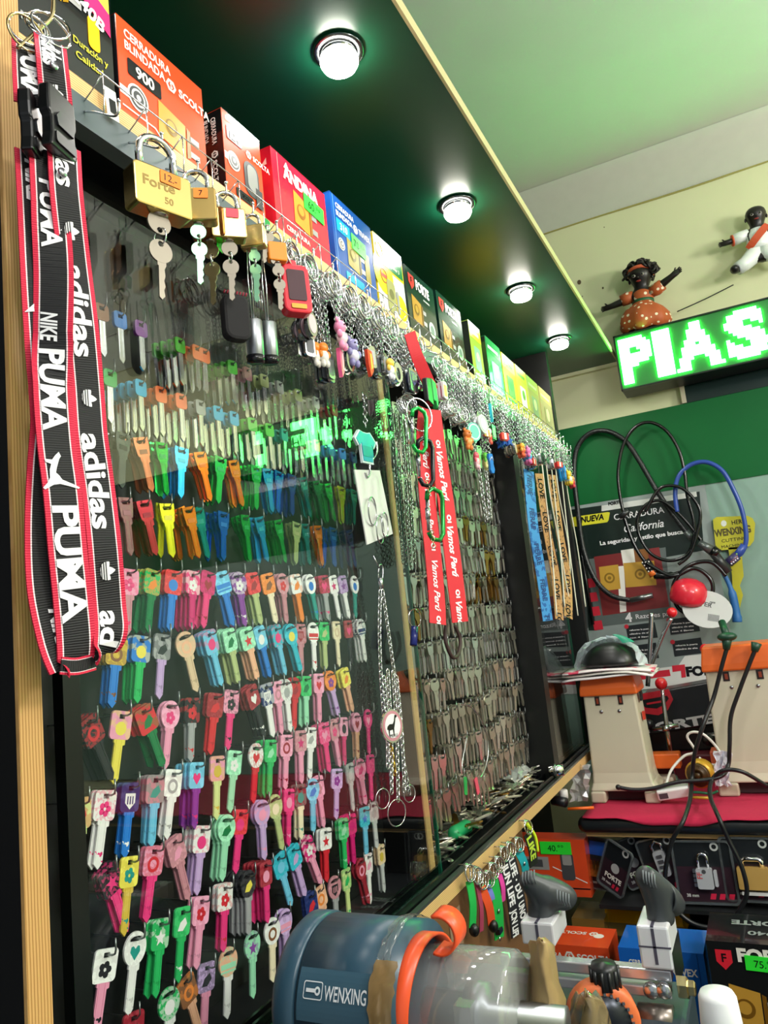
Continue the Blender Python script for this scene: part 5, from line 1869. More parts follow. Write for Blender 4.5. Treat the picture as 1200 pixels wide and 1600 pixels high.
# ================================================================== BACK WALL: SIGN, DOLLS, POSTER, CABLES
def inpoly(x, y, vs, fs):
    for f in fs:
        P = [vs[i] for i in f]
        c = False
        j = len(P) - 1
        for i in range(len(P)):
            if (P[i][1] > y) != (P[j][1] > y) and x < (P[j][0] - P[i][0]) * (y - P[i][1]) / (P[j][1] - P[i][1]) + P[i][0]:
                c = not c
            j = i
        if c: return True
    return False


LED = mat('#20ff40', .5, emit=19, ecol=(.10, 1.0, .17))
SY = 2.135
o = thing('led_sign', 'green lit dot-matrix sign reading PIAS on the back wall', 'sign', (.23, 2.19, .662)); OL = o.location
x0, x1, z0, z1 = -.250, .71, .583, .743
s = MB(); s.b2((x0, SY + .008, z0), (x1, 2.228, z1), mat('#101512', .4)); s.build('housing', o, OL, bevel=.003)
s = MB(); s.b2((x0 + .004, SY + .004, z0 + .004), (x1 - .004, SY + .009, z1 - .004), mat('#2c7a3a', .6)); s.build('dot_panel', o, OL)
s = MB()
for (a, b) in (((x0, z0), (x1, z0 + .004)), ((x0, z1 - .004), (x1, z1)), ((x0, z0), (x0 + .004, z1)), ((x1 - .004, z0), (x1, z1))):
    s.b2((a[0], SY - .002, a[1]), (b[0], SY + .012, b[1]), mat('#0e1a12', .35))
s.build('rim', o, OL)
s = MB()
P_ = .0093
NR = 16
zb = z0 + .0065


def put(ch, xa, xb, fat=.05):
    global s
    vs, fs, w = text_geo(ch, fat, 0)
    y0_, y1_ = min(v[1] for v in vs), max(v[1] for v in vs)
    n = max(2, round((xb - xa) / P_))
    for i in range(n):
        for r in range(1, NR - 1):
            u = (i + .5) / n * w
            v = y0_ + (r - .5) / (NR - 2) * (y1_ - y0_)
            if inpoly(u, v, vs, fs):
                cx, cz = xa + (i + .5) * P_, zb + r * P_ + .0045
                s.b2((cx - .0043, SY - .0006, cz - .0043), (cx + .0043, SY + .0045, cz + .0043), LED)


for ch, a, b in (('P', -.240, -.157), ('I', -.150, -.108), ('A', -.100, .018), ('S', .030, .135), ('D', .225, .335), ('E', .355, .450), (':', .575, .600)):
    s = MB(); put(ch, a, b); s.build('lit_letter', o, OL)
# ---- dolls
DSK = mat('#1a1512', .35)
DRS = speckle('#f2e6c8', '#b4582a', 75, .26, .6, 'voronoi')


def skin_body(name, parent, verts, edges, radii, m, sub=2):
    me = bpy.data.meshes.new(name)
    me.from_pydata(verts, edges, [])
    ob = bpy.data.objects.new(name, me)
    COL.objects.link(ob)
    md = ob.modifiers.new('skin', 'SKIN')
    for i, r in enumerate(radii):
        me.skin_vertices[0].data[i].radius = (r, r) if not isinstance(r, tuple) else r
    me.skin_vertices[0].data[0].use_root = True
    md.use_smooth_shade = True
    ss = ob.modifiers.new('sub', 'SUBSURF'); ss.levels = sub; ss.render_levels = sub
    me.materials.append(m)
    ob.parent = parent
    return ob


def add_skin(parent, name, verts, edges, radii, m):
    me = bpy.data.meshes.new(name); me.from_pydata(verts, edges, [])
    if not me.skin_vertices:
        bm_ = None
    ob = bpy.data.objects.new(name, me); COL.objects.link(ob); ob.parent = parent
    md = ob.modifiers.new('skin', 'SKIN')
    if not me.skin_vertices:
        import bmesh
        b = bmesh.new(); b.from_mesh(me); b.verts.layers.skin.verify(); b.to_mesh(me); b.free()
    for i, r in enumerate(radii): me.skin_vertices[0].data[i].radius = r if isinstance(r, tuple) else (r, r)
    me.skin_vertices[0].data[0].use_root = True
    md.use_smooth_shade = True
    ss = ob.modifiers.new('sub', 'SUBSURF'); ss.levels = 2; ss.render_levels = 2
    me.materials.append(m)
    return ob


def hand(vs, es, rs, wrist, d, up, k=1.0):
    """five short fingers rooted in the palm at vertex index wrist"""
    d = Vector(d).normalized(); up = Vector(up).normalized(); sd = d.cross(up)
    b = Vector(vs[wrist])
    pi_ = len(vs); vs.append(tuple(b + d * .008 * k)); es.append((wrist, pi_)); rs.append(.0058 * k)
    for i, (o_, L) in enumerate(((-.0045, .0065), (-.0015, .0085), (.0015, .009), (.0045, .0075))):
        a = len(vs); vs.append(tuple(b + d * .013 * k + up * o_ * k)); es.append((pi_, a)); rs.append(.0018 * k)
        vs.append(tuple(b + d * (.013 + L) * k + up * o_ * 1.25 * k + sd * .001)); es.append((a, a + 1)); rs.append(.0014 * k)
    a = len(vs); vs.append(tuple(b + d * .008 * k + up * .0085 * k)); es.append((pi_, a)); rs.append(.0018 * k)
    vs.append(tuple(b + d * .012 * k + up * .0115 * k)); es.append((a, a + 1)); rs.append(.0015 * k)


# doll in the spotted dress, sitting on top of the sign
dz = .750
o = thing('doll', 'dark-skinned doll in an orange spotted dress and headband on top of the lit sign', 'doll', (-.166, 2.185, dz), None, (0, R(4), R(-8)))
o.scale = (1.25,) * 3
vs = [(0, 0, .035), (0, 0, .072), (0, 0, .094), (0, 0, .103), (0, -.002, .125), (-.024, 0, .088), (-.050, -.006, .080), (-.072, -.010, .075), (.024, 0, .090), (.050, -.006, .100), (.072, -.010, .110), (-.03, -.018, .016), (.03, -.018, .016), (-.036, -.03, .004), (.036, -.03, .004)]
vs += [(0, -.002, .143), (0, -.001, .152)]
es = [(0, 1), (1, 2), (2, 3), (3, 4), (2, 5), (5, 6), (6, 7), (2, 8), (8, 9), (9, 10), (0, 11), (11, 13), (0, 12), (12, 14), (4, 15), (15, 16)]
rs = [.024, .020, .018, .012, (.030, .029), .010, .009, .0068, .010, .009, .0068, .014, .014, .009, .009, .027, .014]
hand(vs, es, rs, 7, (-1, -.1, -.1), (0, 0, 1)); hand(vs, es, rs, 10, (1, -.1, .5), (-.4, 0, 1))
add_skin(o, 'body', vs, es, rs, DSK)
s = MB()
n = 28
prof = [(.021, .068), (.026, .062), (.040, .052), (.052, .036), (.056, .018), (.050, .004), (.040, .0)]
vv, ff = [], []
for i, (r_, z_) in enumerate(prof):
    for k in range(n):
        a = 2 * PI * k / n; rr = r_ * (1 + (.07 * math.sin(7 * a) if i > 1 else 0)); vv.append((rr * math.cos(a), rr * math.sin(a) * .78 - .004, z_ + .003 * math.sin(5 * a) * (i > 4)))
for i in range(len(prof) - 1):
    for k in range(n): ff.append((i * n + k, (i + 1) * n + k, (i + 1) * n + (k + 1) % n, i * n + (k + 1) % n))
s.add(vv, ff, DRS, True); s.build('skirt', o)
s = MB(); s.lathe([(.0225, .066), (.024, .078), (.0235, .090), (.015, .099), (.010, .101)], DRS, Matrix.Diagonal((1, .85, 1, 1)), 20)
for k in (-1, 1): s.tube([(k * .020, 0, .089), (k * .033, -.003, .087 + .004 * (k > 0)), (k * .047, -.006, .083 + .014 * (k > 0))], [.013, .0145, .013], DRS, 12)
s.build('bodice', o)
s = MB(); s.lathe([(.0238, .066), (.0245, .070), (.0238, .074)], mat('#1f5a34', .5), Matrix.Diagonal((1, .87, 1, 1)), 20); s.build('sash', o)
s = MB()
random.seed(5)
HAIR = mat('#15100d', .5)
for i in range(60):
    a = random.uniform(0, 2 * PI); e_ = random.uniform(.05, 1.35)
    c = Vector((.036 * math.cos(a) * math.cos(e_), .031 * math.sin(a) * math.cos(e_) + .005, .132 + .033 * math.sin(e_)))
    if c.y < -.015 and c.z < .142: continue
    s.torus(c, (random.uniform(-1, 1), random.uniform(-1, 1), random.uniform(-1, 1)), .0072, .0030, HAIR, 10, 6)
s.build('curly_hair', o)
s = MB(); s.torus((0, .001, .139), (0, .28, 1), .0262, .0042, mat('#d0623c', .6), 24, 8); s.build('headband', o)
FACEW, FACED, LIPS = mat('#8f8c80', .25), mat('#0a0a0a', .2), mat('#8c2c26', .4)


def face(o, hc, r):
    s = MB()
    for k in (-1, 1):
        s.ball((hc[0] + k * r * .36, hc[1] - r * .86, hc[2] + r * .04), r * .17, FACEW, (1, .5, .8)); s.ball((hc[0] + k * r * .36, hc[1] - r * .95, hc[2] + r * .03), r * .09, FACED, (1, .5, 1))
    s.build('eyes', o)
    s = MB(); s.ball((hc[0], hc[1] - r * .98, hc[2] - r * .2), r * .13, DSK, (1, .9, .8)); s.build('nose', o)
    s = MB(); s.ball((hc[0], hc[1] - r * .88, hc[2] - r * .48), r * .22, LIPS, (1, .4, .38)); s.build('mouth', o)
    s = MB()
    for k in (-1, 1): s.ball((hc[0] + k * r * .97, hc[1], hc[2] - r * .05), r * .2, DSK, (.5, .7, 1.1))
    s.build('ears', o)


face(o, (0, -.002, .125), .0265)
# doll in the white kit, pinned to the wall
o = thing('doll', 'bald dark-skinned doll in a white sports kit with a red sash, higher up the wall', 'doll', (.150, 2.205, .862), None, (0, R(3), 0))
o.scale = (.98,) * 3
vs = [(0, 0, .03), (0, 0, .07), (0, 0, .098), (0, 0, .108), (0, -.004, .134), (-.028, 0, .094), (-.052, -.004, .086), (-.078, -.010, .080), (.028, 0, .094), (.054, -.004, .088), (.078, -.010, .082), (-.020, -.004, .018), (-.044, -.012, .002), (-.066, -.022, -.010), (.020, -.004, .018), (.044, -.012, .004), (.066, -.022, -.006), (-.070, -.034, -.010), (.070, -.034, -.006)]
vs += [(0, -.004, .153), (0, -.003, .163)]
es = [(0, 1), (1, 2), (2, 3), (3, 4), (2, 5), (5, 6), (6, 7), (2, 8), (8, 9), (9, 10), (0, 11), (11, 12), (12, 13), (13, 17), (0, 14), (14, 15), (15, 16), (16, 18), (4, 19), (19, 20)]
rs = [.024, .024, .020, .013, (.031, .031), .011, .010, .008, .011, .010, .008, .016, .013, .010, .016, .013, .010, .011, .011, .029, .015]
hand(vs, es, rs, 7, (-1, -.1, -.1), (0, 0, 1), 1.1); hand(vs, es, rs, 10, (1, -.1, -.1), (0, 0, 1), 1.1)
add_skin(o, 'body', vs, es, rs, DSK)
SAT = mat('#e6ece8', .28, spec=.6)
s = MB(); s.lathe([(.010, .108), (.024, .100), (.031, .085), (.031, .06), (.033, .042)], SAT, Matrix.Diagonal((1, .82, 1, 1)), 22)
for k in (-1, 1): s.tube([(k * .024, 0, .094), (k * .042, -.003, .089), (k * .064, -.008, .083)], [.015, .0165, .0155], SAT, 14)
s.build('jersey', o)
s = MB()
for k in (-1, 1): s.tube([(k * .006, 0, .040), (k * .022, -.005, .024), (k * .042, -.012, .006), (k * .062, -.020, -.006)], [.024, .023, .0195, .018], SAT, 14)
s.build('trousers', o)
s = MB()
SASH = mat('#c8502c', .5)
pts = []
for t in range(9):
    u = t / 8; x = .026 - .054 * u; z = .099 - .055 * u
    pts.append(Vector((x, -math.sqrt(max(0, .0345 ** 2 - x * x)) * .84 - .0006, z)))
s.ribbon(pts, .020, SASH, .0012, Vector((.7, 0, -.7))); s.build('red_sash', o)
s = MB()
for k in (-1, 1): s.tube([(k * .063, -.0078, .083), (k * .0665, -.0085, .0825)], [.0160, .0160], SASH, 14)
s.build('red_cuffs', o)
for k in (-1, 1):
    s = MB(); s.ball((k * .068, -.030, -.010), .014, mat('#181a1a', .4), (.9, 1.3, .8)); s.build('shoe', o)
face(o, (0, -.004, .134), .0275)
s = MB(); p, q_ = at(1058, 487, 'y', 2.205), at(1146, 445, 'y', 2.215)
s.tube(spline([p, p.lerp(q_, .5) + Vector((0, 0, -.002)), q_], 6), .0016, mat('#0e1210', .5), 6); tag(s.build('wall_lead'), 'thin black cord running up the cream wall between the two dolls', 'cord')
# wall stains
s = MB()
for px, py, r_ in ((905, 441, .006), (942, 450, .0028), (910, 463, .0015), (944, 355, .0015), (935, 338, .002)):
    c = at(px, py, 'y', 2.2492); s.disc(c.x, c.z, r_, mat('#5b5038', .9), frame((0, 2.2492, 0), (1, 0, 0), (0, 0, 1)), 0, 9, r_ * 1.3)
q = s.build('trim_7'); q['kind'] = 'structure'

# ---- poster
PY = 2.236
def wp(px, py): return at(px, py, 'y', PY)
o = thing('poster', 'large grey and black lock poster with a yellow NUEVA tab behind the cable locks', 'poster', (-.3, PY, .05)); OL = o.location
px0, px1, pz1, pz0 = -.62, -.085, .300, -.222
F = frame((0, PY, 0), (1, 0, 0), (0, 0, 1))
s = MB(); s.b2((px0, PY, pz0), (px1, 2.2385, pz1), mat('#8e9a98', .35)); s.build('sheet', o, OL)
s = MB()
DK_, GR_, RD_ = mat('#14241f', .3), mat('#5c6664', .35), mat('#c82a3c', .35)
def quad(pts, m, z): s.poly([(wp(*p).x, wp(*p).z) for p in pts], m, F, z)
def wtxt(t, px, py, h, m, wpx=None, **k):
    p = wp(px, py); w = None
    if wpx: w = (wp(px + wpx[0], py + wpx[1]) - p).length
    s.text(t, h, m, F, p.x, p.z, w=w, z=.0016, **k)
quad([(868, 800), (1093, 768), (1100, 860), (875, 900)], DK_, .0006)
quad([(940, 790), (1088, 768), (1089, 776), (940, 799)], mat('#cfd4cf', .4), .0008)
quad([(880, 880), (1040, 855), (1050, 965), (890, 985)], GR_, .0007)
quad([(928, 870), (1030, 855), (1046, 948), (942, 962)], mat('#7d2b2c', .35), .0009)
quad([(970, 860), (990, 857), (993, 880), (974, 883)], WINK, .0011)
quad([(964, 885), (975, 884), (979, 955), (969, 957)], WINK, .0011)
quad([(985, 860), (1012, 857), (1016, 890), (988, 893)], mat('#8c5a2c', .4), .001)
for a in ((936, 886, 30, 38), (974, 880, 48, 38)):
    x_, y_, w_, h_ = a
    quad([(x_, y_), (x_ + w_, y_ - 4), (x_ + w_ + 4, y_ + h_ - 4), (x_ + 4, y_ + h_)], GOLD, .0012)
    c = wp(x_ + w_ * .55, y_ + h_ * .45); s.disc(c.x, c.z, .015, GOLDD, F, .0014); s.disc(c.x, c.z, .010, GOLD, F, .0016); s.disc(c.x, c.z, .005, GOLDD, F, .0018)
quad([(912, 858), (914, 858), (932, 985), (920, 985)], mat('#20302a', .3), .001)
for k in range(4): quad([(914 + k * 4, 905 + k * 22), (928 + k * 4, 903 + k * 22), (931 + k * 4, 917 + k * 22), (917 + k * 4, 919 + k * 22)], RD_, .0012)
YEL = mat('#d8d42c', .4)
quad([(868, 812), (950, 800), (953, 801), (951, 813), (949, 816), (868, 827)], YEL, .0011)
wtxt('NUEVA', 908, 817, .017, KINK, (36, -5), bold=.04, shear=.2)
wtxt('FORTE', 951, 790, .010, KINK, (20, -3), bold=.04)
wtxt('CERRADURA', 960, 813, .018, WPR, (79, -9), bold=.01)
wtxt('California', 976, 832, .023, WPR, (62, -8), bold=.01, shear=.3)
wtxt('La seguridad y estilo que buscas', 938, 852, .012, WPR, (134, -16), bold=.03)
wtxt('4', 978, 972, .026, WPR, bold=.03); wtxt('Razones para', 994, 967, .013, WPR, (62, -7), bold=.01)
for (x_, y_, n_) in ((978, 978, 3), (1044, 968, 3), (980, 1010, 2), (1050, 1002, 2), (850, 988, 3), (852, 1020, 3)):  # two leftmost blocks repeat the far pane's reflection as print
    quad([(x_, y_), (x_ + 45, y_ - 6), (x_ + 50, y_ + 18), (x_ + 4, y_ + 24)], mat('#20262a', .35), .001)
    c = wp(x_ + 1, y_ + 1); s.disc(c.x, c.z, .006, RD_, F, .0014)
    for k in range(n_): wtxt(('refuerza la puerta', 'cilindro de alta', 'con 4 llaves')[k], x_ + 6, y_ + 8 + k * 6, .0042, WPR, (34, -4), bold=.02)
quad([(890, 1062), (1060, 1040), (1070, 1025), (1140, 1018), (1142, 1062), (892, 1090)], mat('#d6d9d6', .4), .0008)
quad([(840, 1072), (1046, 1046), (1048, 1056), (840, 1084)], RD_, .001)
quad([(1050, 1040), (1070, 1038), (1072, 1058), (1065, 1059), (1064, 1048), (1051, 1050)], RD_, .0014)
wtxt('FORTE', 1073, 1056, .024, KINK, (66, -5), bold=.06)
s.build('print', o, OL)
# ---- yellow key-shaped sign
o = thing('key_sign', 'yellow key-shaped cutting-machine sign hanging on the grey wall', 'sign', at(1146, 830, 'y', 2.225)); OL = o.location
F2 = frame((0, 2.226, 0), (1, 0, 0), (0, 0, 1)); F = F2
def yp(px, py): c = at(px, py, 'y', 2.226); return (c.x, c.z)
YK = mat('#b8b428', .4)
hd = [yp(*p) for p in ((1114, 812), (1120, 808), (1168, 806), (1176, 810), (1180, 818), (1178, 845), (1172, 853), (1150, 858), (1126, 860), (1118, 852))]
hole = [yp(1131 + 4.5 * math.cos(a), 818 - 5 * math.sin(a)) for a in [2 * PI * i / 10 for i in range(10)]]
s = MB(); s.prism(hd, -.003, .003, YK, F2); s.build('bow', o, OL)
s = MB(); s.prism([yp(*p) for p in ((1138, 856), (1158, 854), (1162, 900), (1156, 915), (1161, 930), (1154, 958), (1146, 962), (1144, 900))], -.003, .003, YK, F2); s.build('blade', o, OL)
s = MB()
s.poly(hole, mat('#cfd4cc', .5), F2, .0034)
a = yp(1144, 820); s.text('HERR', .012, KINK, F2, *a, w=.034, z=.0036, bold=.01); a = yp(1117, 839); s.text('WENXING', .019, mat('#4b4410', .5), F2, *a, w=.090, z=.0036, bold=.04)
a = yp(1128, 848); s.text('CUTTING', .009, KINK, F2, *a, w=.062, z=.0036, bold=.0); a = yp(1128, 857); s.text('MACHINES', .008, KINK, F2, *a, w=.060, z=.0036, bold=.0)
s.build('lettering', o, OL)
# ---- cable locks
def wy(pts, y=2.215): return [at(a, b, 'y', y + (c[0] if c else 0)) for a, b, *c in pts]
BK = mat('#0d0f10', .22, spec=.6)
TEX = speckle('#16191a', '#4c5150', 320, .62, .35, 'noise')
o = thing('cable_lock', 'thick woven black cable lock in a tall loop, leftmost on the back wall', 'cable lock', at(940, 672, 'y', 2.2)); OL = o.location
s = MB(); s.tube(spline(wy([(985, 938), (955, 930), (930, 905), (912, 860), (903, 800), (897, 740), (902, 700), (922, 677), (950, 674), (978, 690), (1000, 722), (1022, 760), (1045, 795), (1075, 835)]), 10), .0072, TEX, 10); s.build('cable', o, OL)
s = MB(); a, b = wy([(985, 938), (1020, 930)]); s.cyl(a, b, .0078, mat('#8b9090', .3, .9), 12); a, b = wy([(1072, 830), (1080, 842)]); s.cyl(a, b, .0085, mat('#6d7474', .3, .6), 12); s.build('end_fitting', o, OL)
s = MB(); a, b = wy([(906, 845), (926, 976)], 2.222); s.tube([a, b], .006, BK, 6); tag(s.build('strap'), 'straight black strap hanging below the woven cable loop', 'strap')
o = thing('cable_lock', 'thin black cable lock coiled in the middle with a numbered end', 'cable lock', at(1017, 660, 'y', 2.19)); OL = o.location
s = MB(); s.tube(spline(wy([(975, 805), (968, 770), (966, 735), (974, 695), (992, 668), (1015, 660), (1040, 672), (1060, 702), (1070, 740), (1074, 775), (1084, 815), (1083, 845), (1072, 868), (1045, 876), (1018, 866), (1000, 840), (996, 812), (1008, 790), (1030, 782), (1052, 795), (1075, 818), (1096, 845)], 2.20), 9), .0048, BK, 10); s.build('cable', o, OL)
s = MB(); s.tube(spline(wy([(975, 808), (988, 845), (1002, 870), (1014, 884)], 2.195), 8), .0052, BK, 10); s.build('lower_cable', o, OL)
s = MB(); a, b = wy([(1008, 876), (1022, 896)], 2.19); s.cyl(a, b, .0125, mat('#17191b', .35), 16)
for i in range(4):
    for j in range(3):
        p = a.lerp(b, .15 + .23 * i); s.ball(p + Vector((-.009 + .008 * j, -.0115 + .002 * abs(j - 1), .001)), .0024, WINK, (1, .5, 1), 8, 5)
s.build('number_dial', o, OL)
s = MB(); a, b = wy([(1016, 888), (1019, 893)], 2.19); s.cyl(a.lerp(b, .9), b + (b - a) * 1.2, .0132, mat('#e0702c', .35), 16); q = s.build('orange_collar', o, OL)
s = MB(); a, b = wy([(1023, 898), (1062, 895)], 2.19); s.tube(spline([a, a.lerp(b, .5) + Vector((0, -.004, -.006)), b], 6), [.012] * 3 + [.010] * 6 + [.006] * 4, BK, 10); s.build('end_cap', o, OL)
s = MB(); a, b = wy([(968, 808), (982, 798)], 2.19); s.cyl(a, b, .008, mat('#3b3f40', .3, .5), 12); s.build('end_fitting', o, OL)
o = thing('cable_lock', 'black cable lock with a grey conical end, right of the coil', 'cable lock', at(1075, 790, 'y', 2.185)); OL = o.location
s = MB(); s.tube(spline(wy([(1008, 800), (1030, 764), (1058, 760), (1080, 775), (1094, 800), (1090, 830), (1078, 866), (1060, 882)], 2.185), 8), .0046, BK, 10); s.build('cable', o, OL)
s = MB(); a, b = wy([(1092, 848), (1112, 860)], 2.185); s.cyl(a, b, .009, mat('#5c6262', .3, .5), 14, .014); s.cyl(b, b + (b - a) * .5, .0145, BK, 14); s.build('lock_body', o, OL)
s = MB(); a, b = wy([(1112, 860), (1138, 895)], 2.185); s.cyl(a, b, .012, mat('#2a2d2e', .3), 12); s.build('key_end', o, OL)
o = thing('cable_lock', 'blue cable lock arched over the yellow key-shaped sign', 'cable lock', at(1110, 722, 'y', 2.20)); OL = o.location
BLC = mat('#2c4a9c', .3)
s = MB(); s.tube(spline(wy([(1058, 800), (1055, 770), (1060, 745), (1078, 727), (1103, 722), (1128, 735), (1146, 765), (1160, 800), (1166, 840), (1160, 862), (1148, 872)], 2.20), 9), .0062, BLC, 10); s.build('cable', o, OL)
s = MB(); a, b = wy([(1163, 852), (1148, 872)], 2.2); s.cyl(a, b, .0095, BLC, 14); s.build('sleeve', o, OL)
s = MB(); a, b = wy([(1152, 868), (1138, 880)], 2.2); s.cyl(a, b, .0125, mat('#3a3560', .35), 16)
for i in range(4):
    for j in range(3):
        p = a.lerp(b, .15 + .22 * i); s.ball(p + Vector((.003, -.012 + .001 * j, -.006 + .006 * j)), .0024, mat(('#e0d8ea', '#d87a5a', '#8fb84a')[j], .4), (1, .6, 1), 8, 5)
s.build('number_dial', o, OL)
# blue keys / grips under the cables
s = MB(); s.tube(spline(wy([(1130, 895), (1142, 920), (1150, 955), (1152, 972)], 2.2), 5), [.006] * 6 + [.010] * 6 + [.012] * 4, mat('#2566a8', .5), 8); tag(s.build('blue_tag'), 'blue plastic tag hanging over the yellow key blade', 'tag')
# black tangle of looped cord and the red dome with its round grey label
s = MB(); s.tube(spline(wy([(1010, 880), (1050, 900), (1085, 888), (1110, 905), (1112, 930), (1090, 960), (1060, 950), (1052, 915), (1075, 885), (1110, 878), (1135, 900)], 2.18), 8), .0055, BK, 9); tag(s.build('looped_lead'), 'black looped cord around the red dome below the cable locks', 'cord')
o = thing('bell', 'red dome gadget with a flat round grey label disc, hung under the cables', 'gadget', at(1085, 930, 'y', 2.15)); OL = o.location
c = at(1076, 932, 'y', 2.15); M = Matrix.Translation(c) @ Euler((R(18), R(14), 0)).to_matrix().to_4x4()
s = MB(); s.lathe([(.046, -.012), (.0475, 0), (.045, .020), (.036, .036), (.020, .045), (0, .048)], mat('#d8283c', .25, coat=.3), M, 26); s.build('dome', o, OL)
c = at(1105, 952, 'y', 2.125); M = frame(c, (1, .1, -.28), (.05, .35, 1))
s = MB(); s.prism([(x * .060, y * .050) for x, y in circ(1, 30)], -.001, .001, mat('#b9bcbc', .35), M); s.build('label_disc', o, OL)
s = MB(); s.text('SUPER', .012, GREYD, M, -.036, .010, z=.0016, rot=-.1); s.text('7"', .012, GREYD, M, .004, .010, z=.0016)
for i in range(9): s.rect(.004 + .003 * i, -.030, .0055 + .003 * i, -.012, GREYD, M, .0016)
s.build('disc_print', o, OL)
# ================================================================== COUNTER AND MACHINES
CZ = -.437
o = thing('workbench', 'plywood workbench with a rolled black mat over its front edge', 'workbench', (.3, 1.95, -.47)); OL = o.location
s = MB(); s.b2((-.414, 1.702, -.481), (1.2, 2.230, -.4705), PLYZ); s.build('worktop', o, OL)
MATB = mat('#23282b', .35, spec=.5)
s = MB(); s.b2((-.414, 1.70, -.470), (1.2, 2.20, CZ - .004), MATB); s.tube([(-.414, 1.700, -.4545), (-.412, 1.698, -.4545), (.4, 1.698, -.4545), (1.2, 1.698, -.4545)], .0168, MATB, 14); s.build('black_mat', o, OL)
s = MB(); s.b2((-.414, 2.18, -1.40), (1.2, 2.22, -.482), mat('#101214', .6)); s.build('back_board', o, OL)
s = MB(); s.b2((-.399, 1.665, -.613), (1.2, 2.178, -.6055), mat('#14171a', .5)); s.build('upper_shelf', o, OL)
s = MB(); s.b2((-.384, 1.36, -.80), (1.169, 2.178, -.785), mat('#14171a', .5)); s.build('lower_shelf', o, OL)
s = MB(); s.b2((-.40, 1.38, -1.44), (-.385, 2.2, -.80), mat('#15171a', .5)); s.b2((1.17, 1.38, -1.44), (1.19, 2.2, -.47), mat('#15171a', .5)); s.build('leg_panels', o, OL)
# ---- red cloth
random.seed(3)
CLO = mat('#b81c44', .95, noise=.12, nscale=160)
vs, fs = [], []
nx, ny = 90, 16
for i in range(nx + 1):
    x = -.412 + 1.6 * i / nx
    edge = .010 * math.sin(x * 21 + 1.2) + .007 * math.sin(x * 47) + .004 * math.sin(x * 90)
    drop = .011 + .010 * math.sin(x * 19.5 + 6.0) + .003 * math.sin(x * 61)
    for j in range(ny + 1):
        t = j / ny
        if j > 3:
            y = 1.694 + (t - .19) / .81 * .48; z = CZ + .0020 + .0012 * math.sin(x * 60 + y * 45) + .0008 * math.sin(y * 80)
        else:
            k = (3 - j) / 3
            y = 1.692 - .0150 * math.sin(k * PI / 2); z = CZ + .0024 - max(.001, drop * .8) * k ** 1.3
        vs.append((x, y, z))
for i in range(nx):
    for j in range(ny): fs.append((i * (ny + 1) + j, (i + 1) * (ny + 1) + j, (i + 1) * (ny + 1) + j + 1, i * (ny + 1) + j + 1))
s = MB(); s.add(vs, fs, CLO, True); q = s.build('cloth'); q.modifiers.new('thick', 'SOLIDIFY').thickness = .0015
tag(q, 'crimson felt cloth with a wavy front edge spread over the workbench', 'cloth')

# ---- beige key machines with orange caps
BEI = mat('#c9c2ac', .42, noise=.03, nscale=12)
ORG = mat('#e06420', .38)
CZ2 = CZ + .004


def tower(o, OL, x0, x1, yf, zt, capz, flare, depth=.10, sgn=1):
    """tapered casting: wide foot with an arch, orange cap on top"""
    s = MB()
    d0 = yf + depth
    H = zt - CZ2
    secs = [(0, flare, .012), (.10, flare * .92, .010), (.17, flare * .35, .003), (.26, .004, 0), (1, -.0035, 0)]
    vs, fs = [], []
    for f, ex, ey in secs:
        z = CZ2 + H * f
        vs += [(x0 - ex * .5, yf - ey, z), (x1 + ex, yf - ey, z), (x1 + ex, d0, z), (x0 - ex * .5, d0, z)]
    for i in range(1, len(secs) - 1):
        for k in range(4): fs.append((i * 4 + k, i * 4 + (k + 1) % 4, i * 4 + 4 + (k + 1) % 4, i * 4 + 4 + k))
    fs.append((16, 17, 18, 19)); fs.append((7, 6, 5, 4))
    s.add(vs, fs, BEI)
    a, b = vs[4], vs[5]
    w = b[0] - a[0]
    for xa, xb in ((a[0], a[0] + w * .22), (b[0] - w * .22, b[0])):
        s.b2((xa, yf - .012, CZ2 - .001), (xb, d0, CZ2 + H * .10), BEI)
    s.build('housing', o, OL, bevel=.004)
    s = MB(); s.b2((a[0] + w * .22, yf + .02, CZ2), (b[0] - w * .22, yf + .03, CZ2 + H * .1), mat('#3b2228', .7)); s.build('foot_recess', o, OL)
    s = MB()
    vs = []
    for z, e in ((zt - .004, .005), (zt + .012, .004), (capz, -.002)):
        vs += [(x0 - e, yf - e - .004, z), (x1 + e, yf - e - .004, z), (x1 + e, d0 + e, z), (x0 - e, d0 + e, z)]
    fs = [(3, 2, 1, 0), (8, 9, 10, 11)] + [(i * 4 + k, i * 4 + (k + 1) % 4, i * 4 + 4 + (k + 1) % 4, i * 4 + 4 + k) for i in range(2) for k in range(4)]
    s.add(vs, fs, ORG); s.build('cap', o, OL, bevel=.004)
    wx = x1 - x0
    for f in (.23, .66):
        s = MB(); s.b2((x0 + wx * f, yf - .0012, zt - .026), (x0 + wx * (f + .085), yf + .002, zt - .006), mat('#241414', .5)); s.build('slot', o, OL)
        s = MB(); s.b2((x0 + wx * (f + .025), yf - .003, zt - .022), (x0 + wx * (f + .065), yf, zt - .010), mat('#8c3a24', .4)); s.build('slider', o, OL)
        s = MB(); s.lathe([(.0042, 0), (.0036, .0016), (0, .002)], DULL, frame((x0 + wx * (f + .09 * (1 if f < .5 else -.05)), yf - .0004, zt - .040), (1, 0, 0), (0, 0, 1)), 10); s.build('screw', o, OL)


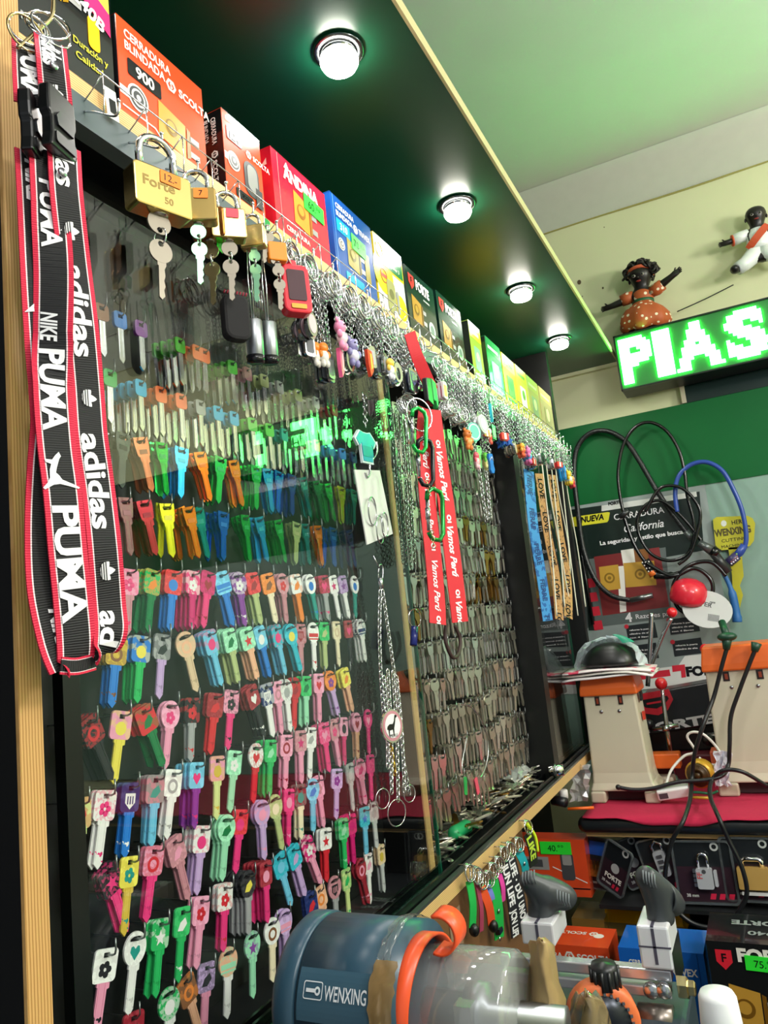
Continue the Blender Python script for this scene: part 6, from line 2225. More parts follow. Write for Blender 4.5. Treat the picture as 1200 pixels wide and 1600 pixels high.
o = thing('key_machine', 'beige upright key machine with an orange cap under the pile of magazines', 'key machine', (-.34, 1.84, CZ2)); OL = o.location
M1Y = 1.80
tower(o, OL, -.403, -.283, M1Y, -.196, -.158, .022, .10)
s = MB(); s.b2((-.281, M1Y + .030, -.220), (-.277, M1Y + .055, -.200), mat('#15181a', .4)); s.build('black_switch', o, OL)
s = MB(); s.b2((-.281, M1Y + .03, -.262), (-.276, M1Y + .045, -.244), mat('#c83c28', .4)); s.build('red_switch', o, OL)
s = MB(); s.b2((-.412, 1.905, -.405), (-.245, 1.950, CZ2), BEI); s.build('base_plate', o, OL, bevel=.004)
s = MB(); s.b2((-.411, 1.903, -.385), (-.225, 1.945, -.352), ORG); s.build('orange_carriage', o, OL, bevel=.003)
o = thing('key_machine', 'beige upright key machine with an orange cap at the right edge of the photo', 'key machine', (-.06, 1.88, CZ2)); OL = o.location
M2Y = 1.86
tower(o, OL, -.138, .020, M2Y, -.165, -.114, .022, .12)
s = MB(); s.b2((-.160, M2Y + .06, -.40), (-.10, M2Y + .12, -.352), mat('#e0704a', .4)); s.build('orange_carriage', o, OL, bevel=.003)
# ---- dark machine behind with red emblem and ball levers
o = thing('key_machine', 'black key machine with a red emblem standing behind between the two beige ones', 'key machine', (-.21, 2.08, CZ2)); OL = o.location
BKM = mat('#15181b', .3, spec=.5)
def bp(px, py, y): return at(px, py, 'y', y)
s = MB()
a, b, c, d = bp(1004, 1084, 2.03), bp(1128, 1062, 2.03), bp(1135, 1130, 2.02), bp(1006, 1150, 2.02)
ba, bb = Vector((a.x, 2.12, a.z)), Vector((b.x, 2.12, b.z))
bc, bd = Vector((c.x, 2.12, c.z)), Vector((d.x, 2.12, d.z))
s.add([a, b, c, d, ba, bb, bc, bd], [(3, 2, 1, 0), (4, 5, 6, 7), (0, 1, 5, 4), (2, 3, 7, 6), (1, 2, 6, 5), (0, 4, 7, 3)], BKM)
s.build('cover', o, OL, bevel=.004)
s = MB(); s.b2((a.x, 2.035, -.37), (c.x + .005, 2.12, c.z + .02), BKM); s.build('body', o, OL, bevel=.005)
s = MB(); s.b2((a.x - .01, 1.99, CZ2), (c.x + .01, 2.14, -.37), mat('#5c1420', .45)); s.build('base', o, OL, bevel=.005)
Fb = frame(d, (b - a), (a - d))
W_, H_ = (b - a).length, (a - d).length
s = MB()
s.poly([(W_ * .02, H_ * .98), (W_ * .46, H_ * .98), (W_ * .48, H_ * .72), (W_ * .38, H_ * .50), (W_ * .25, H_ * .42), (W_ * .1, H_ * .5), (W_ * .02, H_ * .7)], mat('#c62232', .35), Fb, .0008)
s.poly([(W_ * .06, H_ * .83), (W_ * .42, H_ * .83), (W_ * .43, H_ * .76), (W_ * .36, H_ * .64), (W_ * .25, H_ * .58), (W_ * .12, H_ * .64), (W_ * .06, H_ * .74)], BKM, Fb, .0012)
s.rect(W_ * .14, H_ * .70, W_ * .36, H_ * .745, mat('#c62232', .35), Fb, .0016)
s.build('emblem', o, OL)
s = MB(); s.text('FORTE', H_ * .2, mat('#d8dadc', .3), Fb, W_ * .03, H_ * .06, w=W_ * .88, z=.001, bold=.05); s.build('lettering', o, OL)
s = MB(); p = bp(1010, 1150, 1.99); q_ = bp(1065, 1190, 1.99)
s.cyl(bp(1012, 1130, 2.0), bp(1018, 1134, 1.99), .012, BKM, 14); s.cyl(bp(1105, 1155, 2.0), bp(1108, 1157, 1.985), .013, BKM, 14); s.cyl(bp(1085, 1205, 1.98), bp(1086, 1206, 1.96), .010, DULL, 12); s.build('knobs', o, OL)
s = MB(); a, b = bp(1105, 1150, 2.0), bp(1140, 1148, 2.0); s.cyl(a, b, .008, STEEL, 12); s.build('shaft', o, OL); s = MB(); s.cyl(bp(1112, 1098, 2.01), bp(1127, 1096, 2.01), .012, STEEL, 14); s.build('pivot', o, OL)
RB = mat('#dc1c28', .18, coat=.5)


def lever(nm, pts, y, ball, r, m, rb=.0125, parent=None):
    s = MB(); s.tube(spline([bp(*p, y) for p in pts], 6), r, m, 9); L_ = s.build('lever', o, OL)
    if ball:
        s = MB(); s.ball(bp(*ball, y), rb, RB, n=18, k=12); q = s.build('ball_knob', o, OL); q['label'] = 'red ball knob'


lever('', [(1102, 1018), (1110, 1050), (1118, 1092)], 2.012, (1102, 1014), .0065, mat('#3c4246', .3, .7))
lever('', [(1018, 958), (1016, 1010), (1012, 1072)], 2.06, None, .006, STEEL)
lever('', [(1049, 966), (1036, 992), (1022, 1028), (1018, 1040)], 2.06, (1050, 957), .0055, STEEL, .013)
o2 = o
o = thing('lever_arm', 'long chrome lever with a red ball top standing in front of the black machine', 'lever', bp(1055, 1238, 1.967)); OL = o.location
s = MB(); s.tube([bp(1034, 1072, 1.967), bp(1036, 1090, 1.967), bp(1042, 1137, 1.967), bp(1057, 1238, 1.967)], [.0035, .005, .006, .0055], CHROME, 10); s.build('rod', o, OL)
s = MB(); s.ball(bp(1033, 1068, 1.967), .0145, RB, n=18, k=12); s.build('ball_knob', o, OL)
s = MB(); s.cyl(bp(1020, 1139, 1.967), bp(1060, 1133, 1.967), .0045, STEEL, 10); s.cyl(bp(1040, 1134, 1.962), bp(1041, 1142, 1.962), .009, STEEL, 12); s.build('cross_bar', o, OL)
s = MB(); c = bp(1057, 1238, 1.967); s.lathe([(.02, 0), (.02, .006), (.010, .012), (.007, .02)], DULL, Matrix.Translation((c.x, c.y, CZ2)), 16); s.build('foot', o, OL)
# ---- magazines, bag and black cap on the first machine
Z0 = -.1555
cols = [('#e9e4e6', 'white magazine, lowest in the pile on the beige machine', .012), ('#f0ece4', 'cream magazine in the middle of the pile on the beige machine', -.10), ('#ecdfe2', 'pink and yellow printed magazine on top of the pile', .06)]
for i, (c, lb, rz) in enumerate(cols):
    vs, fs = [], []
    w, d = (.20, .14) if i != 1 else (.19, .135)
    nx_, ny_ = 14, 6
    for a in range(nx_ + 1):
        for b in range(ny_ + 1):
            u, v = a / nx_ - .5, b / ny_ - .5
            z = Z0 + .002 + .0066 * i - (.05 * max(0, abs(u) - .33) ** 1.3 if i == 0 else .03 * max(0, u - .3)) + .002 * math.sin(6 * u + i) - .006 * max(0, -v - .3)
            x, y = u * w, v * d
            vs.append((-.337 + x * math.cos(rz) - y * math.sin(rz), 1.835 + x * math.sin(rz) + y * math.cos(rz), z))
    for a in range(nx_):
        for b in range(ny_): fs.append((a * (ny_ + 1) + b, (a + 1) * (ny_ + 1) + b, (a + 1) * (ny_ + 1) + b + 1, a * (ny_ + 1) + b + 1))
    s = MB(); s.add(vs, fs, speckle(c, ('#c8c4cc', '#8fa07a', '#e0486a')[i], 28, (.62, .66, .58)[i], .4, 'noise'), True)
    q = s.build('magazine'); q.modifiers.new('thick', 'SOLIDIFY').thickness = .0036
    tag(q, lb, 'magazine', 'magazines on the beige machine')
s = MB()
c = Vector((-.332, 1.83, Z0 + .020))
vs, fs = [], []
NN, KK = 26, 10
for i in range(KK + 1):
    t = PI / 2 * i / KK
    for j in range(NN):
        a = 2 * PI * j / NN
        r = math.cos(t) * (1 + .03 * math.sin(5 * a))
        vs.append((c.x + .066 * r * math.cos(a), c.y + .052 * r * math.sin(a), c.z + .052 * math.sin(t)))
for i in range(KK):
    for j in range(NN): fs.append((i * NN + j, i * NN + (j + 1) % NN, (i + 1) * NN + (j + 1) % NN, (i + 1) * NN + j))
fs.append(tuple(range(NN))[::-1])
s.add(vs, fs, mat('#0a0b0c', .35), True); tag(s.build('black_hat'), 'shiny black cap lying in the open plastic bag on the magazines', 'cap')
s = MB(); vs, fs = [], []
random.seed(21)
for i in range(KK + 1):
    t = -.05 + (PI / 2 + .05) * i / KK
    for j in range(NN + 1):
        a = -.55 + (PI + 1.3) * j / NN     # open towards the front
        k = 1 + random.uniform(-.05, .05)
        vs.append((c.x - .004 + .082 * k * math.cos(t) * math.cos(a), c.y + .006 + .066 * k * math.cos(t) * math.sin(a), c.z - .004 + .068 * k * math.sin(max(t, 0)) + (random.uniform(-.003, .003))))
for i in range(KK):
    for j in range(NN): fs.append((i * (NN + 1) + j, i * (NN + 1) + j + 1, (i + 1) * (NN + 1) + j + 1, (i + 1) * (NN + 1) + j))
s.add(vs, fs, glassmat('bag_film', (.86, .93, .95), 1.45, .1, .06, ('#dfeaf2', .55)))
q = s.build('plastic_bag'); tag(q, 'crinkled pale plastic bag open at the front on the magazines', 'plastic bag')
s = MB(); vs, fs = [], []
for i in range(5):
    for j in range(9):
        a = .75 + 1.1 * j / 8; t = .75 + .55 * i / 4
        vs.append((c.x + .085 * math.cos(t) * math.cos(a - .9), c.y - .004 + .05 * math.cos(t) * -math.sin(a) * .6, c.z + .072 * math.sin(t)))
for i in range(4):
    for j in range(8): fs.append((i * 9 + j, i * 9 + j + 1, i * 9 + j + 10, i * 9 + j + 9))
s.add(vs, fs, mat('#1f8f74', .3), True); q2 = s.build('green_print', q); q2['label'] = 'green printed patch of the bag'
# ---- cables, spool, adapter, small things
def cable(pts, y, r, m, lb, nm='power_cable', cat='cable', plug=None):
    o = thing(nm, lb, cat, bp(pts[0][0], pts[0][1], y if not isinstance(y, list) else y[0])); OL = o.location
    ys = y if isinstance(y, list) else [y] * len(pts)
    s = MB(); s.tube(spline([bp(a, b, yy) for (a, b), yy in zip(pts, ys)], 9), r, m, 8); s.build('wire', o, OL)
    return o, OL


CAB = mat('#17191c', .35)
o, OL = cable([(1136, 1012), (1128, 1040), (1115, 1090), (1098, 1135), (1085, 1180), (1081, 1220), (1078, 1250), (1068, 1282), (1052, 1310), (1042, 1345), (1040, 1380), (1052, 1415), (1078, 1440), (1110, 1449), (1140, 1440), (1160, 1415), (1167, 1390), (1158, 1352), (1140, 1315), (1122, 1275), (1110, 1245), (1112, 1220), (1130, 1204), (1160, 1206), (1198, 1228)],
      [1.828] * 3 + [1.80] * 3 + [1.715, 1.655, 1.648, 1.645, 1.645, 1.645, 1.645, 1.645, 1.645, 1.645, 1.645, 1.645, 1.648, 1.655, 1.73, 1.79, 1.79, 1.79, 1.81], .0045, CAB, 'long black power cable looping down in front of the workbench from a dark plug')
s = MB(); a, b = bp(1136, 995, 1.832), bp(1135, 1015, 1.828); s.cyl(a, b, .012, mat('#16402e', .4), 12, .007); s.cyl(bp(1128, 972, 1.87), a, .008, mat('#16402e', .4), 10); s.ball(a, .0205, mat('#16402e', .4), (1, .8, .5)); s.build('plug', o, OL)
o, OL = cable([(1180, 1015), (1170, 1040), (1155, 1080), (1142, 1120), (1140, 1165), (1138, 1195), (1128, 1212), (1100, 1219), (1060, 1222), (1020, 1232), (990, 1234), (966, 1230)], [1.832] * 4 + [1.828, 1.83, 1.80, 1.79, 1.785, 1.78, 1.778, 1.778], .0045, CAB, 'black power cable from the right machine across to the foot of the left one')
s = MB(); a, b = bp(1182, 1005, 1.836), bp(1179, 1018, 1.832); s.cyl(a, b, .011, mat('#16402e', .4), 12, .007); s.build('plug', o, OL)
s = MB(); s.ball(bp(966, 1230, 1.776), .006, CAB); s.build('strain_relief', o, OL)
o, OL = cable([(1038, 1238), (1048, 1205), (1068, 1182), (1086, 1174), (1074, 1152), (1082, 1144), (1100, 1148), (1120, 1168), (1130, 1190), (1110, 1195), (1092, 1184)], [1.80, 1.83] + [1.85] * 9, .003, mat('#e2ded8', .4), 'thin white cable looping above the gold spool')
o = thing('spool', 'gold-coloured spool with a dark ringed core lying on the red cloth', 'spool', bp(1096, 1214, 1.83)); OL = o.location
a = bp(1091, 1211, 1.825); M = Matrix.Translation(a) @ Vector((-.25, -.9, -.05)).to_track_quat('Z', 'Y').to_matrix().to_4x4()
s = MB(); s.lathe([(.028, -.030), (.030, -.026), (.030, -.004), (.026, 0)], mat('#c99a2c', .35, .3), M, 22); s.build('flange', o, OL)
s = MB(); s.lathe([(.026, .0), (.022, .004), (.016, .004), (.0155, .007), (.010, .007), (.0095, .004), (.006, .004), (.0055, .009), (0, .009)], mat('#4a3414', .4, .2), M, 22); s.build('core', o, OL)
o = thing('adapter', 'white plug adapter lying on the red cloth beside the left machine', 'adapter', bp(1052, 1238, 1.79)); OL = o.location
M = frame(bp(1052, 1237, 1.79), (1, .1, .12), (0, -.3, 1)); s = MB(); s.b2((-.034, -.011, -.012), (.034, .011, .012), mat('#e6e6e4', .35), M); s.build('body', o, OL, bevel=.003)
s = MB(); s.b2((-.030, -.006, .0122), (-.012, .006, .0128), GREYD, M); s.build('rating_print', o, OL)
s = MB(); vs, fs = [], []
random.seed(8)
for i in range(8):
    for j in range(7):
        p = bp(1117 + j * 4, 1172 + i * 8, 1.84); vs.append(p + Vector((random.uniform(-.004, .004), random.uniform(-.010, .006), random.uniform(-.003, .003))))
for i in range(7):
    for j in range(6): fs.append((i * 7 + j, i * 7 + j + 1, i * 7 + j + 8, i * 7 + j + 7))
s.add(vs, fs, mat('#dcdce6', .3)); q = s.build('paper_bag'); q.modifiers.new('thick', 'SOLIDIFY').thickness = .002; tag(q, 'crumpled white wrapper propped between the spool and the right machine', 'wrapper')
s = MB(); s.tube(spline([bp(a, b, 1.80) for a, b in ((1062, 1243), (1085, 1238), (1110, 1240), (1122, 1236))], 6), .0028, mat('#1f6a4a', .4), 7); tag(s.build('green_wire'), 'short green wire lying on the cloth in front of the spool', 'wire')
s = MB(); s.tube([bp(1078, 1246, 1.785), bp(1112, 1247, 1.785)], .003, mat('#c8a02a', .4), 7); tag(s.build('yellow_stick'), 'short yellow stick on the cloth in front of the spool', 'stick')
# small things left of the first machine
s = MB(); vs, fs = [], []
for i in range(9):
    for j in range(6):
        p = bp(896 + j * 5 - i * .6, 1196 + i * 7, 1.735 + .01 * math.sin(j)); vs.append(p + Vector((random.uniform(-.004, .004), random.uniform(-.008, .008), random.uniform(-.003, .003))))
for i in range(8):
    for j in range(5): fs.append((i * 6 + j, i * 6 + j + 1, i * 6 + j + 7, i * 6 + j + 6))
s.add(vs, fs, glassmat('bag_film2', (.9, .92, .95), 1.45, .1, .08, ('#e6e4ea', .4))); tag(s.build('plastic_bag'), 'small clear crumpled bag leaning against the left machine foot', 'plastic bag')
s = MB(); a, b = bp(864, 1250, 1.70), bp(884, 1254, 1.69); s.cyl(a, b, .0105, mat('#1a1c20', .35), 14); tag(s.build('film_can'), 'small black cylinder lying at the left end of the cloth', 'canister')
s = MB(); a = bp(880, 1238, 1.705); s.lathe([(.010, -.012), (.010, .004), (.008, .006), (0, .006)], WHITE, Matrix.Translation(a), 14); tag(s.build('plastic_stopper'), 'small white cap beside the black cylinder on the cloth', 'cap')
s = MB(); s.tube([bp(887, 1264, 1.685), bp(928, 1262, 1.70)], .0032, mat('#ee6a1c', .4), 7); tag(s.build('orange_stick'), 'thin orange stick lying on the cloth before the left machine', 'stick')
# ---- grey domed cover glimpsed behind the far glass
# ================================================================== GOODS UNDER THE BENCH
def sp(px, py, y): return at(px, py, 'y', y)


def front_box(name, label, pts, y, depth, col, art, z0=None, cat='lock box', group=None, top=None):
    """carton facing -y; pts = left x px, right x px, top py, at depth y"""
    xl, xr, pt, pb = pts
    a = sp(xl, pt, y); b = sp(xr, pt, y); zb = sp(xl, pb, y).z if z0 is None else z0
    zt = (a.z + b.z) / 2
    o = thing(name, label, cat, ((a.x + b.x) / 2, y + depth / 2, zb), group); OL = o.location
    s = MB(); s.b2((a.x, y, zb), (b.x, y + depth, zt), card(col)); s.build('carton', o, OL)
    s = MB(); art(s, FY((a.x, y, zb)), b.x - a.x, zt - zb); s.build('front_print', o, OL)
    if top:
        s = MB(); top(s, frame((b.x, y + depth, zt), (-1, 0, 0), (0, -1, 0)), b.x - a.x, depth); s.build('top_print', o, OL)
    return o


def artS(a, M, w, h):
    slogo(a, M, w * .28, h - .017, .010)
    a.text('CERRADURA', .009, WINK, M, -.002, h - .016, w=.034)
    a.prism(rrect(.028, .055, .006, 3, w * .72, h * .52), .0003, .0008, GREYD, M); a.prism(rrect(.020, .022, .003, 3, w * .72, h * .64), .0009, .0012, GREYI, M)
    a.rect(.002, h * .45, w * .45, h * .68, GREYI, M, .0005); a.rect(.010, h * .5, w * .36, h * .63, GREYD, M, .0008)
    a.poly([(w * .5, h * .5), (w * .97, h * .24), (w * .97, h * .26), (w * .5, h * .52)], WINK, M, .0006)
    a.rect(0, h * .13, w, h * .155, KINK, M)


b = front_box('lock_box', 'orange carton with a green 40 price sticker under the bench', (806, 912, 1311, 1408), 1.70, .05, '#e8512a', artS, -.605)
price(b, 0, 0, 0, '40.°°', .068, .026, 0, M=FY(sp(868, 1325, 1.6985)))


def blister(label, cx, cy, w, h, y, rz, item, dots=3, yaw=0, group='blister packs under the bench', tilt=-6):
    o = thing('blister_pack', label, 'blister pack', sp(cx, cy, y), group, (R(tilt), R(rz), R(yaw)))
    F = frame((0, 0, 0), (1, 0, 0), (0, 0, 1))
    s = MB(); s.prism(rrect(w, h, .008, 5), -.0008, .0008, mat('#1b2024', .3), F); s.build('card', o)
    s = MB()
    s.rect(-w * .46, -h * .47, w * .46, h * .08, mat('#33202a', .3), F, .001)
    for k in range(dots): s.poly([(w * (.02 + .15 * k), -h * .43), (w * (.11 + .15 * k), -h * .43), (w * (.14 + .15 * k), -h * .34), (w * (.05 + .15 * k), -h * .34)], mat('#d82a4c', .3), F, .0014)
    s.ringprism(circ(.008, 16, w * .22, h * .40), circ(.0045, 16, w * .22, h * .40), .0008, .0014, mat('#c8cccc', .3), F)
    s.text('38 mm', .006, mat('#d8d8d8', .4), F, -w * .36, -h * .40, z=.0016)
    s.build('card_print', o)
    s = MB(); out, inn = rrect(w * 1.02, h * 1.02, .009, 5), rrect(w * .94, h * .95, .007, 5); s.ringprism(out, inn, .001, .006, glassmat('blister_edge', (.8, .83, .84), 1.5, .1, .08, ('#8c9498', .25)) if 'be' not in _TX else _TX['be'], F)
    _TX['be'] = s.mats[0]
    s.build('clear_tray', o)
    item(o, F, w, h)
    return o


LST = mat('#c9ccd2', .38, .35)
LBR = mat('#cfa75e', .38, .35)


def combo(o, F, w, h):
    s = MB()
    s.prism(rrect(.030, .038, .004, 3, 0, -.010), .002, .016, LST, F)
    for i in range(4): s.prism(rrect(.008, .0065, .001, 2, -.017, -.022 + .0085 * i), .004, .014, DULL, F)
    s.prism(rrect(.006, .030, .002, 2, .020, -.010), .003, .012, LST, F)
    s.build('lock_body', o)
    s = MB(); s.tube([F @ Vector(p) for p in [(-.009, .009, .009), (-.009, .026, .009)] + [(-.009 * math.cos(PI * i / 8), .026 + .009 * math.sin(PI * i / 8), .009) for i in range(1, 8)] + [(.009, .026, .009), (.009, .009, .009)]], .0026, CHROME, 8); s.build('shackle', o)
    s = MB(); s.text('FF', .010, mat('#c04a50', .3), F, -.004, -.010, z=.0165, rot=1.57); s.disc(0, .003, .004, GREYD, F, .0165); s.build('emblem', o)


def brassp(o, F, w, h):
    s = MB(); s.prism(rrect(.056, .040, .003, 3, 0, -.014), .002, .018, LBR, F); s.build('lock_body', o)
    s = MB(); s.prism(rrect(.050, .006, .001, 2, 0, -.042), .002, .012, mat('#e6e6e6', .3), F); s.build('label_strip', o)
    s = MB(); s.tube([F @ Vector(p) for p in [(-.018, .006, .009), (-.018, .016, .009), (-.012, .020, .009), (.012, .020, .009), (.018, .016, .009), (.018, .006, .009)]], .005, CHROME, 8); s.build('shackle', o)


def cylp(o, F, w, h):
    s = MB(); s.prism(rrect(.024, .05, .006, 3, -.004, .004), .002, .014, LST, F)
    for i in range(4): s.prism(rrect(.012, .006, .001, 2, -.004, -.012 + .010 * i), .014, .017, DULL, F)
    s.build('lock_body', o)
    s = MB(); s.tube([F @ Vector(p) for p in [(-.014, .028, .008), (-.014, .040, .008), (-.004, .047, .008), (.006, .040, .008), (.006, .028, .008)]], .003, CHROME, 8); s.build('shackle', o)


def keysp(o, F, w, h):
    s = MB(); s.prism(rrect(.034, .024, .004, 3, -.006, -.014), .002, .012, mat('#d8a04a', .25, .8), F)
    for i in range(4): s.prism(rrect(.004, .018, .001, 2, -.016 + .006 * i, -.002), .012, .015, BRASS, F)
    s.build('brass_cylinder', o)
    s = MB(); s.rect(-w * .3, h * .15, w * .3, h * .42, mat('#1f4fa8', .3), F, .0016); s.build('blue_print', o)


def darkp(o, F, w, h):
    s = MB(); s.text('FORTE', .010, WINK, F, -w * .3, -h * .28, z=.0016, bold=.04); s.disc(0, -.002, .010, mat('#b8bcbc', .3), F, .0014); s.build('lettering', o)


blister('blister pack with a steel combination padlock, fourth along under the bench', 1101, 1362, .112, .116, 1.69, -1, combo)
blister('blister pack with a brass padlock at the right edge under the bench', 1176, 1358, .110, .116, 1.695, 0, brassp)
blister('blister pack with a long steel dial lock behind the looping cable', 1040, 1350, .09, .106, 1.715, -14, cylp, 1)
blister('clear pack with a brass cylinder and blue print beside the orange carton', 938, 1349, .08, .104, 1.735, 8, keysp, 0)
blister('dark pack seen edge on with a bright tilted rim, middle of the row', 962, 1356, .066, .098, 1.682, 22, darkp, 2, -28)
blister('dark pack leaning left, directly behind the second grip', 990, 1346, .066, .098, 1.755, -18, darkp, 2, 20)


def artY(a, M, w, h):
    a.rect(0, 0, w, h * .5, mat('#7a6a3a', .4), M)


front_box('lock_box', 'plain yellow carton lying in the dark of the lower shelf', (945, 1064, 1424, 1460), 1.74, .12, '#e0a818', artY)
front_box('lock_box', 'small dark carton with a tan lid on the lower shelf, left of the yellow one', (893, 943, 1436, 1470), 1.70, .10, '#8c6a34', artY)
s = MB(); a = sp(985, 1430, 1.75); 
def art_scol(a, M, w, h):
    slogo(a, M, w * .30, h - .026, .012); a.text('RA', .010, WINK, M, .002, h - .024)
    a.rect(0, h * .35, w, h * .42, WINK, M)
def top_scol(a, M, w, h):
    slogo(a, M, w * .35, h * .3, .012); a.disc(w * .25, h * .45, .010, WINK, M, .0004)
front_box('lock_box', 'orange carton lying below the bench beside the chrome clamps', (862, 950, 1478, 1640), 1.52, .09, '#e8512a', art_scol, -.7845, top=top_scol)
def art_blue(a, M, w, h):
    a.text('CERRADURA', .010, WINK, M, .016, h - .028, w=.05); a.text('BLINDADA', .010, WINK, M, .016, h - .041, w=.04)
    a.disc(w - .075, h - .034, .008, mat('#d8dce8', .3), M); a.text('TRAVEX', .012, WINK, M, w - .066, h - .038, w=.052, bold=.03)
    a.prism([(w - .062, h - .140), (w - .032, h - .142), (w - .040, h - .070), (w - .066, h - .072)], .0004, .004, GOLD, M); a.disc(w - .056, h - .082, .003, GOLDD, M, .005); a.disc(w - .042, h - .134, .003, GOLDD, M, .005)
    a.rect(0, h - .175, w, h - .158, mat('#1fae3c', .3), M, .0006)
    for k in range(3): a.disc(.02 + .045 * k, h - .1665, .004, WINK, M, .001); a.rect(.027 + .045 * k, h - .168, .05 + .045 * k, h - .165, WINK, M, .001)
    a.rect(w - .012, 0, w - .010, h, mat('#0f4a94', .3), M)
front_box('lock_box', 'big blue carton with a brass bolt picture behind the second grip', (966, 1098, 1485, 1660), 1.46, .10, '#1d63c0', art_blue, -.7845)
def art_f(a, M, w, h):
    a.poly([(.012, h - .012), (.036, h - .012), (.036, h - .030), (.024, h - .042), (.012, h - .030)], mat('#e02a3c', .25), M, .0006); a.text('F', .013, KINK, M, .024, h - .030, al='c', z=.001)
    a.text('FORTE', .0195, WINK, M, .044, h - .027, w=.088, bold=.05, z=.0008)
    lockpic(a, M, .022, h - .128, .062, .066, mat('#c8983c', .3), mat('#7a5418', .3))
    a.text('BLINDADA', .010, WINK, M, .044, h - .158, w=.05); a.text('940', .024, WINK, M, .044, h - .188, w=.05, bold=.02)
def top_f(a, M, w, h):
    a.text('FORTE', .018, mat('#8c9092', .3), M, w * .2, h * .25, w=.08, bold=.04); a.text('940', .016, mat('#8c9092', .3), M, w * .3, h * .6, w=.04)
b = front_box('lock_box', 'black carton numbered 940 with a red shield and a green price sticker', (1103, 1260, 1475, 1680), 1.38, .12, '#191b1d', art_f, -.7845, top=top_f)
price(b, 0, 0, 0, '75.°°', .054, .022, -.03, M=FY(sp(1194, 1507, 1.3785)))
# ================================================================== LANYARDS UNDER THE LEDGE
XL = -.405
LAN = [('bright green lanyard, nearest on the board under the ledge', 733, 1376, 738, 1448, '#18b04c', .012),
       ('thin maroon lanyard between the green and the orange ones', 745, 1380, 752, 1455, '#a03a58', .007),
       ('orange lanyard with a rounded end on the board under the ledge', 753, 1388, 768, 1442, '#f2582a', .013),
       ('light blue lanyard behind the wide green one', 763, 1385, 769, 1420, '#7a8ce0', .008),
       ('wide green ribbed lanyard with a steel stud under the ledge', 770, 1372, 780, 1466, '#12a844', .018),
       ('hot pink lanyard under the ledge beside the black lettered one', 779, 1362, 786, 1408, '#ee4ab0', .008),
       ('black lanyard with white capital letters, left of two', 787, 1345, 806, 1462, '#1c1e26', .019),
       ('black lanyard with white capital letters, right of two', 797, 1338, 820, 1455, '#1c1e26', .019),
       ('turquoise lanyard with a steel stud under the ledge', 810, 1330, 822, 1368, '#22b4c0', .014),
       ('black and yellow-green lanyard farthest under the ledge', 824, 1302, 834, 1352, '#20261a', .018)]
WOV = {}
for i, (lb, xa, ya, xb, yb, c, wd) in enumerate(LAN):
    p, q_ = pa(xa, ya, XL + .003 * (i % 3)), pa(xb, yb, XL + .003 * (i % 3) - .004)
    o = thing('lanyard', lb, 'lanyard', p + Vector((0, 0, .02))); OL = o.location
    s = MB()
    for k in range(3): s.torus(p + Vector((-.003 * k + .004, .003 * k - .002, .010)), (.9, -.3 + .2 * k, .1), .0105, .0011, CHROME, 18, 5)
    s.tube([p + Vector((-.012, 0, .020)), p + Vector((.004, 0, .0195))], .0011, STEEL, 5)
    s.build('split_ring', o, OL)
    st = Strap([p, p.lerp(q_, .5) + Vector((.003, 0, 0)), q_], wd, (.5, 1, 0))
    s = MB(); st.mesh(s, mat(c, .6), .0016); s.build('strap', o, OL)
    if i == 4:
        s = MB(); d = st.pt(.045, 0, .001); s.lathe([(.0035, 0), (.003, .0012), (0, .0016)], STEEL, frame(d, (0, 1, 0), (0, 0, 1)), 12); d = st.pt(.10, 0, .001); s.lathe([(.0035, 0), (.003, .0012), (0, .0016)], STEEL, frame(d, (0, 1, 0), (0, 0, 1)), 12); s.build('stud', o, OL)
        s = MB(); d = st.pt(.072, 0, .001); s.b2(d + Vector((-.004, -.008, -.004)), d + Vector((.003, .008, .004)), PL); s.build('buckle', o, OL, bevel=.001)
    if i in (6, 7):
        st.text((o, OL), ('JUN LIFE', 'LIFE · DU')[i - 6], .004, .012, WPR, 0, .065, .04); st.text((o, OL), ('JCN LIFE', 'UNO')[i - 6], .075, .012, WPR, 0, .045 if i == 6 else .028, .04)
    if i == 8:
        s = MB(); d = st.pt(.028, 0, .001); s.lathe([(.0035, 0), (.003, .0012), (0, .0016)], STEEL, frame(d, (0, 1, 0), (0, 0, 1)), 12); s.build('stud', o, OL)
    if i == 9:
        st.text((o, OL), 'LIKE', .006, .012, mat('#c8e84a', .5), 0, .045, .04)
        s = MB(); s.tube(spline([p + Vector((.0, .004, .014)), p + Vector((.006, .020, -.01)), p + Vector((.006, .024, -.035))], 6), .003, mat('#d8f02c', .5), 6); s.build('neon_cord', o, OL)
    if i in (0, 2):
        s = MB(); s.ball(q_ + Vector((.002, 0, -.004)), .007, PL, (1, 1, 1.2)); s.build('end_clip', o, OL)
# stickers left of them
s = MB(); F = FX(pa(712, 1448, -.4195)); s.rect(-.02, -.035, .02, .02, mat('#8a6f58', .6), F, .0003); s.poly([(.0, -.02), (.008, -.008), (.004, .006), (-.006, -.006)], mat('#c4223a', .5), F, .0006)
tag(s.build('sticker'), 'worn brown sticker with a red mark on the board under the ledge', 'sticker')
# ================================================================== FOREGROUND KEY CUTTER
def fp(px, py, y): return at(px, py, 'y', y)
YM = .53
CB = Vector((1, 0, 0))
NAVY = mat('#2c4a5c', .32, spec=.5, noise=.04, nscale=20)
o = thing('key_cutter', 'dark blue key cutting machine in the foreground with clear cover and two chrome clamps', 'key machine', (-.2, .56, -.42)); OL = o.location
axL, axR = fp(447, 1545, YM), fp(640, 1556, YM)
zc = (axL.z + axR.z) / 2
xL, xR = axL.x + .019, axR.x
RM = .0545


def MX(x): return Matrix(((0, 0, 1, x), (0, 1, 0, YM), (-1, 0, 0, zc), (0, 0, 0, 1)))  # local z -> +x


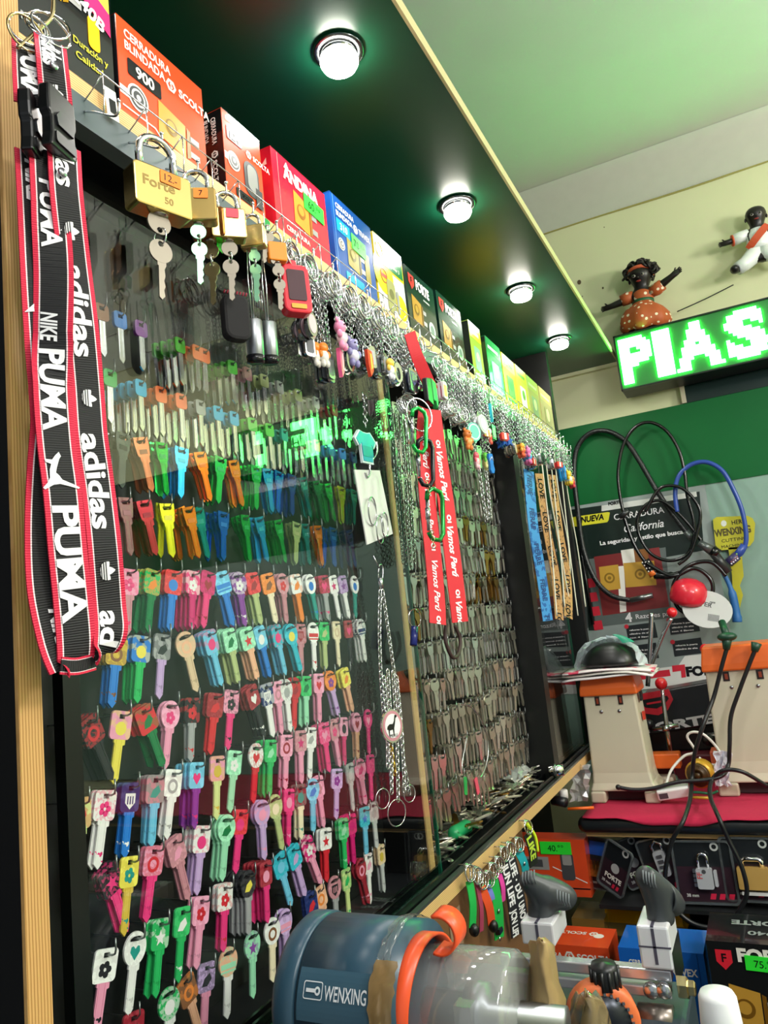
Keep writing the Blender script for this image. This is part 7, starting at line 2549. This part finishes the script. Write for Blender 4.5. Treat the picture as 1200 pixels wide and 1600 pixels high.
s = MB(); s.lathe([(0, 0), (.030, 0), (RM - .004, .003), (RM, .008), (RM, .021), (RM - .002, .023)], NAVY, MX(xL), 48); s.build('end_cap', o, OL)
s = MB(); s.lathe([(RM - .0025, 0), (RM - .0025, .0035)], mat('#1b303c', .4), MX(xL + .022), 48); s.lathe([(RM - .001, 0), (RM - .001, xR - xL - .012)], NAVY, MX(xL + .025), 48); s.build('motor_housing', o, OL)


def on_cyl(x, ang, r):   # ang measured from straight at the viewer (-y), up positive
    return Vector((x, YM - r * math.cos(ang), zc + r * math.sin(ang)))


def cylmap(s, pts, fs, m, x0_, a0, r):
    s.add([on_cyl(x0_ + .007 + p[0] * .74, a0 + p[1] * .86 / r, r) for p in pts], fs, m)


LBLM = mat('#3a5a6c', .3)
LW = mat('#dfe4e8', .4)
nx_ = 10
s = MB()
for i in range(nx_):
    for (xa, xb, ya, yb) in ((.026, .106, -.032, .006),):
        y0_, y1_ = ya + (yb - ya) * i / nx_, ya + (yb - ya) * (i + 1) / nx_
        cylmap(s, [(xa, y0_), (xb, y0_), (xb, y1_), (xa, y1_)], [(0, 1, 2, 3)], LBLM, xL, .60, RM - .0005)
s.build('label_plate', o, OL)
def logo_ring(s, w, h, x, y, t):
    o_, i_ = rrect(w, h, .002, 3, x, y), rrect(w - t, h - t, .0014, 3, x, y)
    n = len(o_)
    cylmap(s, o_ + i_, [(k, (k + 1) % n, n + (k + 1) % n, n + k) for k in range(n)], LW, xL, .60, RM + .0003)
s = MB(); logo_ring(s, .021, .013, .0435, -.010, .0016)
cylmap(s, [(.036, -.0115), (.047, -.0115), (.047, -.0088), (.036, -.0088)], [(0, 1, 2, 3)], LW, xL, .60, RM + .0003)
c_ = circ(.0032, 14, .0485, -.0102); cylmap(s, c_, [tuple(range(14))], LW, xL, .60, RM + .0003); c_ = circ(.0015, 10, .0485, -.0102); cylmap(s, c_, [tuple(range(10))], NAVY, xL, .60, RM + .0005)
s.build('key_emblem', o, OL)
s = MB(); vs, fs, tw = text_geo('WENXING', .012, 0); k = .045 / tw
cylmap(s, [(.0560 + x * k, -.0160 + y * .0108) for x, y in vs], fs, LW, xL, .60, RM + .0003); s.build('lettering', o, OL)
# worn clear tape and brown wrapping over the right half
random.seed(4)
TAPE = glassmat('clear_tape', (.93, .95, .95), 1.45, .16, .07, ('#aeb4b0', .14))
BRN = glassmat('brown_tape', (.80, .70, .52), 1.45, .25, .04, ('#a08050', .62))
def wrap(x0_, x1_, r, m, a0, a1, nm, amp=.0009, ns=34):
    s = MB(); vs, fs = [], []
    nu = 8
    for i in range(nu + 1):
        for j in range(ns + 1):
            a = a0 + (a1 - a0) * j / ns
            vs.append(on_cyl(x0_ + (x1_ - x0_) * i / nu + random.uniform(-.0015, .0015), a, r + random.uniform(0, amp)))
    for i in range(nu):
        for j in range(ns): fs.append((i * (ns + 1) + j, (i + 1) * (ns + 1) + j, (i + 1) * (ns + 1) + j + 1, i * (ns + 1) + j + 1))
    s.add(vs, fs, m, True); return s.build(nm, o, OL)
wrap(xL + .085, xR + .006, RM + .0006, TAPE, -1.2, 2.4, 'clear_tape')
wrap(xR - .004, xR + .014, RM + .0018, BRN, -1.4, .85, 'brown_tape', .0016)
# orange strap ring with a curled end
OR2 = mat('#f4592c', .35)
s = MB(); vs = []; fs = []
n = 40
for i in range(n + 1):
    a = -.25 + (PI - .25) * i / n
    for d in (-.0085, .0085):
        sh = .006 * math.sin(a)
        vs.append(on_cyl(xR + .012 + d * .9 + sh, a, .0475 + .004 * math.sin(a * 2)))
for i in range(n): fs.append((2 * i, 2 * i + 1, 2 * i + 3, 2 * i + 2))
s.add(vs, fs, OR2, True); q = s.build('orange_ring', o, OL); q.modifiers.new('t', 'SOLIDIFY').thickness = .002
s = MB(); vs, fs = [], []
c = fp(684, 1446, YM - .012)
for i in range(19):
    a = 1.9 - 3.9 * i / 18
    for d in (-.010, .010): vs.append(c + Vector((.0115 * math.cos(a) + .004, d, .0115 * math.sin(a) - .003)))
for i in range(18): fs.append((2 * i, 2 * i + 1, 2 * i + 3, 2 * i + 2))
s.add(vs, fs, OR2, True); q = s.build('curled_strap', o, OL); q.modifiers.new('t', 'SOLIDIFY').thickness = .002
# clear cover with the chuck inside
xC0, xC1 = fp(648, 1550, YM).x, fp(812, 1560, YM).x
CLR = glassmat('clear_cover', (.93, .94, .94), 1.5, .06, .05, ('#c8ccc8', .34))
RC = .0405
zc0 = zc; zc = zc - .002
s = MB()
s.lathe([(RC - .006, 0), (RC, .003), (RC, xC1 - xC0 - .004), (RC - .004, xC1 - xC0)], CLR, MX(xC0), 44); s.build('clear_cover', o, OL)
s = MB(); s.lathe([(.012, 0), (.012, .05), (.019, .052), (.019, .066), (.010, .068), (.010, .12)], DULL, MX(xC0 - .01), 20); s.b2((xC0 + .04, YM - .024, zc - .012), (xC0 + .052, YM - .012, zc + .014), STEEL); s.b2((xC0 + .055, YM - .024, zc - .024), (xC0 + .085, YM - .02, zc - .02), CHROME); s.build('chuck', o, OL)
s = MB(); s.ball((xC0 + .02, YM + .004, zc - .026), .022, mat('#c86a5a', .5), (1.2, .8, .7)); s.build('pink_guard', o, OL)
# crumpled brown tape at the right end of the cover
def crumple(nm, rows, m, y0_, amp=.003):
    s = MB(); vs, fs = [], []
    nu = 10
    for (xa, xb, py_) in rows:
        for j in range(nu + 1):
            t = j / nu
            p = fp(xa + (xb - xa) * t, py_, y0_ - .03 * math.sin(PI * t)); vs.append(p + Vector((random.uniform(-amp, amp), random.uniform(-amp, amp) * 1.6, random.uniform(-amp, amp))))
    for i in range(len(rows) - 1):
        for j in range(nu): fs.append((i * (nu + 1) + j, (i + 1) * (nu + 1) + j, (i + 1) * (nu + 1) + j + 1, i * (nu + 1) + j + 1))
    s.add(vs, fs, m, True); q = s.build(nm, o, OL); q.modifiers.new('t', 'SOLIDIFY').thickness = .0012; return q
BT = mat('#a38a5c', .35, spec=.5, noise=.2, nscale=60)
crumple('taped_end', [(830, 852, 1467), (828, 866, 1476), (826, 872, 1500), (824, 876, 1530), (821, 883, 1560), (818, 888, 1590), (816, 890, 1640)], BT, .56, .0018)
# clamps: chrome blocks with black tee grips on two chrome bars
GRP = mat('#34393c', .38, spec=.5)
YC = .66
SATIN = mat('#f1f2f6', .32, .35)


def clampblk(pxl, pxr, pt, pb, y, cross):
    a, b = fp(pxl, pt, y), fp(pxr, pb, y)
    s = MB(); s.b2((a.x, y, b.z), (b.x, y + .045, a.z), SATIN); s.build('clamp_block', o, OL, bevel=.0018)
    s = MB(); xm = (a.x + b.x) / 2
    s.b2((xm - .0012, y - .0003, b.z + (a.z - b.z) * .12), (xm + .0012, y + .001, a.z - .0015), mat('#4a4858', .4)); 
    s.b2((xm - .0012, y, a.z - .0008), (xm + .0012, y + .044, a.z + .0003), mat('#4a4858', .4))
    if cross: s.b2((a.x, y - .0003, b.z + (a.z - b.z) * .5), (b.x, y + .001, b.z + (a.z - b.z) * .54), mat('#4a4858', .4))
    s.build('groove', o, OL)


clampblk(812, 868, 1440, 1480, YC, False)
clampblk(993, 1054, 1446, 1518, YC, True)


def grip(stem, mid, arms, y, rs_):
    vs = [tuple(fp(*p, y + .02)) for p in stem + mid]
    es = [(i, i + 1) for i in range(len(vs) - 1)]
    rr = list(rs_)
    top = len(vs) - 1
    for arm in arms:
        prev = top
        for (px, py, dy, r) in arm:
            vs.append(tuple(fp(px, py, y + .02 + dy))); es.append((prev, len(vs) - 1)); rr.append(r); prev = len(vs) - 1
    g = add_skin(o, 'tee_grip', [tuple(Vector(v) - OL) for v in vs], es, rr, GRP)
    return g


grip([(842, 1442), (845, 1424)], [(848, 1396)], [[(836, 1384, -.004, .0115), (824, 1375, -.010, .0095), (818, 1370, -.013, .007)], [(866, 1392, .004, .013), (884, 1402, .010, .0125), (897, 1412, .014, .008)]], YC, [.0120, .0120, .0145])
grip([(1033, 1448), (1032, 1428)], [(1029, 1402)], [[(1018, 1382, -.004, .0115), (1008, 1368, -.010, .010), (1003, 1360, -.013, .007)], [(1042, 1398, .004, .012), (1052, 1410, .010, .0115), (1058, 1425, .014, .008)]], YC, [.0125, .0125, .0145])
for base, n0 in (((826, 1376), 5), ((880, 1404), 5), ((1014, 1374), 5)):
    s = MB()
    for i in range(n0):
        p = fp(base[0] - 8 + i * 4.5, base[1] + (2 if base[0] > 850 else -1) * i * .8 - 3, YC + .004); s.tube([p + Vector((0, 0, .0055)), p + Vector((0, -.0035, 0)), p + Vector((0, 0, -.0055))], .0007, mat('#6d7478', .4), 5)
    s.build('grip_ribs', o, OL)
for (pa_, pb_, h) in (((874, 1512), (1052, 1530), .0085), ((876, 1538), (1052, 1556), .008)):
    a, b = fp(*pa_, YC + .012), fp(*pb_, YC + .012)
    s = MB(); s.b2((a.x - .05, YC + .006, min(a.z, b.z) - h / 2 + .004), (b.x, YC + .017, min(a.z, b.z) + h / 2 + .004), mat('#d8dade', .25, .7)); s.build('slide_bar', o, OL, bevel=.001)
for px in (1018, 1038):
    s = MB(); s.lathe([(.0062, 0), (.0062, .003), (.005, .0045), (0, .005)], STEEL, frame(fp(px, 1546, YC + .004), (1, 0, 0), (0, 0, 1)), 14); s.build('bolt', o, OL)
a, b = fp(1050, 1490, YC), fp(1060, 1556, YC)
s = MB(); s.b2((a.x, YC + .001, b.z), (b.x, YC + .05, a.z), STEEL); s.build('end_plate', o, OL, bevel=.001)
s = MB(); c = fp(1060, 1542, YC + .012); s.lathe([(.0085, 0), (.0085, .007), (.006, .008), (.006, .012), (.0045, .013), (0, .013)], mat('#c8b88a', .25, 1), Matrix.Translation(c) @ Matrix.Rotation(PI / 2, 4, 'Y'), 6, False); s.build('hex_nut', o, OL)
s = MB(); c = fp(945, 1524, YC - .02); s.lathe([(.0095, -.010), (.0108, -.008), (.0108, .005), (.0095, .009), (0, .010)], mat('#1a1d1f', .35), Matrix.Translation(c), 18)
for i in range(12):
    a_ = 2 * PI * i / 12; s.cyl(c + Vector((.0108 * math.cos(a_), .0108 * math.sin(a_), -.008)), c + Vector((.0108 * math.cos(a_), .0108 * math.sin(a_), .006)), .0015, mat('#1a1d1f', .35), 6)
s.build('knurled_knob', o, OL)
s = MB(); s.cyl(c + Vector((0, 0, -.012)), c + Vector((0, 0, -.05)), .005, STEEL, 10); s.build('knob_stem', o, OL)
# orange cutter guard wheel, half wrapped in brown film
c = fp(945, 1598, YC - .03); M = Matrix.Translation(c) @ Vector((.35, -.94, .05)).to_track_quat('Z', 'Y').to_matrix().to_4x4()
s = MB(); s.lathe([(.026, -.018), (.0275, -.015), (.0275, 0), (.0255, .003), (.020, .003)], mat('#e0703c', .45), M, 30); s.build('guard_wheel', o, OL)
s = MB(); s.lathe([(.020, .001), (.020, .004), (.006, .006), (0, .006)], mat('#2c3038', .3, .6), M, 26)
for i in range(26):
    a_ = 2 * PI * i / 26; s.box((0, 0, 0), (.002, .002, .003), DULL, M @ Matrix.Translation((.021 * math.cos(a_), .021 * math.sin(a_), .003)))
s.build('toothed_wheel', o, OL)
crumple('film_wrap', [(898, 928, 1552), (892, 945, 1562), (888, 952, 1580), (884, 955, 1605), (880, 955, 1640)], glassmat('brown_film', (.86, .8, .66), 1.45, .2, .06, ('#a89468', .6)), YC - .05, .003)
a, b = fp(1000, 1592, YC), fp(1054, 1597, YC)
s = MB(); s.cyl(a, b, .0115, mat('#6d6660', .3, .8), 16); s.build('spindle', o, OL)
s = MB(); s.b2((xL + .01, YM - .04, -.47), (b.x + .01, YC + .06, zc - RM + .004), mat('#2a3840', .45)); s.build('base_casting', o, OL, bevel=.004)
o = thing('front_counter', 'dark counter in the foreground carrying the blue key cutter', 'counter', (0, .55, -.5)); OL = o.location
s = MB(); s.b2((-.415, .36, -.50), (.5, .86, -.471), mat('#3a2f28', .5)); s.build('top', o, OL)
s = MB(); s.b2((-.40, .38, -1.449), (.48, .84, -.50), mat('#1c1d20', .6)); s.build('cabinet', o, OL)
o = thing('glue_bottle', 'white capped bottle standing in the foreground at the lower right', 'bottle', fp(1122, 1600, .55)); OL = o.location
c = fp(1120, 1552, .55); r_ = .0118
s = MB(); s.lathe([(r_ * 1.12, -.045), (r_ * 1.08, -.018), (r_ * .98, -.002), (r_ * .85, .001), (0, .0015)], mat('#f2f6f6', .3), Matrix.Translation(c), 24); s.build('cap', o, OL)
s = MB(); s.lathe([(r_ * 1.5, -.471 - c.z + .0005), (r_ * 1.55, -.471 - c.z + .02), (r_ * 1.55, -.075), (r_ * 1.1, -.05), (r_ * 1.0, -.044)], mat('#dfe6ea', .35), Matrix.Translation(c), 24); s.build('body', o, OL)
